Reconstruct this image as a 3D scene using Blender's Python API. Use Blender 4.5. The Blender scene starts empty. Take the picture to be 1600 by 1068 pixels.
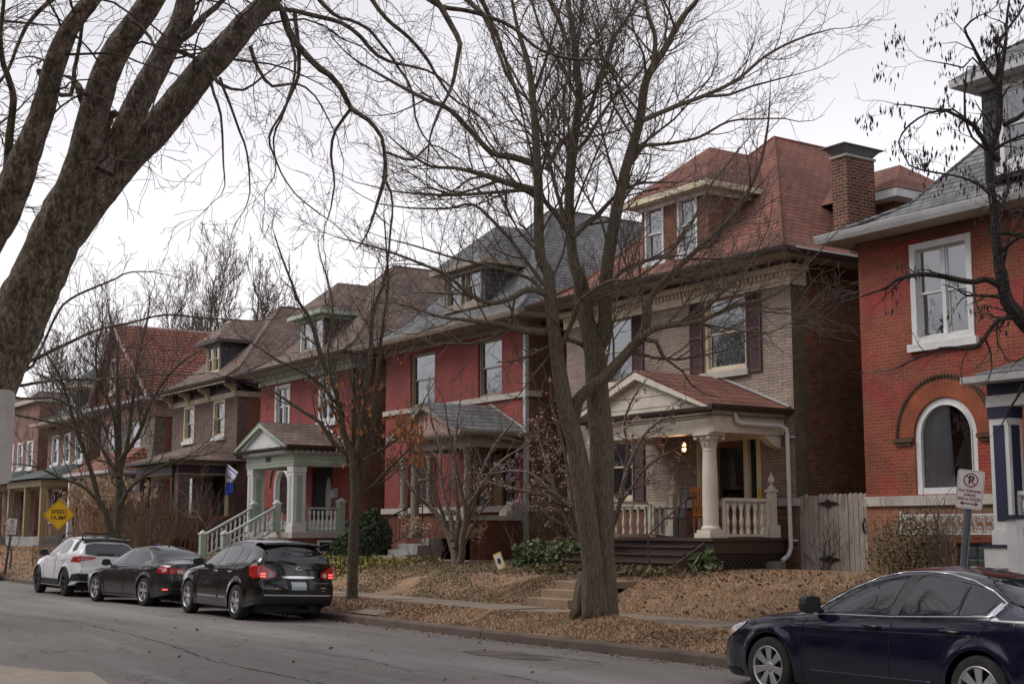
import bpy, bmesh, math, random
import numpy as np
from math import radians as R_, sin, cos, pi, sqrt
from mathutils import Vector, Matrix, noise as mnoise

# ---------------------------------------------------------------- camera
sc = bpy.context.scene
COL = sc.collection
CAM_H = 1.84
cam_d = bpy.data.cameras.new("camera"); cam = bpy.data.objects.new("camera", cam_d); COL.objects.link(cam)
cam_d.sensor_width = 36.0; cam_d.lens = 36.0 * 2131.5 / 1600.0
cam_d.clip_start = 0.1; cam_d.clip_end = 3000
cam.location = (0, 0, CAM_H)
cam.rotation_euler = (R_(90 + 7.856), 0, R_(56.02))
sc.camera = cam
# ---------------------------------------------------------------- sky / sun (overcast)
SUN_EL, SUN_AZ = R_(48), R_(215)
w = bpy.data.worlds.new("World"); sc.world = w; w.use_nodes = True
nt = w.node_tree; nt.nodes.clear()
out = nt.nodes.new('ShaderNodeOutputWorld'); bg = nt.nodes.new('ShaderNodeBackground')
sky = nt.nodes.new('ShaderNodeTexSky'); sky.sky_type = 'NISHITA'; sky.sun_disc = False
sky.sun_elevation = SUN_EL; sky.sun_rotation = SUN_AZ; sky.dust_density = 4.0; sky.air_density = 1.0
hs = nt.nodes.new('ShaderNodeHueSaturation'); hs.inputs['Saturation'].default_value = 0.18; hs.inputs['Value'].default_value = 0.30
tc = nt.nodes.new('ShaderNodeTexCoord')
sepn = nt.nodes.new('ShaderNodeSeparateXYZ'); nt.links.new(tc.outputs['Generated'], sepn.inputs[0])
ramp = nt.nodes.new('ShaderNodeValToRGB')          # cloud deck: bright band low down, greyer lilac overhead
ramp.color_ramp.elements[0].position = 0.0; ramp.color_ramp.elements[0].color = (7.2, 7.0, 7.2, 1)
ramp.color_ramp.elements[1].position = 1.0; ramp.color_ramp.elements[1].color = (3.9, 3.9, 4.2, 1)
e = ramp.color_ramp.elements.new(0.22); e.color = (6.3, 6.15, 6.45, 1)
e = ramp.color_ramp.elements.new(0.42); e.color = (4.7, 4.65, 5.0, 1)
nt.links.new(sepn.outputs['Z'], ramp.inputs[0])
nz = nt.nodes.new('ShaderNodeTexNoise'); nz.inputs['Scale'].default_value = 2.6; nz.inputs['Detail'].default_value = 5; nz.inputs['Roughness'].default_value = .5
mpn = nt.nodes.new('ShaderNodeMapping'); mpn.inputs['Scale'].default_value = (1, 1, 3.0)
nt.links.new(tc.outputs['Generated'], mpn.inputs[0]); nt.links.new(mpn.outputs[0], nz.inputs['Vector'])
mr = nt.nodes.new('ShaderNodeMapRange'); mr.inputs['From Min'].default_value = .3; mr.inputs['From Max'].default_value = .7
mr.inputs['To Min'].default_value = .93; mr.inputs['To Max'].default_value = 1.06
nt.links.new(nz.outputs['Fac'], mr.inputs[0])
vm = nt.nodes.new('ShaderNodeVectorMath'); vm.operation = 'SCALE'
nt.links.new(ramp.outputs[0], vm.inputs[0]); nt.links.new(mr.outputs[0], vm.inputs['Scale'])
mixs = nt.nodes.new('ShaderNodeMix'); mixs.data_type = 'RGBA'; mixs.inputs['Factor'].default_value = .82
nt.links.new(sky.outputs[0], hs.inputs['Color'])
nt.links.new(hs.outputs[0], mixs.inputs[6]); nt.links.new(vm.outputs[0], mixs.inputs[7])
nt.links.new(mixs.outputs[2], bg.inputs['Color']); bg.inputs['Strength'].default_value = 0.15
nt.links.new(bg.outputs[0], out.inputs[0])
sl = bpy.data.lights.new("sun", 'SUN'); so = bpy.data.objects.new("sun", sl); COL.objects.link(so)
sl.energy = 1.5; sl.angle = R_(30); sl.color = (1, .96, .9)
sd = Vector((sin(SUN_AZ) * cos(SUN_EL), cos(SUN_AZ) * cos(SUN_EL), sin(SUN_EL)))
so.rotation_euler = sd.to_track_quat('Z', 'Y').to_euler()
sc.view_settings.view_transform = 'Standard'; sc.view_settings.look = 'None'
sc.view_settings.exposure = 0.36; sc.view_settings.gamma = 1.0
sc.cycles.max_bounces = 5; sc.cycles.diffuse_bounces = 2; sc.cycles.glossy_bounces = 3
sc.cycles.transparent_max_bounces = 10; sc.cycles.transmission_bounces = 3
sc.cycles.use_denoising = True

# ---------------------------------------------------------------- mesh builder
class MB:
    def __init__(s): s.v = []; s.f = []; s.n = 0
    def add(s, vs, fs):
        s.v.extend([tuple(map(float, q)) for q in vs]); n = s.n
        s.f.extend([tuple(n + i for i in f) for f in fs]); s.n += len(vs); return s
    def box(s, x0, x1, y0, y1, z0, z1):
        return s.add([(x0,y0,z0),(x1,y0,z0),(x1,y1,z0),(x0,y1,z0),(x0,y0,z1),(x1,y0,z1),(x1,y1,z1),(x0,y1,z1)],
              [(0,3,2,1),(4,5,6,7),(0,1,5,4),(1,2,6,5),(2,3,7,6),(3,0,4,7)])
    def quad(s, a, b, c, d): return s.add([a,b,c,d], [(0,1,2,3)])
    def poly(s, ps): return s.add(ps, [tuple(range(len(ps)))])
    def prism(s, poly, axis, a, b):
        """poly: 2D points; axis 'x' -> (y,z) pts; 'y' -> (x,z); 'z' -> (x,y)"""
        n = len(poly)
        def P(q, t):
            return {'x': (t, q[0], q[1]), 'y': (q[0], t, q[1]), 'z': (q[0], q[1], t)}[axis]
        vs = [P(q, a) for q in poly] + [P(q, b) for q in poly]
        fs = [tuple(range(n))[::-1], tuple(range(n, 2*n))] + [(i, (i+1) % n, n+(i+1) % n, n+i) for i in range(n)]
        return s.add(vs, fs)
    def lathe(s, prof, cx, cy, z0=0, k=12, axis='z', cap=True):
        vs = []; fs = []
        for r, z in prof:
            for i in range(k):
                a = 2*pi*i/k
                if axis == 'z': vs.append((cx + r*cos(a), cy + r*sin(a), z0 + z))
                else: vs.append((cx + r*cos(a), z0 + z, cy + r*sin(a)))      # axis y : cx,cz given
        m = len(prof)
        for j in range(m-1):
            for i in range(k):
                fs.append((j*k+i, j*k+(i+1) % k, (j+1)*k+(i+1) % k, (j+1)*k+i))
        if cap: fs.append(tuple(range(k))[::-1]); fs.append(tuple((m-1)*k+i for i in range(k)))
        return s.add(vs, fs)
    def tube(s, pts, rad, k=6, cap=True):
        pts = np.asarray(pts, float); n = len(pts)
        if np.isscalar(rad): rad = [rad]*n
        d = np.zeros_like(pts); d[1:-1] = pts[2:] - pts[:-2]; d[0] = pts[1]-pts[0]; d[-1] = pts[-1]-pts[-2]
        d /= np.linalg.norm(d, axis=1)[:, None] + 1e-9
        up = np.array([0, 0, 1.]) if abs(d[0][2]) < .9 else np.array([1., 0, 0])
        vs = []
        u = np.cross(up, d[0]); u /= np.linalg.norm(u)
        for i in range(n):
            u = u - d[i]*np.dot(u, d[i]); u /= np.linalg.norm(u)+1e-9
            v = np.cross(d[i], u)
            for j in range(k):
                a = 2*pi*j/k
                vs.append(pts[i] + (u*cos(a) + v*sin(a))*rad[i])
        fs = []
        for i in range(n-1):
            for j in range(k):
                fs.append((i*k+j, i*k+(j+1) % k, (i+1)*k+(j+1) % k, (i+1)*k+j))
        if cap: fs.append(tuple(range(k))[::-1]); fs.append(tuple((n-1)*k+j for j in range(k)))
        return s.add(vs, fs)
    def grid(s, rows):
        """rows: list of equally long lists of points"""
        m = len(rows[0]); n0 = s.n
        for r in rows: s.v.extend([tuple(map(float, q)) for q in r]); s.n += m
        for i in range(len(rows)-1):
            for j in range(m-1):
                s.f.append((n0+i*m+j, n0+i*m+j+1, n0+(i+1)*m+j+1, n0+(i+1)*m+j))
        return s
    def build(s, name, mat, parent=None, smooth=False, bevel=0, weld=0):
        if s.n == 0: return None
        me = bpy.data.meshes.new(name)
        o0 = Vector((0, 0, 0))
        if parent is not None and '_o' in ORG.get(parent.name, {}): o0 = ORG[parent.name]['_o']
        me.from_pydata([(a-o0.x, b-o0.y, c-o0.z) for a, b, c in s.v], [], s.f)
        me.materials.append(mat)
        if smooth:
            me.polygons.foreach_set('use_smooth', [True]*len(me.polygons))
        o = bpy.data.objects.new(name, me); COL.objects.link(o)
        if parent is not None:
            o.parent = parent
            ORG[o.name] = {'_o': o0}
        if weld:
            m = o.modifiers.new('weld', 'WELD'); m.merge_threshold = weld
        if bevel:
            m = o.modifiers.new('bev', 'BEVEL'); m.width = bevel; m.segments = 2; m.limit_method = 'ANGLE'
        me.validate()
        return o
ORG = {}
def thing(name, label, cat, loc=(0,0,0), group=None, rot=0):
    o = bpy.data.objects.new(name, None); COL.objects.link(o); o.location = loc; o.rotation_euler = (0, 0, rot)
    o.empty_display_size = .2
    o['label'] = label; o['category'] = cat
    if group: o['group'] = group
    ORG[o.name] = {'_o': Vector(loc)}
    return o
def tag(o, label, cat, group=None):
    o['label'] = label; o['category'] = cat
    if group: o['group'] = group
    return o
def kind(o, k='structure'):
    o['kind'] = k; return o
def local(name, label, cat, loc, group=None, rot=0):
    """root whose parts are modelled in local coordinates"""
    o = thing(name, label, cat, loc, group, rot); ORG[o.name] = {}; return o

# ---------------------------------------------------------------- materials
def newmat(name):
    m = bpy.data.materials.new(name); m.use_nodes = True; nt = m.node_tree
    b = nt.nodes['Principled BSDF']; return m, nt, b
def N(nt, t, **kw):
    n = nt.nodes.new(t)
    for k, v in kw.items(): setattr(n, k, v)
    return n
def mixc(nt, fac, a, b, mode='MIX'):
    m = nt.nodes.new('ShaderNodeMix'); m.data_type = 'RGBA'; m.blend_type = mode
    for s, v in ((0, fac), (6, a), (7, b)):
        if hasattr(v, 'is_output') or isinstance(v, bpy.types.NodeSocket): nt.links.new(v, m.inputs[s])
        elif s == 0: m.inputs[0].default_value = v
        else: m.inputs[s].default_value = tuple(v) + ((1,) if len(v) == 3 else ())
    return m.outputs[2]
def noise(nt, scale, detail=4, vec=None, rough=.55, dist=0):
    n = nt.nodes.new('ShaderNodeTexNoise'); n.inputs['Scale'].default_value = scale
    n.inputs['Detail'].default_value = detail; n.inputs['Roughness'].default_value = rough; n.inputs['Distortion'].default_value = dist
    if vec is not None: nt.links.new(vec, n.inputs['Vector'])
    return n.outputs['Fac']
def rng(nt, val, a, b, c=0, d=1):
    m = nt.nodes.new('ShaderNodeMapRange'); nt.links.new(val, m.inputs[0])
    m.inputs[1].default_value = a; m.inputs[2].default_value = b; m.inputs[3].default_value = c; m.inputs[4].default_value = d
    return m.outputs[0]
def objco(nt, scale=None):
    t = nt.nodes.new('ShaderNodeNewGeometry')
    if scale is None: return t.outputs['Position']
    mp = nt.nodes.new('ShaderNodeMapping'); mp.inputs['Scale'].default_value = scale
    nt.links.new(t.outputs['Position'], mp.inputs[0]); return mp.outputs[0]
def bump(nt, b, h, strength=.4, dist=.01):
    n = nt.nodes.new('ShaderNodeBump'); n.inputs['Strength'].default_value = strength; n.inputs['Distance'].default_value = dist
    nt.links.new(h, n.inputs['Height']); nt.links.new(n.outputs[0], b.inputs['Normal'])
def paint(name, col, rough=.5, var=.12, metal=0, dirt=0.0, bumps=0, coat=0):
    m, nt, b = newmat(name)
    co = objco(nt)
    f = noise(nt, 1.7, 6, co)
    dark = [c*(1-var) for c in col]; lite = [min(1, c*(1+var)) for c in col]
    c = mixc(nt, rng(nt, f, .3, .7), dark, lite)
    if dirt:
        g = noise(nt, 9, 8, objco(nt, (1, 1, .35)), .7)
        c = mixc(nt, rng(nt, g, .5, .78, 0, dirt), c, [x*.4 for x in (0.3, .26, .2)])
    nt.links.new(c, b.inputs['Base Color'])
    b.inputs['Roughness'].default_value = rough; b.inputs['Metallic'].default_value = metal
    if coat: b.inputs['Coat Weight'].default_value = coat; b.inputs['Coat Roughness'].default_value = .03
    if bumps: bump(nt, b, noise(nt, 60, 5, co), bumps, .005)
    return m
def wall_uv(nt):
    """(u, v) in metres: u along the wall whatever way it faces, v up"""
    g = nt.nodes.new('ShaderNodeNewGeometry')
    sp = nt.nodes.new('ShaderNodeSeparateXYZ'); nt.links.new(g.outputs['Position'], sp.inputs[0])
    sn = nt.nodes.new('ShaderNodeSeparateXYZ'); nt.links.new(g.outputs['True Normal'], sn.inputs[0])
    ab = N(nt, 'ShaderNodeMath', operation='ABSOLUTE'); nt.links.new(sn.outputs['X'], ab.inputs[0])
    ay = N(nt, 'ShaderNodeMath', operation='ABSOLUTE'); nt.links.new(sn.outputs['Y'], ay.inputs[0])
    gt = N(nt, 'ShaderNodeMath', operation='GREATER_THAN'); nt.links.new(ab.outputs[0], gt.inputs[0]); nt.links.new(ay.outputs[0], gt.inputs[1])
    mx = nt.nodes.new('ShaderNodeMix'); nt.links.new(gt.outputs[0], mx.inputs[0]); nt.links.new(sp.outputs['X'], mx.inputs[2]); nt.links.new(sp.outputs['Y'], mx.inputs[3])
    cb = nt.nodes.new('ShaderNodeCombineXYZ'); nt.links.new(mx.outputs[0], cb.inputs[0]); nt.links.new(sp.outputs['Z'], cb.inputs[1])
    return cb.outputs[0]
def brick(name, c1, c2, mortar, w=.215, h=.0677, mort=.007, rough=.85, var=.35, bstr=.5, bias=0, wob=.004, off=.5, patch=None, smooth=.25):
    m, nt, b = newmat(name)
    uv = wall_uv(nt)
    if wob:
        nn = nt.nodes.new('ShaderNodeTexNoise'); nn.inputs['Scale'].default_value = 3.0
        va = N(nt, 'ShaderNodeVectorMath', operation='MULTIPLY_ADD'); va.inputs[1].default_value = (wob*2,)*3
        nt.links.new(nn.outputs['Color'], va.inputs[0]); nt.links.new(uv, va.inputs[2]); uvv = va.outputs[0]
    else: uvv = uv
    t = nt.nodes.new('ShaderNodeTexBrick'); nt.links.new(uvv, t.inputs['Vector'])
    t.offset = off
    t.inputs['Scale'].default_value = 1.0; t.inputs['Brick Width'].default_value = w; t.inputs['Row Height'].default_value = h
    t.inputs['Mortar Size'].default_value = mort; t.inputs['Mortar Smooth'].default_value = smooth; t.inputs['Bias'].default_value = bias
    t.inputs['Color1'].default_value = (*c1, 1); t.inputs['Color2'].default_value = (*c2, 1); t.inputs['Mortar'].default_value = (*mortar, 1)
    pos = objco(nt)
    f1 = rng(nt, noise(nt, .7, 6, pos, .6), .3, .7, 1-var, 1+var*.6)
    mm = N(nt, 'ShaderNodeVectorMath', operation='SCALE'); nt.links.new(t.outputs['Color'], mm.inputs[0]); nt.links.new(f1, mm.inputs['Scale'])
    c = mm.outputs[0]
    if patch:
        c = mixc(nt, rng(nt, noise(nt, .45, 5, objco(nt, (1, 1, 1.6)), .6), .47, .58), c, mixc(nt, 1.0, c, patch, 'MULTIPLY'))
    # streaky grime
    g = noise(nt, 3.5, 8, objco(nt, (1, 1, .22)), .7)
    c = mixc(nt, rng(nt, g, .5, .75, 0, .45), c, (.035, .028, .024))
    nt.links.new(c, b.inputs['Base Color']); b.inputs['Roughness'].default_value = rough
    inv = N(nt, 'ShaderNodeMath', operation='SUBTRACT'); inv.inputs[0].default_value = 1; nt.links.new(t.outputs['Fac'], inv.inputs[1])
    ad = N(nt, 'ShaderNodeMath', operation='MULTIPLY_ADD'); ad.inputs[1].default_value = .4
    nt.links.new(noise(nt, 40, 4, pos), ad.inputs[0]); nt.links.new(inv.outputs[0], ad.inputs[2])
    bump(nt, b, ad.outputs[0], bstr, .012)
    return m
def glass(name='window glass', tint=(.75,.8,.82), refl=.10):
    m, nt, b = newmat(name); nt.nodes.remove(b)
    o = nt.nodes['Material Output']
    tr = nt.nodes.new('ShaderNodeBsdfTransparent'); tr.inputs[0].default_value = (*tint, 1)
    gl = nt.nodes.new('ShaderNodeBsdfGlossy'); gl.inputs['Roughness'].default_value = .015; gl.inputs[0].default_value = (.95, .97, 1, 1)
    fr = nt.nodes.new('ShaderNodeFresnel'); fr.inputs[0].default_value = 1.52
    ad = N(nt, 'ShaderNodeMath', operation='ADD'); ad.inputs[1].default_value = refl; nt.links.new(fr.outputs[0], ad.inputs[0])
    mx = nt.nodes.new('ShaderNodeMixShader'); nt.links.new(ad.outputs[0], mx.inputs[0]); nt.links.new(tr.outputs[0], mx.inputs[1]); nt.links.new(gl.outputs[0], mx.inputs[2])
    nt.links.new(mx.outputs[0], o.inputs[0])
    bp = nt.nodes.new('ShaderNodeBump'); bp.inputs['Strength'].default_value = .12; bp.inputs['Distance'].default_value = .05
    nt.links.new(noise(nt, 1.4, 3, objco(nt)), bp.inputs['Height']); nt.links.new(bp.outputs[0], gl.inputs['Normal'])
    return m
M = {}
M['glass'] = glass(refl=.16)
M['carglass'] = glass('tinted car glass', (.16, .18, .18), .05)
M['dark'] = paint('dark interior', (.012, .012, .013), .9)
M['curtain'] = paint('pale curtain', (.33, .33, .33), .9)
M['blind'] = paint('window blind', (.15, .18, .18), .8)
M['white'] = paint('white painted wood', (.62, .62, .62), .5, dirt=.25)
M['cream'] = paint('cream painted wood', (.64, .58, .49), .55, dirt=.3)
M['creamtrim'] = paint('cream trim', (.58, .5, .36), .6, dirt=.3)
M['sage'] = paint('sage green paint', (.33, .41, .33), .55, dirt=.2)
M['stone'] = paint('limestone', (.42, .39, .35), .85, .2, dirt=.5, bumps=.3)
M['stonegrey'] = paint('grey limestone', (.30, .29, .28), .9, .2, dirt=.6, bumps=.3)
M['concrete'] = paint('weathered concrete', (.24, .22, .20), .9, .2, dirt=.5, bumps=.4)
M['gutter'] = paint('grey white gutter', (.42, .42, .43), .5, dirt=.3)
M['brown'] = paint('brown gutter', (.045, .03, .025), .5)
M['blackiron'] = paint('black iron', (.012, .012, .013), .45)
M['maroon'] = paint('maroon shutter paint', (.075, .03, .035), .55)
M['brownwood'] = paint('brown deck paint', (.06, .036, .028), .6, .25, dirt=.2)
M['purple'] = paint('dark purple paint', (.03, .015, .028), .5)
M['navy'] = paint('navy trim paint', (.02, .025, .06), .5)
M['taupe'] = paint('taupe paint', (.26, .22, .17), .6, dirt=.3)
M['soffit'] = paint('soffit paint', (.33, .30, .25), .6)
M['doorwood'] = paint('stained door wood', (.16, .07, .025), .4)
M['b_red'] = brick('painted red brick', (.34, .062, .056), (.26, .046, .042), (.115, .026, .024), .215, .0677, .009, .75, .25, patch=(1.0, .95, .75))
M['b_red6'] = brick('orange red brick', (.27, .062, .028), (.20, .042, .02), (.34, .19, .13), .215, .072, .0045, .8, .3, patch=(1.1, .55, .8))
M['b_tan'] = brick('tan roman brick', (.36, .285, .235), (.27, .21, .175), (.07, .055, .048), .30, .072, .006, .85, .2)
M['b_side'] = brick('common dark brick', (.21, .080, .042), (.10, .040, .026), (.24, .16, .11), .215, .0745, .006, .9, .4)
M['b_quoin'] = brick('olive corner brick', (.15, .115, .07), (.10, .08, .05), (.09, .07, .05), .215, .0745, .006, .9, .4)
M['b_chim'] = brick('chimney brick', (.19, .06, .035), (.045, .026, .022), (.36, .27, .20), .215, .08, .008, .9, .4, bias=-.1)
M['b_brown'] = brick('mauve brown brick', (.19, .125, .11), (.14, .09, .08), (.07, .05, .045), .28, .06, .006, .85, .3)
M['b_orange'] = brick('orange common brick', (.30, .11, .055), (.20, .07, .04), (.13, .085, .06), .215, .075, .008, .85, .3)
M['b_tan6'] = brick('buff basement brick', (.27, .15, .09), (.2, .12, .07), (.30, .24, .18), .215, .08, .006, .9, .3, patch=(1.15, .8, .75))
M['b_porch4'] = brick('porch brick', (.19, .055, .03), (.13, .04, .024), (.05, .025, .018), .215, .07, .006, .8, .3)
M['b_stone'] = brick('rough ashlar stone', (.26, .22, .19), (.19, .165, .14), (.1, .085, .07), .7, .3, .015, .95, .35, bstr=.9)
M['b_pink'] = paint('pink render', (.40, .26, .23), .8, .15, dirt=.4)
M['b_far'] = brick('far brown brick', (.26, .13, .10), (.18, .09, .07), (.2, .15, .12), .215, .08, .006, .9, .3)
def shingle(name, a, b_, gap, w=.32, h=.13, var=.4):
    return brick(name, a, b_, gap, w, h, .022, .9, var, bstr=.8, wob=.02, smooth=.8)
M['r_grey'] = shingle('grey slate shingles', (.19, .19, .195), (.12, .12, .125), (.04, .04, .042))
M['r_brown'] = shingle('brown asphalt shingles', (.21, .145, .12), (.14, .095, .08), (.06, .04, .036))
M['r_red'] = shingle('red asphalt shingles', (.245, .095, .065), (.185, .07, .048), (.08, .033, .026))
M['r_slate6'] = shingle('pale grey slates', (.22, .22, .225), (.15, .15, .155), (.05, .05, .05), .3, .13)
M['r_green'] = shingle('grey green shingles', (.12, .14, .14), (.085, .10, .10), (.03, .035, .035))
M['r_tile'] = brick('red clay tiles', (.32, .115, .08), (.24, .085, .055), (.06, .02, .012), .25, .22, .03, .8, .3, bstr=1.0, wob=0, off=0)
M['shake'] = shingle('dark shake siding', (.10, .065, .045), (.07, .045, .032), (.02, .014, .01), .2, .16)
M['shakegrey'] = shingle('grey slate siding', (.10, .10, .105), (.06, .06, .065), (.02, .02, .02), .2, .16)
def bark(name, a, b_, sc_=1.0, moss=0, stretch=.18, vor=1.0, big=0):
    m, nt, b = newmat(name)
    co = objco(nt, (1, 1, stretch))
    f = noise(nt, 28*sc_, 8, co, .7, .6)
    v = nt.nodes.new('ShaderNodeTexVoronoi'); v.feature = 'DISTANCE_TO_EDGE'; v.inputs['Scale'].default_value = 16*sc_; nt.links.new(co, v.inputs['Vector'])
    c = mixc(nt, rng(nt, f, .35, .65), a, b_)
    c = mixc(nt, rng(nt, v.outputs['Distance'], 0, .12, .75*vor, 0), c, [x*.3 for x in a])
    if big:
        h1 = noise(nt, 19, 8, objco(nt, (1, 1, .55)), .75, .35)
        c = mixc(nt, rng(nt, h1, .44, .56), c, mixc(nt, 1.0, c, (.30, .28, .26), 'MULTIPLY'))
        h2 = noise(nt, 34, 5, objco(nt, (1, 1, .8)), .7)
        c = mixc(nt, rng(nt, h2, .58, .66, 0, .7), c, (.36, .30, .25))
    if moss:
        g = noise(nt, 4.5, 6, objco(nt), .65)
        c = mixc(nt, rng(nt, g, .5, .68, 0, moss), c, (.085, .09, .035))
        g2 = noise(nt, 13, 4, objco(nt), .6)
        c = mixc(nt, rng(nt, g2, .63, .72, 0, moss*.8), c, (.22, .13, .06))
    nt.links.new(c, b.inputs['Base Color']); b.inputs['Roughness'].default_value = .95
    ad = N(nt, 'ShaderNodeMath', operation='MULTIPLY_ADD'); ad.inputs[1].default_value = 2.5*vor
    nt.links.new(v.outputs['Distance'], ad.inputs[0]); nt.links.new(f, ad.inputs[2])
    bump(nt, b, ad.outputs[0], 1.0, .045/sc_)
    return m
M['bark1'] = bark('dark mottled bark', (.13, .10, .08), (.36, .295, .235), 1.7, moss=.55, stretch=.45, vor=.5, big=1)
M['bark2'] = bark('furrowed grey bark', (.085, .066, .048), (.24, .19, .135), 1.5, moss=.35, stretch=.10, vor=.6)
M['bark3'] = bark('small tree bark', (.09, .072, .052), (.21, .17, .12), 1.6, moss=.25, stretch=.4)
M['barkpale'] = bark('smooth pale bark', (.22, .17, .14), (.34, .28, .24), 1.3, stretch=.4)
M['barkdark'] = bark('dark rough bark', (.02, .017, .015), (.05, .042, .035), 1.4, moss=.15, stretch=.5)
M['twig1'] = paint('dark twigs', (.06, .043, .04), .9)
M['twig2'] = paint('grey brown twigs', (.13, .10, .085), .9)
M['twigpink'] = paint('pinkish twigs', (.17, .11, .10), .9)
M['leafdead'] = paint('dead orange leaf', (.36, .13, .045), .8, .3)
M['pod'] = paint('dark seed pods', (.022, .014, .013), .8)
M['bud'] = paint('pink grey buds', (.30, .20, .19), .9, .25)
def leafmat(name, a, b_):
    m, nt, b = newmat(name)
    oi = nt.nodes.new('ShaderNodeNewGeometry')
    c = mixc(nt, oi.outputs['Random Per Island'], a, b_)
    nt.links.new(c, b.inputs['Base Color']); b.inputs['Roughness'].default_value = .75
    return m
M['evergreen'] = leafmat('evergreen leaves', (.018, .04, .014), (.06, .10, .035))
M['lightgreen'] = leafmat('grey green leaves', (.06, .09, .035), (.17, .20, .09))
M['yellowgreen'] = leafmat('yellow green ground leaves', (.13, .13, .03), (.32, .26, .08))
M['drygrass'] = leafmat('dry grass blades', (.20, .125, .07), (.60, .40, .25))
M['leafbrown'] = leafmat('curled brown leaves', (.07, .04, .025), (.20, .12, .075))
M['twigtan'] = paint('tan brown twigs', (.15, .105, .07), .9)
M['litter'] = leafmat('fallen leaves', (.10, .065, .045), (.30, .20, .125))
M['plume'] = leafmat('dry plumes', (.36, .24, .15), (.52, .38, .26))
M['brownleaf'] = leafmat('brown shrub leaves', (.06, .045, .018), (.16, .12, .05))
def text_obj(name, body, size, mat, par, loc, rot, ext=.003, off=0, align='CENTER', sx=1):
    cu = bpy.data.curves.new(name, 'FONT'); cu.body = body; cu.size = size; cu.extrude = ext; cu.align_x = align; cu.align_y = 'CENTER'; cu.offset = off; cu.materials.append(mat)
    tmp = bpy.data.objects.new('tmp', cu); COL.objects.link(tmp); bpy.context.view_layer.update()
    me = bpy.data.meshes.new_from_object(tmp.evaluated_get(bpy.context.evaluated_depsgraph_get())); bpy.data.objects.remove(tmp)
    o = bpy.data.objects.new(name, me); COL.objects.link(o); o.location = loc; o.rotation_euler = rot; o.scale = (sx, 1, 1)
    if not me.materials: me.materials.append(mat)
    if par is not None: o.parent = par
    return o
M['galvgrey'] = paint('dull metal mesh hood', (.16,.16,.165), .6, .2)
M['netcurtain'] = paint('white net curtain', (.85, .85, .87), .9)
M['ochre'] = paint('ochre porch paint', (.30, .24, .13), .6, dirt=.3)
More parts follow.
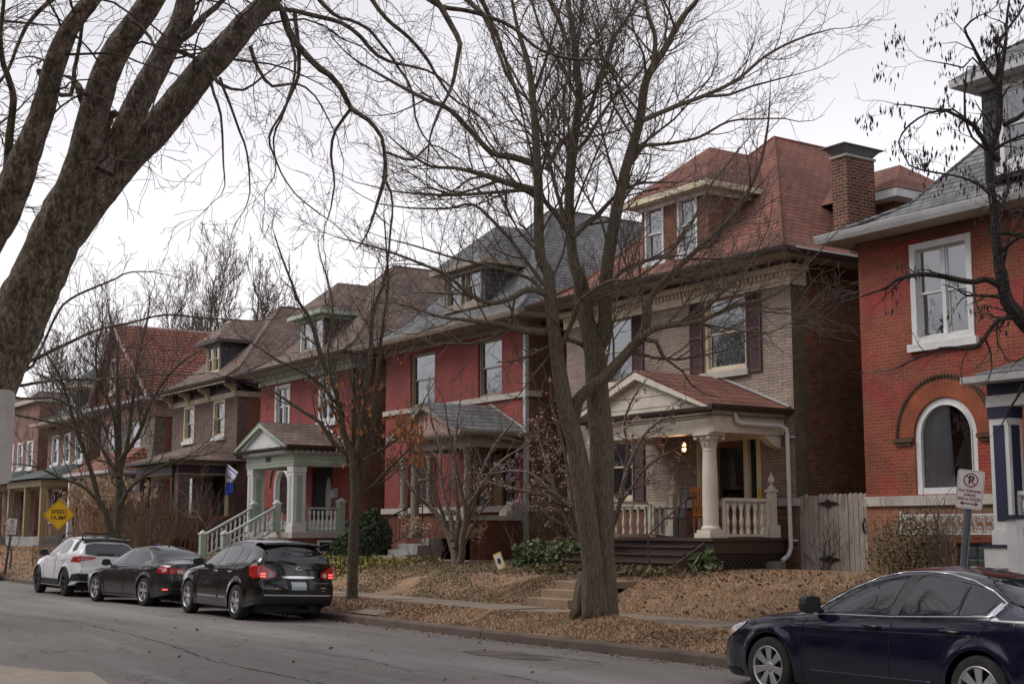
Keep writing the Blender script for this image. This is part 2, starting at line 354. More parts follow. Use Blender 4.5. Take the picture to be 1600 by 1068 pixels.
# ================================================================ GROUND
CURB_Y = 12.95
def gz(x, y):
    def sm(a, b, t): t = max(0, min(1, (t-a)/(b-a))); return t*t*(3-2*t)
    if y < 13.1: return .15
    if y < 14.43:
        z = .15 + .19*sm(13.1, 14.3, y)
        z += .13*math.exp(-((x+18.6)**2/2.2 + (y-13.95)**2/.35)) + .05*math.exp(-((x+27.2)**2/.6 + (y-13.9)**2/.2))
        return z
    if y < 15.75: return .34
    z = .34 + .50*sm(15.8, 17.7, y) + .14*sm(17.5, 21, y)
    z -= .30*sm(-23.2, -22.9, x)*(1-sm(-21.45, -21.2, x))*(1-sm(17.2, 17.6, y))*sm(15.75, 16.1, y)*.8
    return z
def road_z(y): t = min(1, max(0, min(CURB_Y-y, y-3.2)/4.87)); return .17*(1-(1-t)**2)*.42
def ground():
    m, nt, b = newmat('asphalt'); co = objco(nt)
    f1 = noise(nt, .35, 6, objco(nt, (.35, 1, 1)), .6); f2 = noise(nt, 90, 3, co, .7)
    c = mixc(nt, rng(nt, f1, .35, .65), (.155, .136, .125), (.225, .200, .185))
    c = mixc(nt, rng(nt, f2, .42, .62), c, mixc(nt, 1.0, c, (.50, .48, .48), 'MULTIPLY'))
    st = noise(nt, 1.0, 6, objco(nt, (.16, 1.9, 1)), .6, .5)           # wheel-path and wash streaks along the street
    c = mixc(nt, rng(nt, st, .52, .66, 0, .40), c, (.27, .255, .245))
    # cracks
    v = nt.nodes.new('ShaderNodeTexVoronoi'); v.feature = 'DISTANCE_TO_EDGE'; v.inputs['Scale'].default_value = .42
    dn = nt.nodes.new('ShaderNodeTexNoise'); dn.inputs['Scale'].default_value = 1.6; dn.inputs['Detail'].default_value = 8; nt.links.new(co, dn.inputs['Vector'])
    va = N(nt, 'ShaderNodeVectorMath', operation='MULTIPLY_ADD'); va.inputs[1].default_value = (1.1,)*3; nt.links.new(dn.outputs['Color'], va.inputs[0]); nt.links.new(co, va.inputs[2])
    nt.links.new(va.outputs[0], v.inputs['Vector'])
    msk = rng(nt, noise(nt, .3, 3, co), .48, .6)
    cr = N(nt, 'ShaderNodeMath', operation='MULTIPLY'); nt.links.new(rng(nt, v.outputs['Distance'], 0.002, .012, .75, 0), cr.inputs[0]); nt.links.new(msk, cr.inputs[1])
    c = mixc(nt, cr.outputs[0], c, (.02, .018, .017))
    sp = N(nt, 'ShaderNodeSeparateXYZ'); nt.links.new(co, sp.inputs[0])
    # dark grit gathered along the gutter
    gut = rng(nt, sp.outputs['Y'], 12.2, 12.95, 0, .55)
    g2 = N(nt, 'ShaderNodeMath', operation='MULTIPLY'); nt.links.new(gut, g2.inputs[0]); nt.links.new(rng(nt, noise(nt, 3, 5, objco(nt, (.5, 1, 1))), .4, .6), g2.inputs[1])
    c = mixc(nt, g2.outputs[0], c, (.06, .045, .035))
    # pale worn lane beside the parked cars, oil-dark parking lane
    bd = N(nt, 'ShaderNodeMath', operation='MULTIPLY'); nt.links.new(rng(nt, sp.outputs['Y'], 8.9, 9.9), bd.inputs[0]); nt.links.new(rng(nt, sp.outputs['Y'], 11.1, 10.2), bd.inputs[1])
    bd2 = N(nt, 'ShaderNodeMath', operation='MULTIPLY'); nt.links.new(bd.outputs[0], bd2.inputs[0]); nt.links.new(rng(nt, noise(nt, .8, 5, objco(nt, (.3, 1.6, 1)), .6), .35, .65, .1, .6), bd2.inputs[1])
    c = mixc(nt, bd2.outputs[0], c, (.30, .285, .27))
    oil = noise(nt, 1.7, 3, co, .5); c = mixc(nt, rng(nt, oil, .64, .70, 0, .35), c, (.05, .045, .045))
    ag = nt.nodes.new('ShaderNodeTexVoronoi'); ag.inputs['Scale'].default_value = 55; nt.links.new(co, ag.inputs['Vector'])
    c = mixc(nt, rng(nt, ag.outputs['Color'], .55, .95, 0, .5), c, (.30, .28, .26))
    nt.links.new(c, b.inputs['Base Color']); b.inputs['Roughness'].default_value = .85
    bump(nt, b, f2, .5, .012)
    ry = [3.2, 4.2, 5.4, 6.8, 8.1, 9.4, 10.8, 12.0, CURB_Y]
    kind(MB().grid([[(x, y, road_z(y)) for x in (-400, -120, -60, -30, 0, 60)] for y in ry]).build('road', m, smooth=True))
    # far land
    m2, nt, b = newmat('distant land'); b.inputs['Base Color'].default_value = (.12, .09, .06, 1); b.inputs['Roughness'].default_value = 1
    kind(MB().quad((-1500, -1500, -.12), (1500, -1500, -.12), (1500, 1500, -.12), (-1500, 1500, -.12)).build('ground', m2))
    # curb: long blocks with joints, worn top edge
    m3 = paint('worn curb concrete', (.12, .085, .07), .9, .3, dirt=.7, bumps=.5)
    cb = MB(); rnd = random.Random(3); x = -130.0
    while x < 8:
        L = rnd.uniform(2.4, 3.6); dz = rnd.uniform(-.012, .012); dy = rnd.uniform(-.012, .012)
        cb.prism([(CURB_Y+dy, -.05), (CURB_Y+.015+dy, .115+dz), (CURB_Y+.05+dy, .15+dz), (CURB_Y+.17, .155+dz), (CURB_Y+.17, -.05)], 'x', x+.006, x+L-.006); x += L
    kind(cb.build('curb', m3))
    # lawn sheet
    m4, nt, b = newmat('winter lawn'); co = objco(nt)
    f = noise(nt, 1.1, 7, co, .65); g = noise(nt, 22, 5, co, .7)
    c = mixc(nt, rng(nt, f, .38, .62), (.30, .185, .11), (.46, .29, .175))
    c = mixc(nt, rng(nt, g, .40, .62, 0, .85), c, (.10, .062, .035))
    g3 = noise(nt, 2.6, 8, co, .75); c = mixc(nt, rng(nt, g3, .50, .62, 0, .55), c, (.13, .085, .05))
    gr = noise(nt, .5, 4, co, .5)
    c = mixc(nt, rng(nt, gr, .52, .66, 0, .55), c, (.085, .08, .035))
    nt.links.new(c, b.inputs['Base Color']); b.inputs['Roughness'].default_value = 1; bump(nt, b, g, .8, .03)
    rows = []; ys = list(np.arange(13.06, 18.2, .14)) + list(np.arange(18.4, 24, .5)) + [26, 30, 40, 60, 120]
    xs = [-400, -250, -180] + list(np.arange(-130, -46, 1.0)) + list(np.arange(-46, -7, .16)) + [-6, 0, 20, 60]
    for y in ys:
        r = []
        for x in xs:
            z = gz(x, y)
            if 14.40 < y < 15.78: z = .30
            elif y > 13.1: z += .022*mnoise.noise((x*1.9, y*1.9, 0)) + .016*mnoise.noise((x*6, y*6, 3))
            r.append((x, y, z))
        rows.append(r)
    kind(MB().grid(rows).build('lawn', m4, smooth=True))
    # pavement slabs
    m5, nt, b = newmat('sidewalk concrete'); co = objco(nt)
    c = mixc(nt, rng(nt, noise(nt, 1.3, 6, co), .35, .65), (.17, .13, .10), (.25, .20, .155))
    c = mixc(nt, rng(nt, noise(nt, 14, 6, co, .7), .5, .7, 0, .5), c, (.10, .07, .05))
    nt.links.new(c, b.inputs['Base Color']); b.inputs['Roughness'].default_value = .95
    sw = MB(); x = -130.0
    while x < 10:
        dz = rnd.uniform(-.012, .012); t = rnd.uniform(-.01, .01)
        sw.add([(x+.008,14.45,.26),(x+1.49,14.45,.26),(x+1.49,15.72,.26),(x+.008,15.72,.26),
                (x+.008,14.45,.35+dz),(x+1.49,14.45,.35+dz+t),(x+1.49,15.72,.35+dz+t),(x+.008,15.72,.35+dz)],
               [(4,5,6,7),(0,1,5,4),(1,2,6,5),(2,3,7,6),(3,0,4,7)])
        x += 1.5
    kind(sw.build('sidewalk', m5))
    # a path across the tree lawn and a patched utility cut in the road
    kind(MB().add([(-25.4,13.12,.185),(-24.3,13.12,.185),(-24.6,14.44,.352),(-25.7,14.44,.352)],[(0,1,2,3)]).build('carriage_path', m5))
    kind(MB().poly([(a, b_, road_z(b_)+.008) for a, b_ in ((-22.5,3.6),(-15.4,3.9),(-16.2,5.25),(-17.75,5.5),(-17.98,5.2),(-22.5,3.9))]).build('road_patch', paint('pale road patch', (.34,.285,.225), .9, .15, dirt=.3)))
    def crack(name, pts, wd, seed):
        rr = random.Random(seed); L = []; V = []
        for (a, b_) in zip(pts, pts[1:]):
            n = max(2, int(math.dist(a, b_)/.12))
            for i in range(n): t = i/n; L.append((a[0]+(b_[0]-a[0])*t+rr.uniform(-.03,.03), a[1]+(b_[1]-a[1])*t+rr.uniform(-.035,.035)))
        mb = MB(); prev = None
        for x_, y_ in L:
            w_ = wd*rr.uniform(.25, 1.3); p = ((x_, y_-w_, road_z(y_)+.004), (x_, y_+w_, road_z(y_)+.004))
            if prev and rr.random() > .08: mb.quad(prev[0], p[0], p[1], prev[1])
            prev = p
        kind(mb.build(name, crm))
    crm = paint('crack filler', (.035, .03, .028), .9)
    crack('road_crack', [(-40,7.0),(-34,7.4),(-29.9,7.56),(-27,8.1),(-23.65,7.93),(-20.85,7.71),(-18.25,7.3),(-14.8,7.27),(-12,7.2)], .014, 1)
    crack('road_crack', [(-16.1,7.7),(-15.4,8.1),(-15.4,8.84),(-14.8,9.6),(-12.8,9.5),(-10.5,9.9)], .012, 2)
    crack('road_crack', [(-15.4,8.84),(-17.0,9.1),(-19.5,9.0)], .009, 3)
    crack('road_crack', [(-22,8.0),(-21.5,9.2),(-22.6,10.4)], .008, 4)
    crack('road_crack', [(-18.3,11.0),(-16.9,11.72),(-15.2,11.8)], .020, 5)
    crack('road_crack', [(-24.5,11.4),(-22.2,11.75),(-20.4,11.7)], .013, 6)
    m6 = paint('sunken asphalt repair', (.12, .095, .08), .95, .4, bumps=.6)
    po = []
    for i in range(26):
        a = 2*pi*i/26; rr = 1 + .25*mnoise.noise((cos(a)*2, sin(a)*2, 5))
        po.append((-16.9 + 1.0*rr*cos(a)*(1+.3*mnoise.noise((a*3,1,1))), 11.3 + .40*rr*sin(a)*(1+.5*mnoise.noise((a*3,7,1)))))
    kind(MB().poly([(a, b_, road_z(b_)+.006) for a, b_ in po]).build('road_repair', m6))
    # near side: kerb and verge below the camera
    kind(MB().box(-130, 30, 3.02, 3.2, -.05, .15).build('near_curb', m3))
    kind(MB().quad((-400, -60, .13), (60, -60, .13), (60, 3.03, .13), (-400, 3.03, .13)).build('near_verge', m4))
ground()

# ================================================================ HOUSE TOOLS
def wall_y(mb, y, x0, x1, z0, z1, holes, depth=.14):
    xs = sorted({x0, x1, *[h[0] for h in holes], *[h[1] for h in holes]})
    zs = sorted({z0, z1, *[h[2] for h in holes], *[h[3] for h in holes]})
    for i in range(len(xs)-1):
        for j in range(len(zs)-1):
            cx = (xs[i]+xs[i+1])/2; cz = (zs[j]+zs[j+1])/2
            if any(h[0] < cx < h[1] and h[2] < cz < h[3] for h in holes): continue
            mb.quad((xs[i],y,zs[j]), (xs[i+1],y,zs[j]), (xs[i+1],y,zs[j+1]), (xs[i],y,zs[j+1]))
    for h in holes:
        a, b, c, d = h[:4]; y2 = y+depth
        mb.quad((a,y,c),(a,y2,c),(a,y2,d),(a,y,d)); mb.quad((b,y,d),(b,y2,d),(b,y2,c),(b,y,c)); mb.quad((b,y,c),(b,y2,c),(a,y2,c),(a,y,c))
        if len(h) > 4 and h[4]:
            r = (b-a)/2; zc = d-r; cx = (a+b)/2; n = 16
            arc = [(cx+r*cos(pi*k/n), zc+r*sin(pi*k/n)) for k in range(n+1)]
            for k in range(n):
                p, q = arc[k], arc[k+1]
                mb.quad((p[0],y,p[1]), (p[0],y,d+.0), (q[0],y,d+.0), (q[0],y,q[1]))
                mb.quad((p[0],y,p[1]), (q[0],y,q[1]), (q[0],y2,q[1]), (p[0],y2,p[1]))
        else: mb.quad((a,y,d),(a,y2,d),(b,y2,d),(b,y,d))
def ring_y(mb, x0, x1, z0, z1, t, y0, y1):
    mb.box(x0, x0+t, y0, y1, z0, z1); mb.box(x1-t, x1, y0, y1, z0, z1)
    mb.box(x0+t, x1-t, y0, y1, z1-t, z1); mb.box(x0+t, x1-t, y0, y1, z0, z0+t)
def window(par, x0, x1, z0, z1, y, fm, sill=None, t=.07, twin=False, blind=None, dark=True, deep=.05, sash=.045, silld=.10, bl=None, name='window', fo=None):
    """sash window seen from -y: casing, two sashes, pane, blind"""
    mb = MB(); f0 = y+deep
    ring_y(mb, x0, x1, z0, z1, t, f0-.03 if fo is None else fo, f0+.08)
    zs = (z0+z1)/2 - .02
    cols = [(x0+t, x1-t)] if not twin else [(x0+t, (x0+x1)/2-.045), ((x0+x1)/2+.045, x1-t)]
    if twin: mb.box((x0+x1)/2-.045, (x0+x1)/2+.045, f0-.02, f0+.08, z0+t, z1-t)
    for a, b in cols:
        ring_y(mb, a+.002, b-.002, zs, z1-t-.002, sash, f0+.012, f0+.045)
        ring_y(mb, a+.002, b-.002, z0+t+.002, zs+sash, sash, f0+.047, f0+.078)
    w_ = mb.build(name, M[fm], par)
    pn = MB()
    for a, b in cols:
        pn.quad((a+sash,f0+.03,zs+sash),(b-sash,f0+.03,zs+sash),(b-sash,f0+.03,z1-t-sash),(a+sash,f0+.03,z1-t-sash))
        pn.quad((a+sash,f0+.062,z0+t+sash),(b-sash,f0+.062,z0+t+sash),(b-sash,f0+.062,zs),(a+sash,f0+.062,zs))
    pn.build('pane', M['glass'], w_)
    if blind:
        frac = bl if bl is not None else 1.0
        zb = z1-t - (z1-z0-2*t)*frac
        bm_ = MB(); n = max(2, int((x1-x0)/.05)); r0 = []; r1 = []
        for i in range(n+1):
            xx = x0+t+(x1-x0-2*t)*i/n; yy = f0+.14+.018*sin(i*2.1)
            r0.append((xx, yy, zb)); r1.append((xx, yy, z1-t))
        bm_.grid([r0, r1]).build('blind', M[blind], w_, smooth=True)
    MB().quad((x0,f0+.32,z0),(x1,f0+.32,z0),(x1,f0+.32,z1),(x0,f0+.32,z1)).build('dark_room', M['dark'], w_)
    if sill: MB().box(x0-.09, x1+.09, y-silld, y+deep-.032 if fo is None else y+.02, z0-.16, z0-.002).build('sill', M[sill], w_)
    return w_
def hip_rings(mb, rings, ridge=None):
    """rings: (x0,x1,y0,y1,z) outlines from the eave up; ridge: (xa,ya,xb,yb,z)"""
    P = [[(r[0],r[2],r[4]),(r[1],r[2],r[4]),(r[1],r[3],r[4]),(r[0],r[3],r[4])] for r in rings]
    for a, b in zip(P, P[1:]):
        for i in range(4): mb.quad(a[i], a[(i+1) % 4], b[(i+1) % 4], b[i])
    if ridge:
        a = P[-1]; p = (ridge[0], ridge[1], ridge[4]); q = (ridge[2], ridge[3], ridge[4])
        mb.add([a[0],a[1],p],[(0,1,2)]); mb.quad(a[1],a[2],q,p); mb.add([a[2],a[3],q],[(0,1,2)]); mb.quad(a[3],a[0],p,q)
def eave_ring(x0, x1, y0, y1, z, wx0, wx1, wy0, gm, par, h=.13, gname='gutter', soffit='soffit', gap=.0):
    g = MB(); t = .11
    pr = [(0, -h), (.06, -h), (.10, -h*.45), (.12, 0), (.12, .02), (0, .02)]
    # gutter: front and both sides (outside the roof edge)
    g.prism([(y0-q[0], z+q[1]) for q in pr], 'x', x0-.12, x1+.12)
    g.prism([(x1+q[0], z+q[1]) for q in pr], 'y', y0-.0, y1)
    g.prism([(x0-q[0], z+q[1]) for q in pr][::-1], 'y', y0-.0, y1)
    g.build(gname, M[gm], par)
    s = MB(); s.quad((x0,y0,z-h+.01),(x1,y0,z-h+.01),(x1,wy0,z-h+.01),(x0,wy0,z-h+.01))
    s.quad((x0,wy0,z-h+.01),(wx0,wy0,z-h+.01),(wx0,y1,z-h+.01),(x0,y1,z-h+.01)); s.quad((wx1,wy0,z-h+.01),(x1,wy0,z-h+.01),(x1,y1,z-h+.01),(wx1,y1,z-h+.01))
    s.build('soffit', M[soffit], par)
def dentils(mb, x0, x1, y, z0, z1, step=.2, w=.09, d=.09):
    n = int((x1-x0)/step); mb.box(x0, x1, y-.012, y, z0+.004, z1-.004)
    for i in range(n+1):
        x = x0+i*step; mb.box(x, x+w, y-d, y, z0, z1)
def dentils_x(mb, y0, y1, x, z0, z1, step=.2, w=.09, d=.09):
    mb.box(x, x+.012, y0, y1, z0+.004, z1-.004)
    for i in range(int((y1-y0)/step)+1):
        yy = y0+i*step; mb.box(x, x+d, yy, yy+w, z0, z1)
BAL = [(.045,0),(.045,.10),(.03,.11),(.038,.13),(.03,.16),(.05,.24),(.052,.30),(.036,.42),(.026,.50),(.04,.52),(.028,.55),(.045,.57),(.045,.72)]
def baluster(mb, x, y, z, h=.72, s=1.0, k=8, square=True):
    mb.lathe([(r*s, zz*h/.72) for r, zz in BAL], x, y, z, k)
def railing_run(par, p0, p1, z0, z1, step, mat, railmat, k=8, hb=.10):
    """straight balustrade from p0 to p1 (x,y), base heights z0,z1"""
    L = math.hypot(p1[0]-p0[0], p1[1]-p0[1]); n = max(1, int(L/step))
    rm = MB()
    for dz, hh, ww in ((.02, .06, .045), (hb+.72-.02, .07, .06)):
        a = (p0[0], p0[1], z0+dz+hh/2); b = (p1[0], p1[1], z1+dz+hh/2)
        dx, dy = (p1[0]-p0[0])/L, (p1[1]-p0[1])/L; nx, ny = -dy*ww, dx*ww
        vs = []
        for q in (a, b):
            for sx, sz in ((1,-1),(1,1),(-1,1),(-1,-1)): vs.append((q[0]+nx*sx, q[1]+ny*sx, q[2]+sz*hh/2))
        rm.add(vs, [(0,1,2,3),(7,6,5,4),(0,4,5,1),(1,5,6,2),(2,6,7,3),(3,7,4,0)])
    for q in ((p0[0], p0[1], z0), (p1[0], p1[1], z1)): rm.box(q[0]-.03, q[0]+.03, q[1]-.03, q[1]+.03, q[2]+.03, q[2]+hb+.74)
    rail = rm.build('railing', M[railmat], par)
    for i in range(n):
        t = (i+.5)/n
        b = MB(); baluster(b, p0[0]+(p1[0]-p0[0])*t, p0[1]+(p1[1]-p0[1])*t, z0+(z1-z0)*t+.07, h=.68, k=k)
        b.build('baluster', M[mat], rail, smooth=False)
    return rail
def gable_porch_roof(par, xa, xb, y0, yw, ze, za, roofm, gm, ped, trim, ov=.12):
    """ridge runs back to the wall; pediment faces the street"""
    xm = (xa+xb)/2; r = MB()
    r.quad((xb+ov,y0-ov,ze),(xb+ov,yw,ze),(xm,yw,za),(xm,y0-ov,za)); r.quad((xa-ov,yw,ze),(xa-ov,y0-ov,ze),(xm,y0-ov,za),(xm,yw,za))
    r.quad((xb+ov,y0-ov,ze-.04),(xm,y0-ov,za-.04),(xm,yw,za-.04),(xb+ov,yw,ze-.04)); r.quad((xa-ov,yw,ze-.04),(xm,yw,za-.04),(xm,y0-ov,za-.04),(xa-ov,y0-ov,ze-.04))
    r.quad((xb+ov,y0-ov,ze-.04),(xb+ov,y0-ov,ze),(xm,y0-ov,za),(xm,y0-ov,za-.04)); r.quad((xa-ov,y0-ov,ze),(xa-ov,y0-ov,ze-.04),(xm,y0-ov,za-.04),(xm,y0-ov,za))
    roof = r.build('porch_roof', M[roofm], par)
    p = MB(); p.prism([(xa, ze-.02), (xb, ze-.02), (xm, za-.12)], 'y', y0+.06, y0+.10)
    pe = p.build('pediment', M[ped], par)
    t = MB()
    sl = math.atan2(za-ze, (xb-xa)/2+ov); tk = .17
    for sgn in (-1, 1):
        xe = xm+sgn*((xb-xa)/2+ov)
        t.prism([(xe, ze-.045), (xm, za-.045), (xm, za-.045-tk), (xe-sgn*tk/math.tan(sl) if False else xe, ze-.045-tk*.5)], 'y', y0-ov+.01, y0+.055)
    t.build('rake_board', M[trim], pe)
    g = MB(); pr = [(0,-.12),(.06,-.12),(.11,-.05),(.12,.01),(0,.01)]
    g.prism([(xb+ov+q[0], ze-.01+q[1]) for q in pr], 'y', y0-ov, yw-.01)
    g.prism([(y0-.02-q[0]*.9, ze-.06+q[1]) for q in pr], 'x', xa-ov, xb+ov-.002)
    g.prism([(xa-ov-q[0], ze-.01+q[1]) for q in pr][::-1], 'y', y0-ov, yw-.01)
    g.build('porch_gutter', M[gm], par)
    return roof
def dormer(par, cx, hw, yf, zb, ze, zp, yeave, roofm, wallm, trim, fm, wins, ov=.32, twin=False, gut=None, yb=26.4, blind='blind', t=.06):
    d = MB(); holes = [(a, b, c, e) for a, b, c, e in wins]
    wall_y(d, yf, cx-hw, cx+hw, zb, ze, holes, .1)
    d.quad((cx+hw,yf,zb),(cx+hw,yb,zb),(cx+hw,yb,ze),(cx+hw,yf,ze)); d.quad((cx-hw,yb,zb),(cx-hw,yf,zb),(cx-hw,yf,ze),(cx-hw,yb,ze))
    o = d.build('dormer', M[wallm], par)
    for a, b, c, e in wins: window(o, a, b, c, e, yf, fm, sill=fm, t=t, blind=blind, bl=.5, silld=.06, deep=.02, fo=yf-.035)
    r = MB(); X0, X1 = cx-hw-ov, cx+hw+ov; zr = ze+.10
    P = (cx, yeave+(hw+ov)*1.0, zp); Q = (cx, yb+1.2, zp)
    r.add([(X0,yeave,zr),(X1,yeave,zr),P],[(0,1,2)]); r.quad((X1,yeave,zr),(X1,yb+1.2,zr),Q,P); r.quad((X0,yb+1.2,zr),(X0,yeave,zr),P,Q)
    ro = r.build('dormer_roof', M[roofm], o)
    e_ = MB(); e_.box(X0, X1, yeave, yb, zr-.15, zr-.004); e_.build('dormer_eave', M[trim], o)
    e2 = MB(); e2.box(cx-hw-.08, cx+hw+.08, yf-.08, yb-.1, zr-.27, zr-.152); e2.build('dormer_cornice', M[trim if gut is None else gut], o)
    return o
def downspout(par, x, y, z0, z1, mat='gutter', w=.09, top=None, name='downspout'):
    d = MB(); d.box(x-w/2, x+w/2, y-w, y, z0+.15, z1)
    d.add([(x-w/2,y-w,z0+.15),(x+w/2,y-w,z0+.15),(x+w/2,y,z0+.15),(x-w/2,y,z0+.15),(x-w/2,y-.3,z0),(x+w/2,y-.3,z0),(x+w/2,y-.26,z0-.04),(x-w/2,y-.26,z0-.04)],[(0,1,5,4),(1,2,6,5),(2,3,7,6),(3,0,4,7),(4,5,6,7)])
    for zz in (z0+1.2, (z0+z1)/2, z1-.6): d.box(x-w/2-.03, x+w/2+.03, y-w-.004, y-.005, zz, zz+.03)
    if top: d.tube([(x, y-w/2, z1-.02), (x, y-w/2-.05, z1+.1), (top[0], top[1], top[2])], w*.5, 6)
    return d.build(name, M[mat], par)
def body(par, x0, x1, yf, yb, z0, z1, holes, front, side, quoin=None, split=None, splitm=None):
    f = MB()
    if split:
        wall_y(f, yf, x0, x1, split, z1, [h for h in holes if h[3] > split])
        f2 = MB(); wall_y(f2, yf-.004, x0, x1, z0, split, [h for h in holes if h[3] <= split]); f2.build('basement_wall', M[splitm], par)
    else: wall_y(f, yf, x0, x1, z0, z1, holes)
    f.build('facade', M[front], par)
    s = MB(); q = yf + (.55 if quoin else 0)
    s.quad((x1,q,z0),(x1,yb,z0),(x1,yb,z1),(x1,q,z1)); s.quad((x0,yb,z0),(x0,q,z0),(x0,q,z1),(x0,yb,z1)); s.quad((x1,yb,z0),(x0,yb,z0),(x0,yb,z1),(x1,yb,z1))
    if quoin:
        # toothed return of the facade brick round the corner
        for xx, sg in ((x1, 1), (x0, -1)):
            z = z0; k = 0; qm = MB()
            while z < z1:
                zz = min(z+.447, z1); d = .55 if k % 2 else .40
                a = [(xx,yf,z),(xx,yf+d,z),(xx,yf+d,zz),(xx,yf,zz)]
                qm.poly(a if sg > 0 else a[::-1])
                if d < .55:
                    a = [(xx,yf+d,z),(xx,q,z),(xx,q,zz),(xx,yf+d,zz)]; s.poly(a if sg > 0 else a[::-1])
                z = zz; k += 1
            qm.build('corner_brick', M[quoin], par)
    s.build('side_wall', M[side], par)
def main_roof(par, x0, x1, yf, yb, ze, roofm, zr=12.5, ov=.62, ovf=.85, kick=1.1, kz=.62, ridge_y=None):
    a, b, c, d = x0-ov, x1+ov, yf-ovf, yb+ov
    r = MB(); cx = (a+b)/2; hw = (b-a)/2
    ry = ridge_y or c+hw
    k = kick
    hip_rings(r, [(a, b, c, d, ze), (a+k*.5, b-k*.5, c+k*.5, d-k*.5, ze+kz*.40), (a+k, b-k, c+k, d-k, ze+kz)], (cx, ry, cx, max(ry+.5, d-hw), zr))
    o = r.build('roof', M[roofm], par)
    rc = MB()                                   # ridge and hip caps
    K = ze+kz
    for p, q in (((cx,ry,zr),(cx,max(ry+.5,d-hw),zr)), ((b-k,c+k,K),(cx,ry,zr)), ((a+k,c+k,K),(cx,ry,zr)), ((b-k,c+k,K),(b,c,ze)), ((a+k,c+k,K),(a,c,ze))):
        rc.tube([p, q], .045, 6)
    rc.build('ridge_cap', M[roofm], o)
    return (a, b, c, d)
YF = 22.4
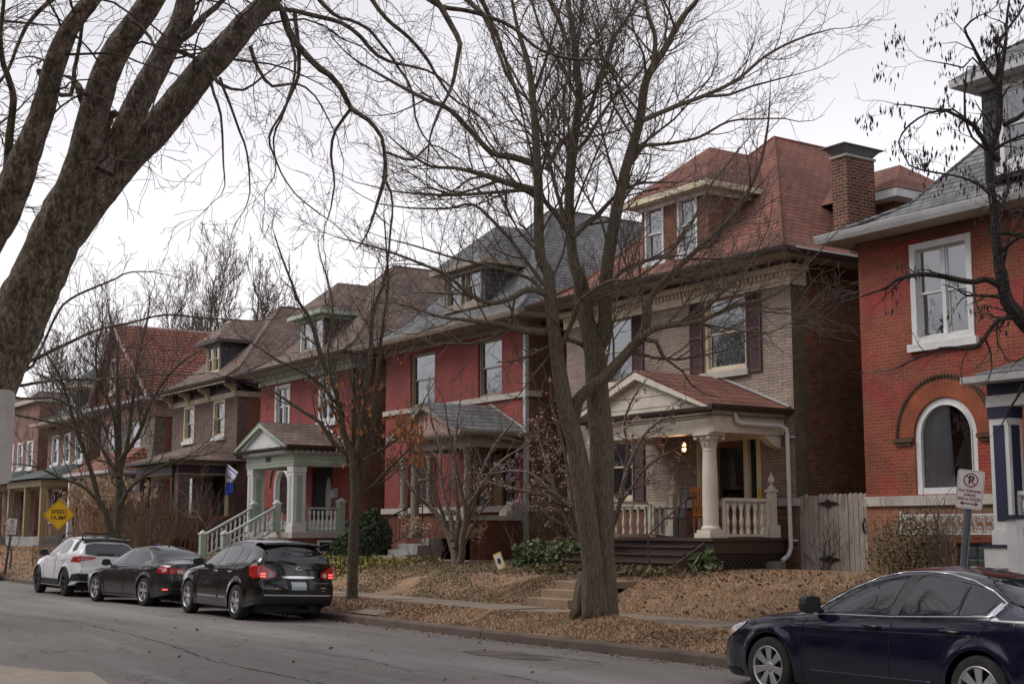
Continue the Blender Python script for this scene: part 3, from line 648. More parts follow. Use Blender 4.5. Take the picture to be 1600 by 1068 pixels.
# ================================================================ HOUSE : tan brick, red roof, columned porch
def house_tan():
    H = thing('brick_house', 'tan brick house with red shingle roof, maroon shutters and cream column porch', 'house', (-26.2, YF, .9), 'houses in a row across the street')
    x0, x1 = -30.5, -21.87; Z1 = 8.0
    door = (-25.15, -22.95, 1.70, 4.1)
    ups = [(-29.05, -27.6, 5.62, 7.5), (-24.83, -23.33, 5.62, 7.5)]
    lw = (-28.9, -27.62, 2.62, 4.35)
    body(H, x0, x1, YF, 33.4, .5, Z1, ups+[lw, door], 'b_tan', 'b_side', 'b_quoin', split=2.38, splitm='b_side')
    MB().box(x0-.04, x1+.04, YF-.07, YF+.5, 2.38, 2.56).build('stone_band', M['stone'], H)
    for u in ups:
        window(H, *u, YF, 'creamtrim', sill='stone', t=.10, blind='blind', bl=1.0, deep=.07)
    window(H, *lw, YF, 'creamtrim', sill='stone', t=.08, blind='blind', bl=1.0)
    for (a, b) in [(-29.53,-29.07),(-27.58,-27.12),(-25.31,-24.85),(-23.31,-22.83)]:
        shutter(H, a, b, 5.5, 7.55)
    for (a, b) in [(-29.38,-28.92),(-27.6,-27.14)]: shutter(H, a, b, 2.58, 4.4)
    # cornice: pale frieze + dentils under the eave
    c = MB(); c.box(x0-.06, x1+.06, YF-.06, YF+.45, 7.40, 7.72); c.box(x0-.16, x1+.16, YF-.16, YF+.45, 7.72, 7.86); c.build('frieze', M['creamtrim'], H)
    d = MB(); dentils(d, x0, x1, YF-.061, 7.60, 7.70, .14, .07, .06); dentils_x(d, YF, YF+.4, x1+.061, 7.60, 7.70, .14, .07, .06); d.build('dentils', M['creamtrim'], H)
    a, b, c_, d_ = main_roof(H, x0, x1, YF, 33.4, 8.08, 'r_red', 12.55, ridge_y=26.35)
    eave_ring(a, b, c_, d_, 8.08, x0, x1, YF, 'brown', H)
    g = MB(); g.box(b+.10, b+.135, c_+.3, d_, 8.06, 8.10); g.build('drip_edge', M['white'], H)
    cx = -26.2
    dormer(H, cx, 1.30, 22.7, 8.6, 10.35, 11.9, 22.32, 'r_red', 'b_side', 'creamtrim', 'white', [(-27.35,-26.6,8.78,10.32), (-26.05,-25.3,8.78,10.32)], ov=.36, gut='white')
    # side bay dormer towards the rear
    s = MB(); s.box(-24.2, -21.6, 25.75, 28.4, 8.0, 9.75); sdm = s.build('side_dormer', M['b_side'], H)
    s = MB(); s.box(-22.75, -21.2, 25.35, 28.8, 9.75, 9.95); s.build('dormer_eave', M['white'], sdm)
    s = MB(); A_ = [(-25.5,25.33,9.96),(-21.18,25.33,9.96),(-21.18,28.82,9.96),(-25.5,28.82,9.96)]; p_, q_ = (-22.5,27.07,11.05), (-25.5,27.07,11.05)
    s.quad(A_[0],A_[1],p_,q_); s.add([A_[1],A_[2],p_],[(0,1,2)]); s.quad(A_[2],A_[3],q_,p_); s.build('dormer_roof', M['r_red'], sdm)
    # chimney
    ch = MB(); ch.box(-22.33, -21.86, 24.38, 25.36, 7.8, 10.72); chm = ch.build('chimney', M['b_chim'], H)
    k = MB(); k.box(-22.36, -21.83, 24.34, 25.40, 10.722, 10.78); k.build('chimney_cap', M['stone'], chm)
    k = MB()
    k.add([(-22.30,24.42,10.782),(-21.89,24.42,10.782),(-21.89,25.32,10.782),(-22.30,25.32,10.782),(-22.44,24.22,10.97),(-21.76,24.22,10.97),(-21.76,25.50,10.97),(-22.44,25.50,10.97)],[(0,1,5,4),(1,2,6,5),(2,3,7,6),(3,0,4,7)])
    k.box(-22.50, -21.70, 24.15, 25.57, 10.972, 10.995); k.build('chimney_hood', M['galvgrey'], chm)
    # porch
    px0, px1, py = -26.75, -22.2, 20.25; zf = 1.68
    P = MB(); P.box(px0, px1+.05, py-.12, YF-.01, zf-.07, zf); P.box(px0+.05, px1, py-.05, YF-.01, zf-.34, zf-.072); po = P.build('porch_floor', M['brownwood'], H)
    lt = MB(); z0_, z1_ = .95, zf-.36                         # diagonal lattice skirts
    def lat(p, q):
        L = math.hypot(q[0]-p[0], q[1]-p[1]); n = int(L/.13); h = z1_-z0_
        for s_ in (1, -1):
            for i in range(-6, n+6):
                a_ = i*.13; b_ = a_+s_*h; u0, u1 = a_, b_; w0, w1 = z0_, z1_
                for _ in (0, 1):
                    if u0 < 0: w0 = w0+(0-u0)/(u1-u0)*(w1-w0) if u1 != u0 else w0; u0 = 0
                    if u1 < 0: w1 = w0+(0-u0)/(u1-u0)*(w1-w0) if u1 != u0 else w1; u1 = 0
                    u0, u1, w0, w1 = u1, u0, w1, w0
                if max(a_, b_) < .02 or min(a_, b_) > L-.02: continue
                if a_ > L or b_ > L or a_ < 0 or b_ < 0:
                    ta = 0; tb = 1; d_ = b_-a_
                    t0 = (0-a_)/d_; t1 = (L-a_)/d_; lo, hi = max(0, min(t0, t1)), min(1, max(t0, t1))
                    if hi-lo < .05: continue
                    u0, u1, w0, w1 = a_+d_*lo, a_+d_*hi, z0_+h*lo, z0_+h*hi
                else: u0, u1, w0, w1 = a_, b_, z0_, z1_
                A = (p[0]+(q[0]-p[0])*u0/L, p[1]+(q[1]-p[1])*u0/L, w0); B = (p[0]+(q[0]-p[0])*u1/L, p[1]+(q[1]-p[1])*u1/L, w1)
                nx, ny = (q[1]-p[1])/L*.012*(1+s_), -(q[0]-p[0])/L*.012*(1+s_)
                lt.add([(A[0]+nx,A[1]+ny,A[2]-.025),(B[0]+nx,B[1]+ny,B[2]-.025),(B[0]+nx,B[1]+ny,B[2]+.025),(A[0]+nx,A[1]+ny,A[2]+.025)],[(0,1,2,3)])
    lat((px1-.01, py+.0), (px1-.01, YF-.15)); lat((-23.25, py-.02), (px1-.02, py-.02))
    lt.build('lattice', M['brownwood'], po)
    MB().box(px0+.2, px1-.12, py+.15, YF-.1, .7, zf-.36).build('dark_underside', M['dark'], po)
    MB().box(px1-.02, px1+.04, py-.05, YF-.02, .88, .97).build('skirt_board', M['brownwood'], po)
    # steps
    for i in range(4):
        zt = zf-.07-.165*(i+1)+.06; yy = py-.12-.28*(i+1)
        S = MB(); S.box(-26.5, -22.45, yy-.03, yy+.28, zt-.04, zt); S.box(-26.45, -22.5, yy+.02, py-.06, zt-.20, zt-.042); S.build('step', M['brownwood'], po)
    st = MB(); st.prism([(py-.13, zf-.1), (py-.13, zf-.5), (py-1.3, .72), (py-1.3, .95)], 'x', -22.44, -22.39); st.build('stringer', M['brownwood'], po)
    hr = MB(); hr.tube([(-23.25, py-1.0, .9), (-23.25, py-1.0, 1.72), (-23.25, py-.92, 1.80), (-23.25, py+.15, 2.55), (-23.25, py+.40, 2.58)], .022, 6); hr.tube([(-23.25, py+.1, zf), (-23.25, py+.1, 2.5)], .018, 6)
    hr.build('handrail', M['maroon'], po)
    # columns
    for cxx, cyy in ((-22.55, py+.2), (-26.4, py+.2)):
        q = MB(); q.box(cxx-.26, cxx+.26, cyy-.26, cyy+.26, zf, zf+.10); q.box(cxx-.22, cxx+.22, cyy-.22, cyy+.22, zf+.102, zf+.17)
        q.lathe([(.21,0),(.22,.04),(.19,.07),(.175,.10),(.178,.5),(.17,1.2),(.150,1.72),(.165,1.74),(.150,1.77)], cxx, cyy, zf+.17, 20)
        # leafy capital
        q.lathe([(.15,0),(.155,.06),(.185,.12),(.165,.13),(.175,.18),(.235,.27),(.215,.29)], cxx, cyy, zf+1.94, 16)
        for k_ in range(12):
            an = 2*pi*k_/12; ca, sa = cos(an), sin(an)
            for (r0, r1, zz, hh) in ((.16,.215,.02,.10), (.175,.25,.11,.10)):
                tw = .035
                q.add([(cxx+r0*ca-tw*sa, cyy+r0*sa+tw*ca, zf+1.94+zz), (cxx+r0*ca+tw*sa, cyy+r0*sa-tw*ca, zf+1.94+zz), (cxx+(r1-.03)*ca+tw*.9*sa, cyy+(r1-.03)*sa-tw*.9*ca, zf+1.94+zz+hh), (cxx+(r1-.03)*ca-tw*.9*sa, cyy+(r1-.03)*sa+tw*.9*ca, zf+1.94+zz+hh), (cxx+r1*ca, cyy+r1*sa, zf+1.94+zz+hh-.02)], [(0,1,2,3),(3,2,4)])
        for sx in (-1,1):
            for sy in (-1,1):
                q.lathe([(.0,-.03),(.045,-.03),(.045,.03),(.0,.03)], cxx+sx*.21, cyy+sy*.21, zf+2.17, 8)
        q.box(cxx-.26, cxx+.26, cyy-.26, cyy+.26, zf+2.23, zf+2.29); q.build('column', M['cream'], po, smooth=False)
    # beam, ceiling
    zb = zf+2.29
    B = MB(); B.box(px0, px1+.02, py, py+.34, zb, zb+.33); B.box(px1-.32, px1+.02, py+.342, YF-.02, zb, zb+.33); B.box(px0, px0+.32, py+.342, YF-.02, zb, zb+.33)
    B.box(px0-.05, px1+.07, py-.05, YF-.02, zb+.40, zb+.47); B.box(px0-.03, px1+.045, py-.025, YF-.022, zb+.331, zb+.36)
    be = B.build('beam', M['cream'], po)
    dn = MB(); dentils(dn, px0, px1, py-.003, zb+.34, zb+.40, .11, .06, .03); dentils_x(dn, py, YF-.1, px1+.022, zb+.34, zb+.40, .11, .06, .03); dn.build('dentils', M['taupe'], be)
    MB().quad((px0,py,zb+.2),(px1,py,zb+.2),(px1,YF,zb+.2),(px0,YF,zb+.2)).build('porch_ceiling', M['taupe'], po)
    # scroll bracket at the wall
    br = MB(); pts = []
    for i in range(13):
        a_ = pi*.5*i/12; pts.append((YF-.05-.42*(1-sin(a_)), zb-.30*(cos(a_))**1.3-.02*sin(i*1.1)))
    br.prism([(YF-.03, zb-.002), (YF-.5, zb-.002)] + [(YF-.5+.45*t_/8, zb-.06-.22*math.sin(t_/8*pi/2)) for t_ in range(9)] + [(YF-.03, zb-.30)], 'x', px1-.28, px1-.06); br.build('bracket', M['cream'], be)
    gable_porch_roof(po, px0-.12, px1+.12, py-.22, YF-.005, 4.55, 5.52, 'r_red', 'brown', 'cream', 'cream', ov=.12)
    fl = MB(); xm = (px0+px1)/2
    for sg in (-1, 1): fl.tube([(xm, YF-.03, 5.56), (xm+sg*2.5, YF-.03, 4.60)], .045, 4)
    fl.build('flashing', M['stonegrey'], po)
    sl_ = MB()
    for i in range(3): zz = 4.62+.26*i; wd = (5.38-zz)/(5.38-4.53)*2.2; sl_.box(xm-wd, xm+wd, py-.168, py-.160, zz, zz+.012)
    sl_.build('siding_line', M['taupe'], po)
    # balustrades
    railing_run(po, (px1-.22, py+.46), (px1-.22, YF-.42), zf, zf, .21, 'cream', 'cream', 8)
    railing_run(po, (px0+.12, py+.45), (px0+.12, YF-.3), zf, zf, .21, 'cream', 'cream', 8)
    railing_run(po, (-26.2, YF-.62), (-25.5, YF-.62), zf, zf, .21, 'cream', 'cream', 8)
    for (nx_, ny_) in ((px1-.2, YF-.24), (-25.35, YF-.62)):
        n_ = MB(); n_.box(nx_-.13, nx_+.13, ny_-.13, ny_+.13, zf, zf+.28); n_.box(nx_-.08, nx_+.08, ny_-.08, ny_+.08, zf+.28, zf+1.02); n_.box(nx_-.11, nx_+.11, ny_-.11, ny_+.11, zf+1.02, zf+1.07)
        n_.lathe([(.10,0),(.09,.05),(.035,.09),(.03,.13),(.075,.18),(.08,.23),(.05,.29),(.015,.34),(.018,.38),(0.001,.40)], nx_, ny_, zf+1.07, 12); n_.build('newel_post', M['cream'], po)
    # entrance
    e = MB(); a, b, c, d = door
    e.box(a, b, YF+.0, YF+.12, d-.16, d); e.box(a-.10, b+.10, YF-.07, YF-.002, d+.002, d+.18)
    for xx in (a, a+.42, b-.56, b-.14): e.box(xx, xx+.14, YF-.02, YF+.12, c, d-.162)
    en = e.build('door_frame', M['creamtrim'], H)
    dd = MB(); ring_y(dd, a+.565, b-.565, c+.02, d-.17, .13, YF+.09, YF+.13); dd.box(a+.70, b-.70, YF+.10, YF+.12, c+.15, c+.75); dr = dd.build('door', M['doorwood'], H)
    MB().quad((a+.69,YF+.11,c+.76),(b-.69,YF+.11,c+.76),(b-.69,YF+.11,d-.3),(a+.69,YF+.11,d-.3)).build('pane', M['carglass'], dr)
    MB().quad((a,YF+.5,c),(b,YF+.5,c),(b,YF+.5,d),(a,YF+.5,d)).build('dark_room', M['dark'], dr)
    sd_ = MB(); sd_.quad((a+.14,YF+.08,c),(a+.42,YF+.08,c),(a+.42,YF+.08,d-.16),(a+.14,YF+.08,d-.16)); sd_.quad((b-.42,YF+.08,c),(b-.14,YF+.08,c),(b-.14,YF+.08,d-.16),(b-.42,YF+.08,d-.16)); sd_.build('side_light', M['carglass'], en)
    # lit porch lantern
    L = thing('porch_lantern', 'small lit amber lantern hanging under the cream porch ceiling', 'lantern', (-23.9, 20.9, 3.9))
    f = MB(); f.tube([(-23.9,20.9,4.16),(-23.9,20.9,3.92)], .01, 5); f.lathe([(.02,.16),(.085,.12),(.09,.10)], -23.9, 20.9, 3.76, 6); f.lathe([(.06,0),(.07,.015)], -23.9, 20.9, 3.60, 6)
    for i in range(6): f.tube([(-23.9+.075*cos(i*pi/3),20.9+.075*sin(i*pi/3),3.86),(-23.9+.06*cos(i*pi/3),20.9+.06*sin(i*pi/3),3.61)], .007, 4)
    f.build('lantern_frame', M['blackiron'], L)
    em, nt, bb = newmat('lit lamp'); bb.inputs['Emission Color'].default_value = (1, .55, .18, 1); bb.inputs['Emission Strength'].default_value = 7; bb.inputs['Base Color'].default_value = (.8,.5,.2,1)
    MB().lathe([(.02,0),(.045,.04),(.05,.10),(.03,.17),(.01,.2)], -23.9, 20.9, 3.64, 10).build('bulb', em, L, smooth=True)
    pl = bpy.data.lights.new('lantern_light', 'POINT'); pl.energy = 6; pl.color = (1,.6,.3); pl.shadow_soft_size = .08
    plo = bpy.data.objects.new('lantern_light', pl); COL.objects.link(plo); plo.parent = L; plo.location = (0, -.15, -.2)
    # downspout: gutter end of porch, across, then down the corner
    ds = MB(); w_ = .05
    ds.tube([(px1+.1, py+.55, 4.42), (px1+.12, py+.60, 4.22), (px1+.16, py+.7, 4.18), (px1+.22, YF-.35, 4.16), (px1+.24, YF-.18, 4.10), (px1+.24, YF-.14, 4.0), (px1+.24, YF-.12, 1.45), (px1+.24, YF-.2, 1.3), (px1+.26, YF-.42, 1.18)], w_, 8)
    for zz in (1.6, 3.9): ds.box(px1+.17, px1+.34, YF-.08, YF+.0, zz, zz+.04)
    ds.build('downspout', M['white'], H)
    MB().box(-22.75, -22.0, 21.75, 22.15, .8, 1.16).build('splash_block', M['concrete'], H)
    stk = MB(); stk.box(-23.05, -22.93, YF-.03, YF-.005, 2.55, 2.78); stk.build('security_sticker', paint('yellow sticker', (.5,.4,.02), .5), H)
def shutter(par, a, b, z0, z1):
    s = MB(); y = YF-.05
    s.box(a, a+.05, y, y+.045, z0, z1); s.box(b-.05, b, y, y+.045, z0, z1)
    for zz in (z0, (z0+z1)/2-.03, z1-.06): s.box(a+.05, b-.05, y, y+.045, zz, zz+.06)
    n = int((z1-z0)/.045)
    for i in range(n):
        zz = z0+.06+i*.045
        if zz > z1-.08: break
        s.add([(a+.05,y+.008,zz),(b-.05,y+.008,zz),(b-.05,y+.036,zz+.036),(a+.05,y+.036,zz+.036)],[(0,1,2,3)])
    return s.build('shutter', M['maroon'], par)
house_tan()

# ================================================================ HOUSE : right, orange red brick, arched window
def house_arch():
    H = thing('brick_house', 'orange red brick house at the right with a big arched window and pale slate roof', 'house', (-15.6, YF, .9), 'houses in a row across the street')
    x0, x1 = -19.85, -11.3
    up = (-18.45, -16.93, 5.62, 7.70); aw = (-18.52, -17.0, 2.56, 4.48, True)
    up2 = (-14.3, -12.8, 5.62, 7.70); bs = (-17.6, -16.3, 1.05, 1.75); dr = (-14.2, -13.0, 1.6, 4.2)
    body(H, x0, x1, YF, 37, .5, 8.0, [up, up2, aw, bs, dr], 'b_red6', 'b_side', split=2.34, splitm='b_tan6')
    b = MB(); x = x0-.03; rnd = random.Random(5)
    while x < x1:
        L = rnd.uniform(.7, 1.5); b.box(x+.004, min(x+L, x1+.03), YF-.06-rnd.uniform(0,.008), YF+.03, 2.34, 2.54); x += L
    b.build('stone_band', M['stone'], H)
    window(H, *up, YF, 'white', sill='white', t=.13, twin=True, blind='blind', bl=.55, deep=.09, silld=.1, fo=YF-.03)
    window(H, *up2, YF, 'white', sill='white', t=.13, twin=True, blind='blind', bl=1, deep=.09)
    # arched window
    a, b_, z0, z1 = aw[:4]; r = (b_-a)/2; cx = (a+b_)/2; zc = z1-r
    def arcpts(rr, n=24): return [(cx+rr*cos(pi*k/n), zc+rr*sin(pi*k/n)) for k in range(n+1)]
    f = MB(); o1 = [(cx+r, z0)]+arcpts(r)+[(cx-r, z0)]; i1 = [(cx+r-.14, z0)]+arcpts(r-.14)+[(cx-r+.14, z0)]
    for k in range(len(o1)-1):
        p, q, s, t = o1[k], o1[k+1], i1[k+1], i1[k]
        ya, yb = YF+.03, YF+.12
        f.add([(p[0],ya,p[1]),(q[0],ya,q[1]),(s[0],ya,s[1]),(t[0],ya,t[1]),(s[0],yb,s[1]),(t[0],yb,t[1])],[(0,1,2,3),(3,2,4,5)])
        # inner bead
        f.tube([(t[0],ya-.01,t[1]),(s[0],ya-.01,s[1])], .016, 5, False)
    f.box(a+.02, b_-.02, YF+.02, YF+.12, z0, z0+.13)
    W = f.build('arched_window', M['white'], H)
    g = MB(); g.poly([(p[0], YF+.09, p[1]) for p in i1]); g.build('pane', M['glass'], W)
    c = MB(); rows = [[], []]; n = 46
    for k in range(n+1):
        xx = a+.10+(.66)*k/n
        hz = zc+sqrt(max(0, (r-.04)**2-(xx-cx)**2))
        rows[0].append((xx+.08*k/n, YF+.17+.03*sin(k*1.3)+.012*sin(k*3.1), z0)); rows[1].append((xx, YF+.16+.02*sin(k*1.3), hz))
    c.grid(rows).build('curtain', M['netcurtain'], W, smooth=True)
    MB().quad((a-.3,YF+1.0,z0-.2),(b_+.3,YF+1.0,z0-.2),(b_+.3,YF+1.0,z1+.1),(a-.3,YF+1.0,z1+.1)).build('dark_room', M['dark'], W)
    # voussoir ring and label mould
    rg = MB(); n = 58
    vm_ = MB()
    for k in range(n):
        a0, a1 = pi*k/n+.004, pi*(k+1)/n-.004
        pr = []
        for rr, aa in ((r+.01, a0), (r+.36, a0), (r+.36, a1), (r+.01, a1)): pr.append((cx+rr*cos(aa), zc+rr*sin(aa)))
        vm_.prism(pr, 'y', YF-.018, YF+.0)
    vm_.build('brick_arch', paint('arch brick', (.28,.075,.035), .85, .35, dirt=.2), H)
    for ri, ro, dep in ((.365, .42, .02), (.425, .475, .045)):
        for k in range(44):
            a0, a1 = pi*k/44+.01, pi*(k+1)/44-.01 if ri < .45 else pi*(k+1)/44
            rg.prism([(cx+(r+q)*cos(w_), zc+(r+q)*sin(w_)) for q, w_ in ((ri,a0),(ro,a0),(ro,a1),(ri,a1))], 'y', YF-dep, YF)
    for sg in (-1, 1):
        xa = cx+sg*(r+.02); xb = cx+sg*(r+.53); rg.box(min(xa,xb), max(xa,xb), YF-.07, YF, zc-.09, zc-.01); rg.box(min(xa,xb)+.05, max(xa,xb)-.05, YF-.04, YF, zc-.16, zc-.092)
    rg.build('arch_moulding', paint('sooty brick moulding', (.10,.055,.032), .9, .4), H)
    # wrought iron white planter rail
    pl = thing('window_box_rail', 'white ornamental cast iron planter rail over the basement window', 'planter rail', (-18.0, YF-.35, 1.9))
    q = MB(); xa, xb, za, zb, yy = -18.62, -16.12, 1.78, 2.14, YF-.38
    for zz in (za, zb): q.box(xa, xb, yy-.015, yy+.015, zz-.015, zz+.015); q.box(xb-.012, xb+.012, yy, YF-.01, zz-.012, zz+.012); q.box(xa-.012, xa+.012, yy, YF-.01, zz-.012, zz+.012)
    for xx in (xa, xb): q.box(xx-.02, xx+.02, yy-.02, yy+.02, za-.05, zb+.07)
    q.build('rail_frame', M['white'], pl)
    s = MB(); nn = 12; wq = (xb-xa)/nn; hc = (za+zb)/2
    for i in range(nn):
        c0 = xa+wq*(i+.5)
        for sg in (-1, 1):
            for up_ in (-1, 1):
                pts = []
                for k in range(12):
                    t = k/11*1.6*pi; rr = .085*(1-t/(2.2*pi)); pts.append((c0+sg*(.012+.07-rr*cos(t)*1.0), yy, hc+up_*(.08+rr*sin(t)*1.0)))
                s.tube(pts, .0075, 4, False)
        s.tube([(c0,yy,za),(c0,yy,zb)], .007, 4); s.tube([(c0-wq/2,yy,za+.02),(c0,yy,hc),(c0-wq/2,yy,zb-.02)], .007, 4); s.tube([(c0+wq/2,yy,za+.02),(c0,yy,hc),(c0+wq/2,yy,zb-.02)], .007, 4)
    s.build('scroll_work', M['white'], pl)
    # basement glass block window
    gb = MB(); gm, nt_, b2 = newmat('glass block'); b2.inputs['Base Color'].default_value = (.10,.12,.12,1); b2.inputs['Roughness'].default_value = .15
    for i in range(6):
        for j in range(3):
            gb.box(bs[0]+.02+i*.212, bs[0]+.215+i*.212, YF+.06, YF+.12, bs[2]+.02+j*.23, bs[2]+.235+j*.23)
    gb.build('glass_block', gm, H, bevel=.02); MB().box(bs[0], bs[1], YF+.10, YF+.14, bs[2], bs[3]).build('block_mortar', M['gutter'], H)
    # roof and eave
    A, B, C, D = main_roof(H, x0, x1, YF, 37, 8.12, 'r_slate6', 12.9, ov=.42, ovf=.66, kick=1.3, kz=.62, ridge_y=26.9)
    eave_ring(A, B, C, D, 8.12, x0, x1, YF, 'gutter', H, h=.16, soffit='soffit')
    fz = MB(); fz.box(x0-.03, x1+.03, YF-.05, YF+.3, 7.8, 7.955); fz.build('frieze', M['b_side'], H)
    dormer(H, -15.4, 1.35, 22.7, 8.7, 10.75, 12.2, 22.25, 'r_slate6', 'shakegrey', 'gutter', 'white', [(-16.35,-15.5,8.95,10.6), (-15.2,-14.35,8.95,10.6)], ov=.42, gut='stonegrey', t=.1)
    # porch with navy and white post
    px0, px1, py, zf = -15.12, -11.6, 20.2, 1.55
    po = MB().box(px0-.1, px1, py-.1, YF-.01, zf-.35, zf).build('porch_floor', M['white'], H)
    MB().box(px0-.13, px1, py-.13, YF-.012, zf+.002, zf+.05).build('floor_edge', M['navy'], po)
    MB().box(px0+.1, px0+.4, py+.0, py+.3, .6, zf-.352).build('porch_pier', M['white'], po)
    l2 = MB()
    for i in range(12):
        for sg in (-1, 1): l2.add([(px0+.45+.16*i,py+.1-.01*sg,.85),(px0+.50+.16*i,py+.1-.01*sg,.85),(px0+.50+.16*i+sg*.35,py+.1-.01*sg,zf-.36),(px0+.45+.16*i+sg*.35,py+.1-.01*sg,zf-.36)],[(0,1,2,3)])
    l2.build('lattice', M['white'], po)
    for cxx in (px0+.22, -12.0):
        c_ = MB(); c_.box(cxx-.22, cxx+.22, py-.0, py+.44, zf+.05, zf+.30); c_.box(cxx-.19, cxx+.19, py+.03, py+.41, zf+.302, zf+2.22); cc = c_.build('porch_post', M['white'], po)
        c_ = MB(); c_.box(cxx-.11, cxx+.11, py+.018, py+.029, zf+.45, zf+2.1); c_.box(cxx+.191, cxx+.202, py+.11, py+.33, zf+.45, zf+2.1); c_.box(cxx-.21, cxx+.21, py+.01, py+.43, zf+2.222, zf+2.42); c_.build('post_panel', M['navy'], cc)
    bm_ = MB(); bm_.box(px0-.02, px1, py+.03, py+.40, zf+2.42, zf+2.62); bm_.box(px0-.02, px0+.35, py+.402, YF-.02, zf+2.42, zf+2.62); be = bm_.build('beam', M['white'], po)
    MB().box(px0+.0, px1, py+.05, YF-.02, zf+2.622, zf+2.83).build('porch_frieze', M['navy'], be)
    dn = MB(); dentils(dn, px0, px1, py+.02, zf+2.84, zf+2.93, .12, .065, .05); dn.build('dentils', M['taupe'], be)
    r = MB(); ze = 4.50; hip_rings(r, [(px0-.16, px1+.4, py-.28, 24.2, ze)], (px0+1.2, YF+.05, px1-1.2, YF+.05, 5.42)); r.build('porch_roof', M['r_slate6'], po)
    g = MB(); g.box(px0-.24, px1+.5, py-.36, YF-.01, ze-.12, ze-.004); g.build('porch_gutter', M['gutter'], po)
    railing_run(po, (px0+.45, py+.2), (-13.9, py+.2), zf+.05, zf+.05, .16, 'white', 'white', 8, hb=.14)
    # stair with newel
    for i in range(5): MB().box(-13.9, -12.6, py-.1-.28*(i+1), py-.1-.28*i, .6, zf-.16*(i+1)).build('step', M['white'], po)
    nw = MB(); nw.box(-14.10, -13.92, py-.98, py-.80, .7, 2.02); nw.build('newel_post', M['white'], po); MB().box(-14.14, -13.88, py-1.02, py-.76, 2.02, 2.09).build('newel_cap', M['navy'], po)
    h_ = MB(); h_.tube([(-14.01, py-.85, 1.9), (-14.01, py+.1, 2.5)], .04, 6)
    for i in range(4): h_.tube([(-14.01, py-.7+.2*i, 1.1+.1*i), (-14.01, py-.7+.2*i, 2.0+.12*i)], .02, 6)
    h_.build('stair_railing', M['white'], po)
    MB().quad((dr[0],YF+.12,dr[2]),(dr[1],YF+.12,dr[2]),(dr[1],YF+.12,dr[3]),(dr[0],YF+.12,dr[3])).build('door', M['navy'], H)
house_arch()

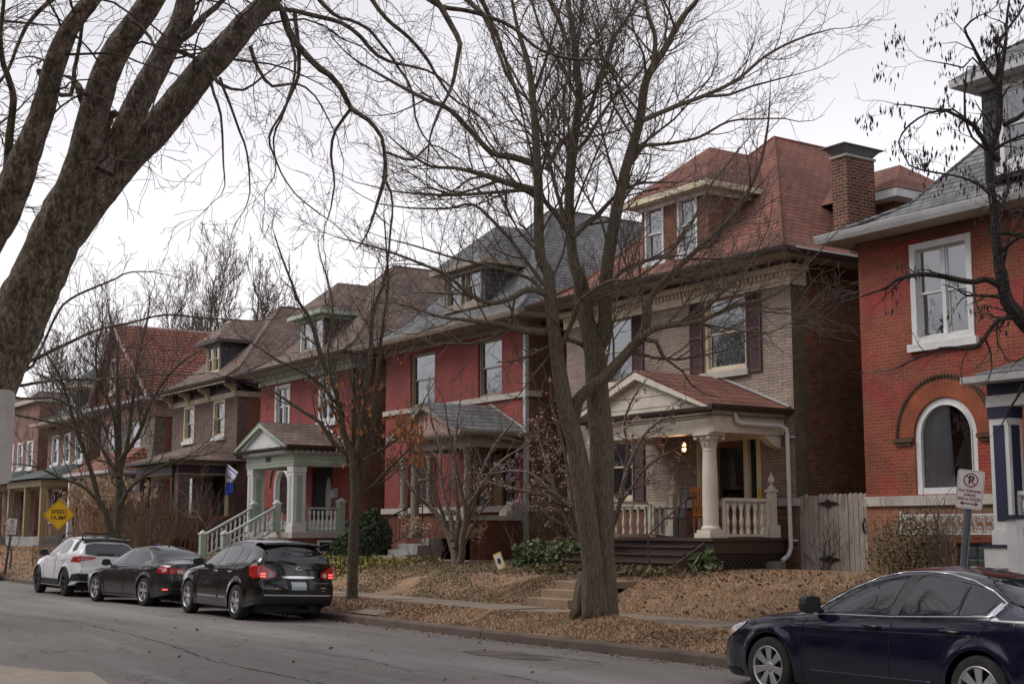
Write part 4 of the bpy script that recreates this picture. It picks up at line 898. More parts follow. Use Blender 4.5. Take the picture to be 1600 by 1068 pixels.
# ================================================================ HOUSE : painted red, grey roof
def house_grey():
    H = thing('brick_house', 'red painted brick house with grey slate roof, white stone bands and small porch', 'house', (-36.65, YF, .9), 'houses in a row across the street')
    x0, x1 = -40.95, -32.35
    ups = [(-39.28,-37.70,5.86,7.62), (-35.1,-33.78,5.86,7.62)]; lw = (-39.28,-37.75,2.55,4.4); dr = (-35.4,-33.0,1.7,4.3)
    body(H, x0, x1, YF, 36, .5, 8.0, ups+[lw, dr], 'b_red', 'b_side', split=2.36, splitm='b_porch4')
    b = MB(); b.box(x0-.08, x1+.08, YF-.08, YF+.4, 5.68, 5.84); b.box(x0-.10, x1+.10, YF-.09, YF+.4, 2.38, 2.56); b.build('stone_band', M['stone'], H)
    for u in ups: window(H, *u, YF, 'taupe', t=.06, blind='blind', bl=.9, deep=.10, sash=.04)
    window(H, *lw, YF, 'taupe', t=.07, blind='curtain', bl=1, deep=.08)
    for xx in (-39.45, -37.75): MB().lathe([(.14,0),(.14,.1),(.10,.12),(.095,1.5),(.13,1.55),(.14,1.65)], xx+.05, YF-.16, 2.56, 10).build('half_column', M['taupe'], H)
    a, b_, c, d = main_roof(H, x0, x1, YF, 36, 8.06, 'r_grey', 12.6, ridge_y=26.35)
    eave_ring(a, b_, c, d, 8.06, x0, x1, YF, 'taupe', H, h=.15, soffit='taupe')
    fz = MB(); fz.box(x0-.04, x1+.04, YF-.07, YF+.4, 7.72, 7.915); fz.build('frieze', M['taupe'], H)
    dormer(H, -36.4, 1.22, 22.7, 8.7, 10.1, 11.7, 22.35, 'r_grey', 'shakegrey', 'taupe', 'taupe', [(-37.45,-36.5,8.95,10.08), (-36.3,-35.35,8.95,10.08)], ov=.40)
    ch = MB(); ch.box(x0+.1, x0+.75, 24.6, 25.4, 8, 10.5); chm = ch.build('chimney', M['b_red'], H)
    # skylight-ish side dormer at the right slope
    s = MB(); s.box(-33.1, -32.1, 27.6, 29.2, 8.2, 9.9); sdm = s.build('rear_dormer', M['white'], H)
    MB().quad((-32.09,27.8,8.5),(-32.09,29.0,8.5),(-32.09,29.0,9.6),(-32.09,27.8,9.6)).build('pane', M['glass'], sdm)
    s = MB(); s.prism([(27.4, 9.9), (29.4, 9.9), (28.4, 10.7)], 'x', -35, -31.9); s.build('dormer_roof', M['r_grey'], sdm)
    # porch
    px0, px1, py, zf = -36.1, -32.5, 20.5, 1.62
    pf = MB().box(px0, px1-.01, py, YF-.01, .5, zf).build('porch_floor', M['b_porch4'], H)
    w_ = MB(); w_.box(px1-.30, px1, py, YF-.01, .5, 2.12); w_.box(-34.15, px1-.302, py, py+.28, .5, 2.12); w_.build('porch_wall', M['b_porch4'], pf)
    cp = MB(); cp.box(px1-.36, px1+.06, py-.06, YF-.02, 2.122, 2.25); cp.box(-34.2, px1-.362, py-.06, py+.34, 2.122, 2.25)
    # scroll shaped end against the wall
    cp.prism([(YF-.72,2.25),(YF-.70,2.36),(YF-.58,2.46),(YF-.50,2.56),(YF-.44,2.66),(YF-.10,2.66),(YF-.10,2.25)], 'x', px1-.34, px1+.05)
    cp.box(-34.28, -33.85, py-.07, py+.36, 2.252, 2.42)
    cp.build('stone_coping', M['stone'], pf)
    MB().box(px0-.05, px1+.06, py-.08, YF-.02, .5, 1.02).build('stone_plinth', M['stonegrey'], pf)
    for cxx, cyy in ((px1-.42, py+.16), (px0+.2, py+.16)):
        q = MB(); q.box(cxx-.17, cxx+.17, cyy-.17, cyy+.17, zf if cxx < -34 else 2.25, (zf if cxx < -34 else 2.25)+.12); z_ = (zf if cxx < -34 else 2.25)+.12
        q.lathe([(.14,0),(.125,.05),(.12,.4),(.105,4.12-z_-.12),(.14,4.12-z_-.08),(.15,4.12-z_)], cxx, cyy, z_, 14); q.box(cxx-.17, cxx+.17, cyy-.17, cyy+.17, 4.12, 4.18); q.build('column', M['taupe'], pf)
    B = MB(); B.box(px0, px1, py+.0, py+.32, 4.18, 4.46); B.box(px1-.3, px1, py+.322, YF-.02, 4.18, 4.46); B.box(px0, px0+.3, py+.322, YF-.02, 4.18, 4.46); B.box(px0-.08, px1+.08, py-.08, YF-.022, 4.462, 4.54); B.build('beam', M['taupe'], pf)
    gable_porch_roof(pf, px0-.15, px1+.05, py-.4, YF-.005, 4.62, 5.55, 'r_grey', 'taupe', 'b_pink', 'taupe')
    fl = MB(); xm = (px0+px1-.1)/2
    for sg in (-1, 1): fl.tube([(xm, YF-.03, 5.59), (xm+sg*2.0, YF-.03, 4.66)], .035, 4)
    fl.build('flashing', M['stonegrey'], pf)
    # steps with cheek wall
    for i in range(4): MB().box(-36.0+.12*i*0, -34.45, py-.02-.33*(i+1), py-.02-.33*i, .6, zf-.0-.17*(i+1)).build('step', M['stonegrey'], pf, bevel=.01)
    ck = MB()
    for i, (l, h) in enumerate(((.42,1.62),(.80,1.42),(1.2,1.16))): ck.box(-34.44+.001*i, -34.02-.002*i, py-.02-l, py-.03-(0 if i == 0 else (.42,.80)[i-1]), .6, h)
    ck.build('cheek_wall', M['stonegrey'], pf)
    dd = MB(); ring_y(dd, dr[0], dr[1], dr[2], dr[3], .12, YF+.02, YF+.12); dd.box(-34.5, -34.4, YF+.03, YF+.12, dr[2]+.12, dr[3]-.12); dd.box(-33.9, -33.8, YF+.03, YF+.12, dr[2]+.12, dr[3]-.12); dd.build('door_frame', M['doorwood'], H)
    MB().box(-34.4, -33.9, YF+.07, YF+.11, dr[2]+.1, dr[3]-.2).build('door', M['doorwood'], H)
    pn = MB(); pn.quad((-35.28,YF+.1,2.2),(-34.5,YF+.1,2.2),(-34.5,YF+.1,4.15),(-35.28,YF+.1,4.15)); pn.quad((-33.8,YF+.1,2.2),(-33.12,YF+.1,2.2),(-33.12,YF+.1,4.15),(-33.8,YF+.1,4.15)); pn.build('side_light', M['glass'], H)
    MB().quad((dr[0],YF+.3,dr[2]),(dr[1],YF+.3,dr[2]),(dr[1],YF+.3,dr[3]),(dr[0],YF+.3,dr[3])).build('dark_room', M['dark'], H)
    downspout(H, x1-.06, YF-.01, 1.0, 7.6, 'gutter', .12, top=(x1-.06, YF-.8, 7.95))
    l_ = MB(); l_.tube([(px1+.1, py+.5, 4.5), (px1+.2, py+1.2, 4.42), (x1-.1, YF-.12, 4.32)], .05, 6); l_.build('leader_pipe', M['taupe'], H)
house_grey()

# ================================================================ HOUSE : red with sage green porch
def pilaster_post(par, cx, cy, z0, z1, hw=.24):
    q = MB(); q.box(cx-hw-.03, cx+hw+.03, cy-hw-.03, cy+hw+.03, z0, z0+.22); q.box(cx-hw, cx+hw, cy-hw, cy+hw, z0+.222, z1-.22); q.box(cx-hw-.02, cx+hw+.02, cy-hw-.02, cy+hw+.02, z1-.218, z1)
    o = q.build('porch_post', M['white'], par)
    p = MB(); e = .004; w_ = hw*.42
    p.box(cx-w_, cx+w_, cy-hw-.006, cy-hw-e+.002, z0+.35, z1-.34); p.box(cx+hw+e-.002, cx+hw+.006, cy-w_, cy+w_, z0+.35, z1-.34); p.build('post_panel', M['sage'], o)
    return o
def house_sage():
    H = thing('brick_house', 'red painted brick house with brown roof and sage green and white porch', 'house', (-47.3, YF, .9), 'houses in a row across the street')
    x0, x1 = -51.5, -43.2
    ups = [(-50.05,-48.65,5.80,7.50), (-46.12,-44.72,5.80,7.50)]; dr = (-46.6,-44.9,1.7,4.15); aw = (-50.0,-48.6,2.45,4.25,True)
    body(H, x0, x1, YF, 36, .5, 8.0, ups+[dr, aw], 'b_red', 'b_side', split=2.2, splitm='stonegrey')
    for u in ups: window(H, *u, YF, 'white', sill='white', t=.13, twin=True, blind='blind', bl=.5, deep=.05, fo=YF-.03)
    # arched window, white surround with dark brick hood
    a, b_, z0, z1 = aw[:4]; r = (b_-a)/2; cx = (a+b_)/2; zc = z1-r
    f = MB(); pts = [(a+.07, z0)]+[(cx+(r-.07)*cos(pi*k/16), zc+(r-.07)*sin(pi*k/16)) for k in range(16, -1, -1)]+[(b_-.07, z0)]
    f.tube([(p[0], YF+.04, p[1]) for p in pts], .085, 6); W = f.build('arched_window', M['white'], H)
    MB().poly([(p[0], YF+.08, p[1]) for p in pts]).build('pane', M['glass'], W)
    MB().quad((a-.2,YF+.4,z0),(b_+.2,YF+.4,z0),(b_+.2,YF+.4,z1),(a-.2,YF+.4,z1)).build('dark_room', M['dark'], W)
    m_ = MB()
    for k in range(20):
        a0, a1 = pi*k/20, pi*(k+1)/20
        m_.prism([(cx+(r+q)*cos(w_), zc+(r+q)*sin(w_)) for q, w_ in ((.30,a0),(.42,a0),(.42,a1),(.30,a1))], 'y', YF-.06, YF)
    m_.build('arch_moulding', M['b_side'], H)
    c = MB(); c.box(x0-.05, x1+.05, YF-.10, YF+.4, 7.58, 7.80); c.box(x0-.3, x1+.3, YF-.34, YF+.4, 7.90, 7.96); c.build('frieze', M['sage'], H)
    d = MB(); dentils(d, x0-.1, x1+.1, YF-.10, 7.80, 7.90, .26, .11, .18); dentils_x(d, YF, YF+.4, x1+.05, 7.80, 7.90, .26, .11, .18); d.build('dentils', M['white'], H)
    A, B, C, D = main_roof(H, x0, x1, YF, 36, 8.08, 'r_brown', 12.35, ov=.55, ridge_y=26.2)
    eave_ring(A, B, C, D, 8.08, x0, x1, YF, 'brown', H, h=.13, soffit='sage')
    dormer(H, -47.45, 1.08, 22.7, 8.5, 10.0, 11.45, 22.3, 'r_brown', 'shake', 'sage', 'white', [(-48.42,-47.48,8.65,9.95), (-47.44,-46.5,8.65,9.95)], ov=.38, t=.08)
    MB().box(x1-.35, x1-.1, 25.0, 26.2, 8.8, 9.8).build('roof_vent', M['gutter'], H)
    # porch
    px0, px1, py, zf = -47.9, -43.75, 20.3, 1.78
    pf = MB().box(px0, px1, py, YF-.01, zf-.2, zf).build('porch_floor', M['stone'], H)
    bw = MB(); bw.box(px0+.1, px1-.06, py+.08, YF-.01, .5, zf-.202); bw.build('porch_base', M['b_side'], pf)
    vv = MB(); vv.box(px1-.058, px1-.02, 21.3, 22.1, 1.05, 1.5); vv.build('basement_window_frame', M['white'], pf)
    vd = MB(); vd.box(px1-.02, px1-.014, 21.38, 22.02, 1.12, 1.43); vv_ = vd.build('basement_window', M['dark'], pf)
    bz = MB()
    for i in range(4): bz.tube([(px1-.0, 21.46+.155*i, 1.1), (px1-.0, 21.46+.155*i, 1.44)], .012, 4)
    bz.build('window_bars', M['blackiron'], pf)
    pilaster_post(pf, px1-.32, py+.30, zf, 4.08); pilaster_post(pf, px0+.32, py+.30, zf, 4.08)
    B_ = MB(); B_.box(px0, px1, py+.02, py+.5, 4.08, 4.52); B_.box(px1-.48, px1, py+.502, YF-.02, 4.08, 4.52); B_.box(px0, px0+.48, py+.502, YF-.02, 4.08, 4.52); be = B_.build('beam', M['sage'], pf)
    l_ = MB(); l_.box(px0-.02, px1+.02, py, YF-.021, 4.22, 4.245); l_.box(px0-.10, px1+.10, py-.08, YF-.021, 4.52, 4.56); l_.build('beam_moulding', M['white'], be)
    dn = MB(); dentils(dn, px0, px1, py-.03, 4.562, 4.64, .22, .1, .12); dentils_x(dn, py, YF-.1, px1, 4.562, 4.64, .22, .1, .12); dn.build('dentils', M['white'], be)
    gable_porch_roof(pf, px0-.15, px1+.15, py-.3, YF-.005, 4.78, 5.72, 'r_brown', 'brown', 'white', 'sage')
    rk = MB(); xm = (px0+px1)/2
    for i in range(9):
        for sg in (-1, 1): xx = xm+sg*(.25+.2*i); zz = 5.50-(.25+.2*i)*.415; rk.box(xx-.05, xx+.05, py-.33, py-.25, zz-.06, zz+.02)
    rk.build('rake_blocks', M['white'], pf)
    fl = MB()
    for sg in (-1, 1): fl.tube([(xm, YF-.03, 5.76), (xm+sg*2.25, YF-.03, 4.82)], .045, 4)
    fl.build('flashing', M['gutter'], pf)
    railing_run(pf, (px1-.14, py+.66), (px1-.14, YF-.28), zf, zf, .155, 'white', 'sage', 8)
    railing_run(pf, (px0+.14, py+.66), (px0+.14, YF-.28), zf, zf, .2, 'white', 'sage', 8)
    def newel(x, y, z, h=1.05, s=.12):
        n_ = MB(); n_.box(x-s, x+s, y-s, y+s, z, z+h); o = n_.build('newel_post', M['sage'], pf)
        n_ = MB(); n_.box(x-s-.03, x+s+.03, y-s-.03, y+s+.03, z+h+.001, z+h+.05); n_.add([(x-s,y-s,z+h+.05),(x+s,y-s,z+h+.05),(x+s,y+s,z+h+.05),(x-s,y+s,z+h+.05),(x,y,z+h+.17)],[(0,1,4),(1,2,4),(2,3,4),(3,0,4)]); n_.build('newel_cap', M['white'], o)
    newel(px1-.14, YF-.15, zf)
    # stair down to the street
    sx0, sx1 = -47.0, -44.95; n = 6; rise = (zf-.72)/n
    for i in range(n): MB().box(sx0, sx1, py-.30*(i+1), py-.30*i, .5, zf-rise*(i+1)).build('step', M['stone'], pf)
    for sx in (sx0, sx1):
        newel(sx, py-.02, zf, .98, .10); newel(sx, py-1.95, .78, .92, .10)
        railing_run(pf, (sx, py-.12), (sx, py-1.85), zf+.02, .86, .17, 'white', 'sage', 8)
        t_ = MB(); t_.tube([(sx, py-.1, zf+.02+.865), (sx, py-1.86, .86+.865)], .03, 4); t_.build('handrail_cap', M['white'], pf)
    # door, oval glass
    MB().box(dr[0], dr[1], YF+.08, YF+.13, dr[2], dr[3]).build('door', M['dark'], H)
    ov = MB(); ov.poly([(-45.35+.24*cos(2*pi*k/24), YF+.075, 3.05+.72*sin(2*pi*k/24)) for k in range(24)]); ov.build('oval_glass', M['curtain'], H)
    # number on the beam
    text_obj('house_number', '3664', .24, M['blackiron'], be, (-45.9+47.3, py+.008-YF, 4.37-.9), (pi/2, 0, 0), .008, .006)
    mbx = MB(); mbx.box(-44.75, -44.45, YF-.16, YF-.005, 3.0, 3.22); mbx.prism([(YF-.17,3.22),(YF-.005,3.22),(YF-.005,3.34)], 'x', -44.77, -44.43); tag(mbx.build('mailbox', M['gutter'], None), 'pale grey mailbox fixed beside the dark door of the sage porch', 'mailbox')
    downspout(H, x1-.06, YF-.01, 1.0, 7.6, 'brown', .1)
house_sage()

# ================================================================ HOUSE : brown brick, purple cornice
def house_brown():
    H = thing('brick_house', 'mauve brown brick house with purple cornice, cream brackets and brown roof', 'house', (-57.6, YF, .9), 'houses in a row across the street')
    x0, x1 = -61.6, -53.9
    ups = [(-60.05,-58.75,5.84,7.42), (-56.5,-55.2,5.84,7.42)]; lw = (-60.2,-58.8,2.6,4.3); dr = (-56.4,-55.0,1.8,4.2)
    body(H, x0, x1, YF, 36, .5, 8.0, ups+[lw, dr], 'b_brown', 'b_orange', 'b_brown')
    for u in ups: window(H, *u, YF, 'creamtrim', sill='white', t=.12, blind=None, deep=.06, fo=YF-.03)
    window(H, *lw, YF, 'creamtrim', sill='stone', t=.1, blind=None)
    c = MB(); c.box(x0-.04, x1+.04, YF-.05, YF+2.5, 7.44, 7.66); c.build('cream_band', M['creamtrim'], H)
    MB().box(x0-.05, x1+.05, YF-.06, YF+13.6, 7.662, 8.0).build('frieze', M['purple'], H)
    for xx in (x0, -59.4, -57.0, x1-.14):
        k = MB(); k.prism([(YF-.06,7.50),(YF-.16,7.48),(YF-.2,7.62),(YF-.3,7.76),(YF-.55,7.86),(YF-.62,7.99),(YF-.06,7.99)], 'x', xx, xx+.14); k.build('bracket', M['creamtrim'], H)
    A, B, C, D = main_roof(H, x0, x1, YF, 36, 8.14, 'r_brown', 12.1, ov=.6, ridge_y=26.0)
    eave_ring(A, B, C, D, 8.14, x0, x1, YF, 'brown', H, h=.13, soffit='purple')
    l_ = MB(); l_.box(A, B, C-.005, C+.03, 7.94, 7.98); l_.build('cream_line', M['creamtrim'], H)
    dormer(H, -57.6, .88, 22.75, 8.7, 10.1, 11.3, 22.35, 'r_brown', 'shakegrey', 'brown', 'creamtrim', [(-58.35,-57.63,8.82,10.0), (-57.6,-56.88,8.82,10.0)], ov=.40)
    px0, px1, py, zf = -59.3, -54.1, 20.0, 1.5
    pf = MB().box(px0, px1, py, YF-.01, .5, zf).build('porch_floor', M['b_orange'], H)
    bw = MB(); bw.box(px1-.3, px1, py+.5, YF-.01, zf, 2.32); bw.box(-57.2, px1-.5, py, py+.3, zf, 2.32); bw.build('porch_wall', M['b_brown'], pf)
    cp = MB(); cp.box(px1-.36, px1+.05, py+.5, YF-.02, 2.32, 2.44); cp.box(-57.2, px1-.5, py-.04, py+.34, 2.32, 2.44); cp.build('brick_coping', M['b_orange'], pf)
    for cxx in (px1-.25, px0+.25): MB().box(cxx-.25, cxx+.25, py, py+.5, .5, 4.15).build('brick_pier', M['b_brown'], pf)
    MB().lathe([(.12,0),(.10,.1),(.09,1.5),(.13,1.7)], px1-.18, YF-.2, 2.44, 8).build('column', M['creamtrim'], pf)
    B_ = MB(); B_.box(px0, px1, py, py+.5, 4.15, 4.5); B_.box(px1-.45, px1, py+.502, YF-.02, 4.15, 4.5); be = B_.build('beam', M['purple'], pf)
    dn = MB(); dentils(dn, px0, px1, py-.02, 4.52, 4.57, .12, .06, .05); dentils_x(dn, py, YF-.1, px1+.0, 4.52, 4.57, .12, .06, .05); dn.box(px0-.03, px1+.03, py-.03, YF-.022, 4.58, 4.62); dn.box(px0-.01, px1+.012, py-.012, YF-.022, 4.14, 4.16); dn.build('dentils', M['creamtrim'], be)
    r = MB(); hip_rings(r, [(px0-.5, px1+.4, py-.5, 24.8, 4.72)], (px0+1.9, YF+.1, px1-1.9, YF+.1, 5.7)); r.build('porch_roof', M['r_brown'], pf)
    MB().box(px0-.6, px1+.5, py-.6, YF-.01, 4.60, 4.716).build('porch_gutter', M['brown'], pf)
    sp_ = MB(); sp_.tube([(px1-.5, py-.05, 4.6), (px1-.52, py-.06, .9)], .06, 6); sp_.build('downspout', M['brown'], pf)
    MB().quad((dr[0],YF+.1,dr[2]),(dr[1],YF+.1,dr[2]),(dr[1],YF+.1,dr[3]),(dr[0],YF+.1,dr[3])).build('door', M['dark'], H)
    for i in range(4): MB().box(-59.0, -57.3, py-.3*(i+1), py-.3*i, .5, zf-.17*(i+1)).build('step', M['concrete'], pf)
house_brown()

# ================================================================ HOUSE : stone, red tiled gable
def house_tile():
    H = thing('gabled_house', 'stone fronted house with steep red clay tile gable roof and pink trim', 'house', (-68.3, YF, .9), 'houses in a row across the street')
    x0, x1 = -72.3, -64.0
    w1 = (-67.6, -66.0, 5.2, 7.2); w0 = (-71.0, -69.8, 5.2, 7.2); lw = (-67.6, -65.6, 2.5, 4.4); lw0 = (-71.4, -69.6, 2.5, 4.4)
    body(H, x0, x1, YF, 36, .5, 8.1, [w1, w0, lw, lw0], 'b_stone', 'b_orange', 'b_stone')
    window(H, *w1, YF, 'white', sill='white', t=.1, blind='blind', bl=.5, deep=.05); window(H, *w0, YF, 'white', sill='white', t=.1, blind='blind', bl=.5, deep=.05)
    window(H, *lw, YF, 'white', sill='white', t=.12, twin=True, deep=.05); window(H, *lw0, YF, 'white', sill='white', t=.12, twin=True, deep=.05)
    MB().box(x0-.05, x1+.05, YF-.05, YF+.9, 7.3, 8.1).build('pink_frieze', M['b_pink'], H)
    xm = -69.2; zr = 12.25; g0 = -73.2; g1 = -65.2
    # gable front, tile hung
    gm = MB(); gm.prism([(g0+.3, 8.3), (g1-.3, 8.3), (xm, zr-.35)], 'y', YF-.25, YF+.3); gm.build('gable_wall', M['r_tile'], H)
    window(H, xm-.9, xm-.1, 8.9, 10.6, YF-.27, 'white', sill='white', t=.09, deep=.0, fo=YF-.33)
    r = MB(); zs = 8.2
    r.quad((x1+.6,YF-.6,zs),(x1+.6,33,zs),(xm,33,zr),(xm,YF-.6,zr)); r.quad((x0-.6,33,zs),(x0-.6,YF-.6,zs),(xm,YF-.6,zr),(xm,33,zr)); r.add([(x1+.6,33,zs),(x0-.6,33,zs),(xm,33,zr)],[(0,1,2)])
    ro = r.build('tile_roof', M['r_tile'], H)
    # real courses: raised tile noses on the visible slope
    t = MB(); n = 24
    for i in range(n):
        s = i/n; xx = x1+.6+(xm-x1-.6)*s; zz = zs+(zr-zs)*s
        t.tube([(xx, YF-.6, zz+.03), (xx, 33, zz+.03)], .035, 4)
    t.build('tile_courses', paint('tile nose', (.31,.12,.085), .8, .3), ro)
    rb = MB(); rb.tube([(xm,YF-.6,zr+.05),(xm,33,zr+.05)], .10, 6); rb.tube([(x0-.6,YF-.62,zs-.05),(xm,YF-.62,zr)], .09, 5); rb.tube([(x1+.6,YF-.62,zs-.05),(xm,YF-.62,zr)], .09, 5); rb.build('ridge_tiles', M['b_pink'], ro)
    MB().box(x0-.7, x1+.7, YF-.85, YF+.1, 8.02, 8.18).build('gutter', M['gutter'], H)
    p = MB(); p.add([(x0+.8,YF-2.0,4.7),(x1-.3,YF-2.0,4.7),(x1-1.3,YF,5.9),(x0+1.6,YF,5.9)],[(0,1,2,3)]); p.add([(x1-.3,YF-2,4.7),(x1-.3,YF,4.7),(x1-1.3,YF,5.9)],[(0,1,2)]); po = p.build('porch_roof', M['r_tile'], H)
    MB().box(x0+.7, x1-.2, YF-2.1, YF-.01, 4.55, 4.69).build('porch_gutter', M['gutter'], po)
    for xx in (x0+1, -68.6): MB().box(xx, xx+.22, YF-1.9, YF-1.68, .8, 4.55).build('porch_post', M['white'], po)
    MB().box(x0+.8, x1-.4, YF-2.0, YF-.01, .5, 1.5).build('porch_floor', M['b_stone'], po)
house_tile()

# ================================================================ far houses
def house_far(label, x0, x1, roofm, wallm, trim, porch, ze=7.9, zr=11.6, flat=False, dorm=True, porchz=4.6):
    H = thing('brick_house', label, 'house', ((x0+x1)/2, YF, .9), 'houses in a row across the street')
    w_ = (x1-x0); ups = [(x0+w_*.12, x0+w_*.30, 5.6, 7.3), (x0+w_*.42, x0+w_*.58, 5.6, 7.3), (x0+w_*.70, x0+w_*.88, 5.6, 7.3)]; lo = [(x0+w_*.15, x0+w_*.35, 2.4, 4.2), (x0+w_*.6, x0+w_*.8, 1.7, 4.2)]
    body(H, x0, x1, YF, 36, .5, ze if not flat else 9.6, ups+lo, wallm, 'b_far')
    for u in ups: window(H, *u, YF, 'white', sill='white', t=.12, blind='curtain', bl=.7, deep=.04, fo=YF-.03)
    window(H, *lo[0], YF, 'white', sill='white', t=.1); MB().quad((lo[1][0],YF+.1,lo[1][2]),(lo[1][1],YF+.1,lo[1][2]),(lo[1][1],YF+.1,lo[1][3]),(lo[1][0],YF+.1,lo[1][3])).build('door', M['dark'], H)
    if flat:
        MB().box(x0-.15, x1+.15, YF-.3, 36, 9.6, 9.85).build('cornice', M[trim], H)
    else:
        A, B, C, D = main_roof(H, x0, x1, YF, 36, ze+.1, roofm, zr)
        eave_ring(A, B, C, D, ze+.1, x0, x1, YF, trim, H, soffit=trim)
        if dorm: dormer(H, (x0+x1)/2, 1.0, 22.7, 8.4, 9.9, 11.1, 22.3, roofm, 'shakegrey', trim, 'white', [((x0+x1)/2-.7, (x0+x1)/2+.1, 8.6, 9.8)], ov=.38)
    px0, px1, py = x0+.6, x1-.4, 20.1
    pf = MB().box(px0, px1, py, YF-.01, .5, 1.5).build('porch_floor', M['stonegrey'], H)
    for xx in (px0, (px0+px1)/2, px1-.3): MB().box(xx, xx+.3, py, py+.3, 1.5, porchz-.4).build('porch_post', M[porch], pf)
    B_ = MB(); B_.box(px0-.05, px1+.05, py-.05, YF-.02, porchz-.4, porchz-.05); B_.build('beam', M[porch], pf)
    r = MB(); hip_rings(r, [(px0-.4, px1+.4, py-.4, 24.6, porchz)], (px0+1.8, YF+.1, px1-1.8, YF+.1, porchz+1.0)); r.build('porch_roof', M[roofm], pf)
    railing_run(pf, (px1-.1, py+.3), (px1-.1, YF-.2), 1.5, 1.5, .25, porch, porch, 5)
    return H
house_far('brown brick house with grey green roof, white framed windows and yellow porch posts', -82.4, -74.4, 'r_green', 'b_far', 'creamtrim', 'ochre')
house_far('flat topped brown brick house with pale porch, beyond the grey green roof', -92.5, -84.6, 'r_green', 'b_far', 'stone', 'ochre', flat=True, dorm=False)
house_far('farthest red brown roofed house showing at the left edge of the row', -102.6, -94.8, 'r_brown', 'b_far', 'stone', 'taupe')
house_far('narrow brick house with brown hipped roof behind the sign at the far left', -112.8, -105, 'r_brown', 'b_far', 'stone', 'taupe')
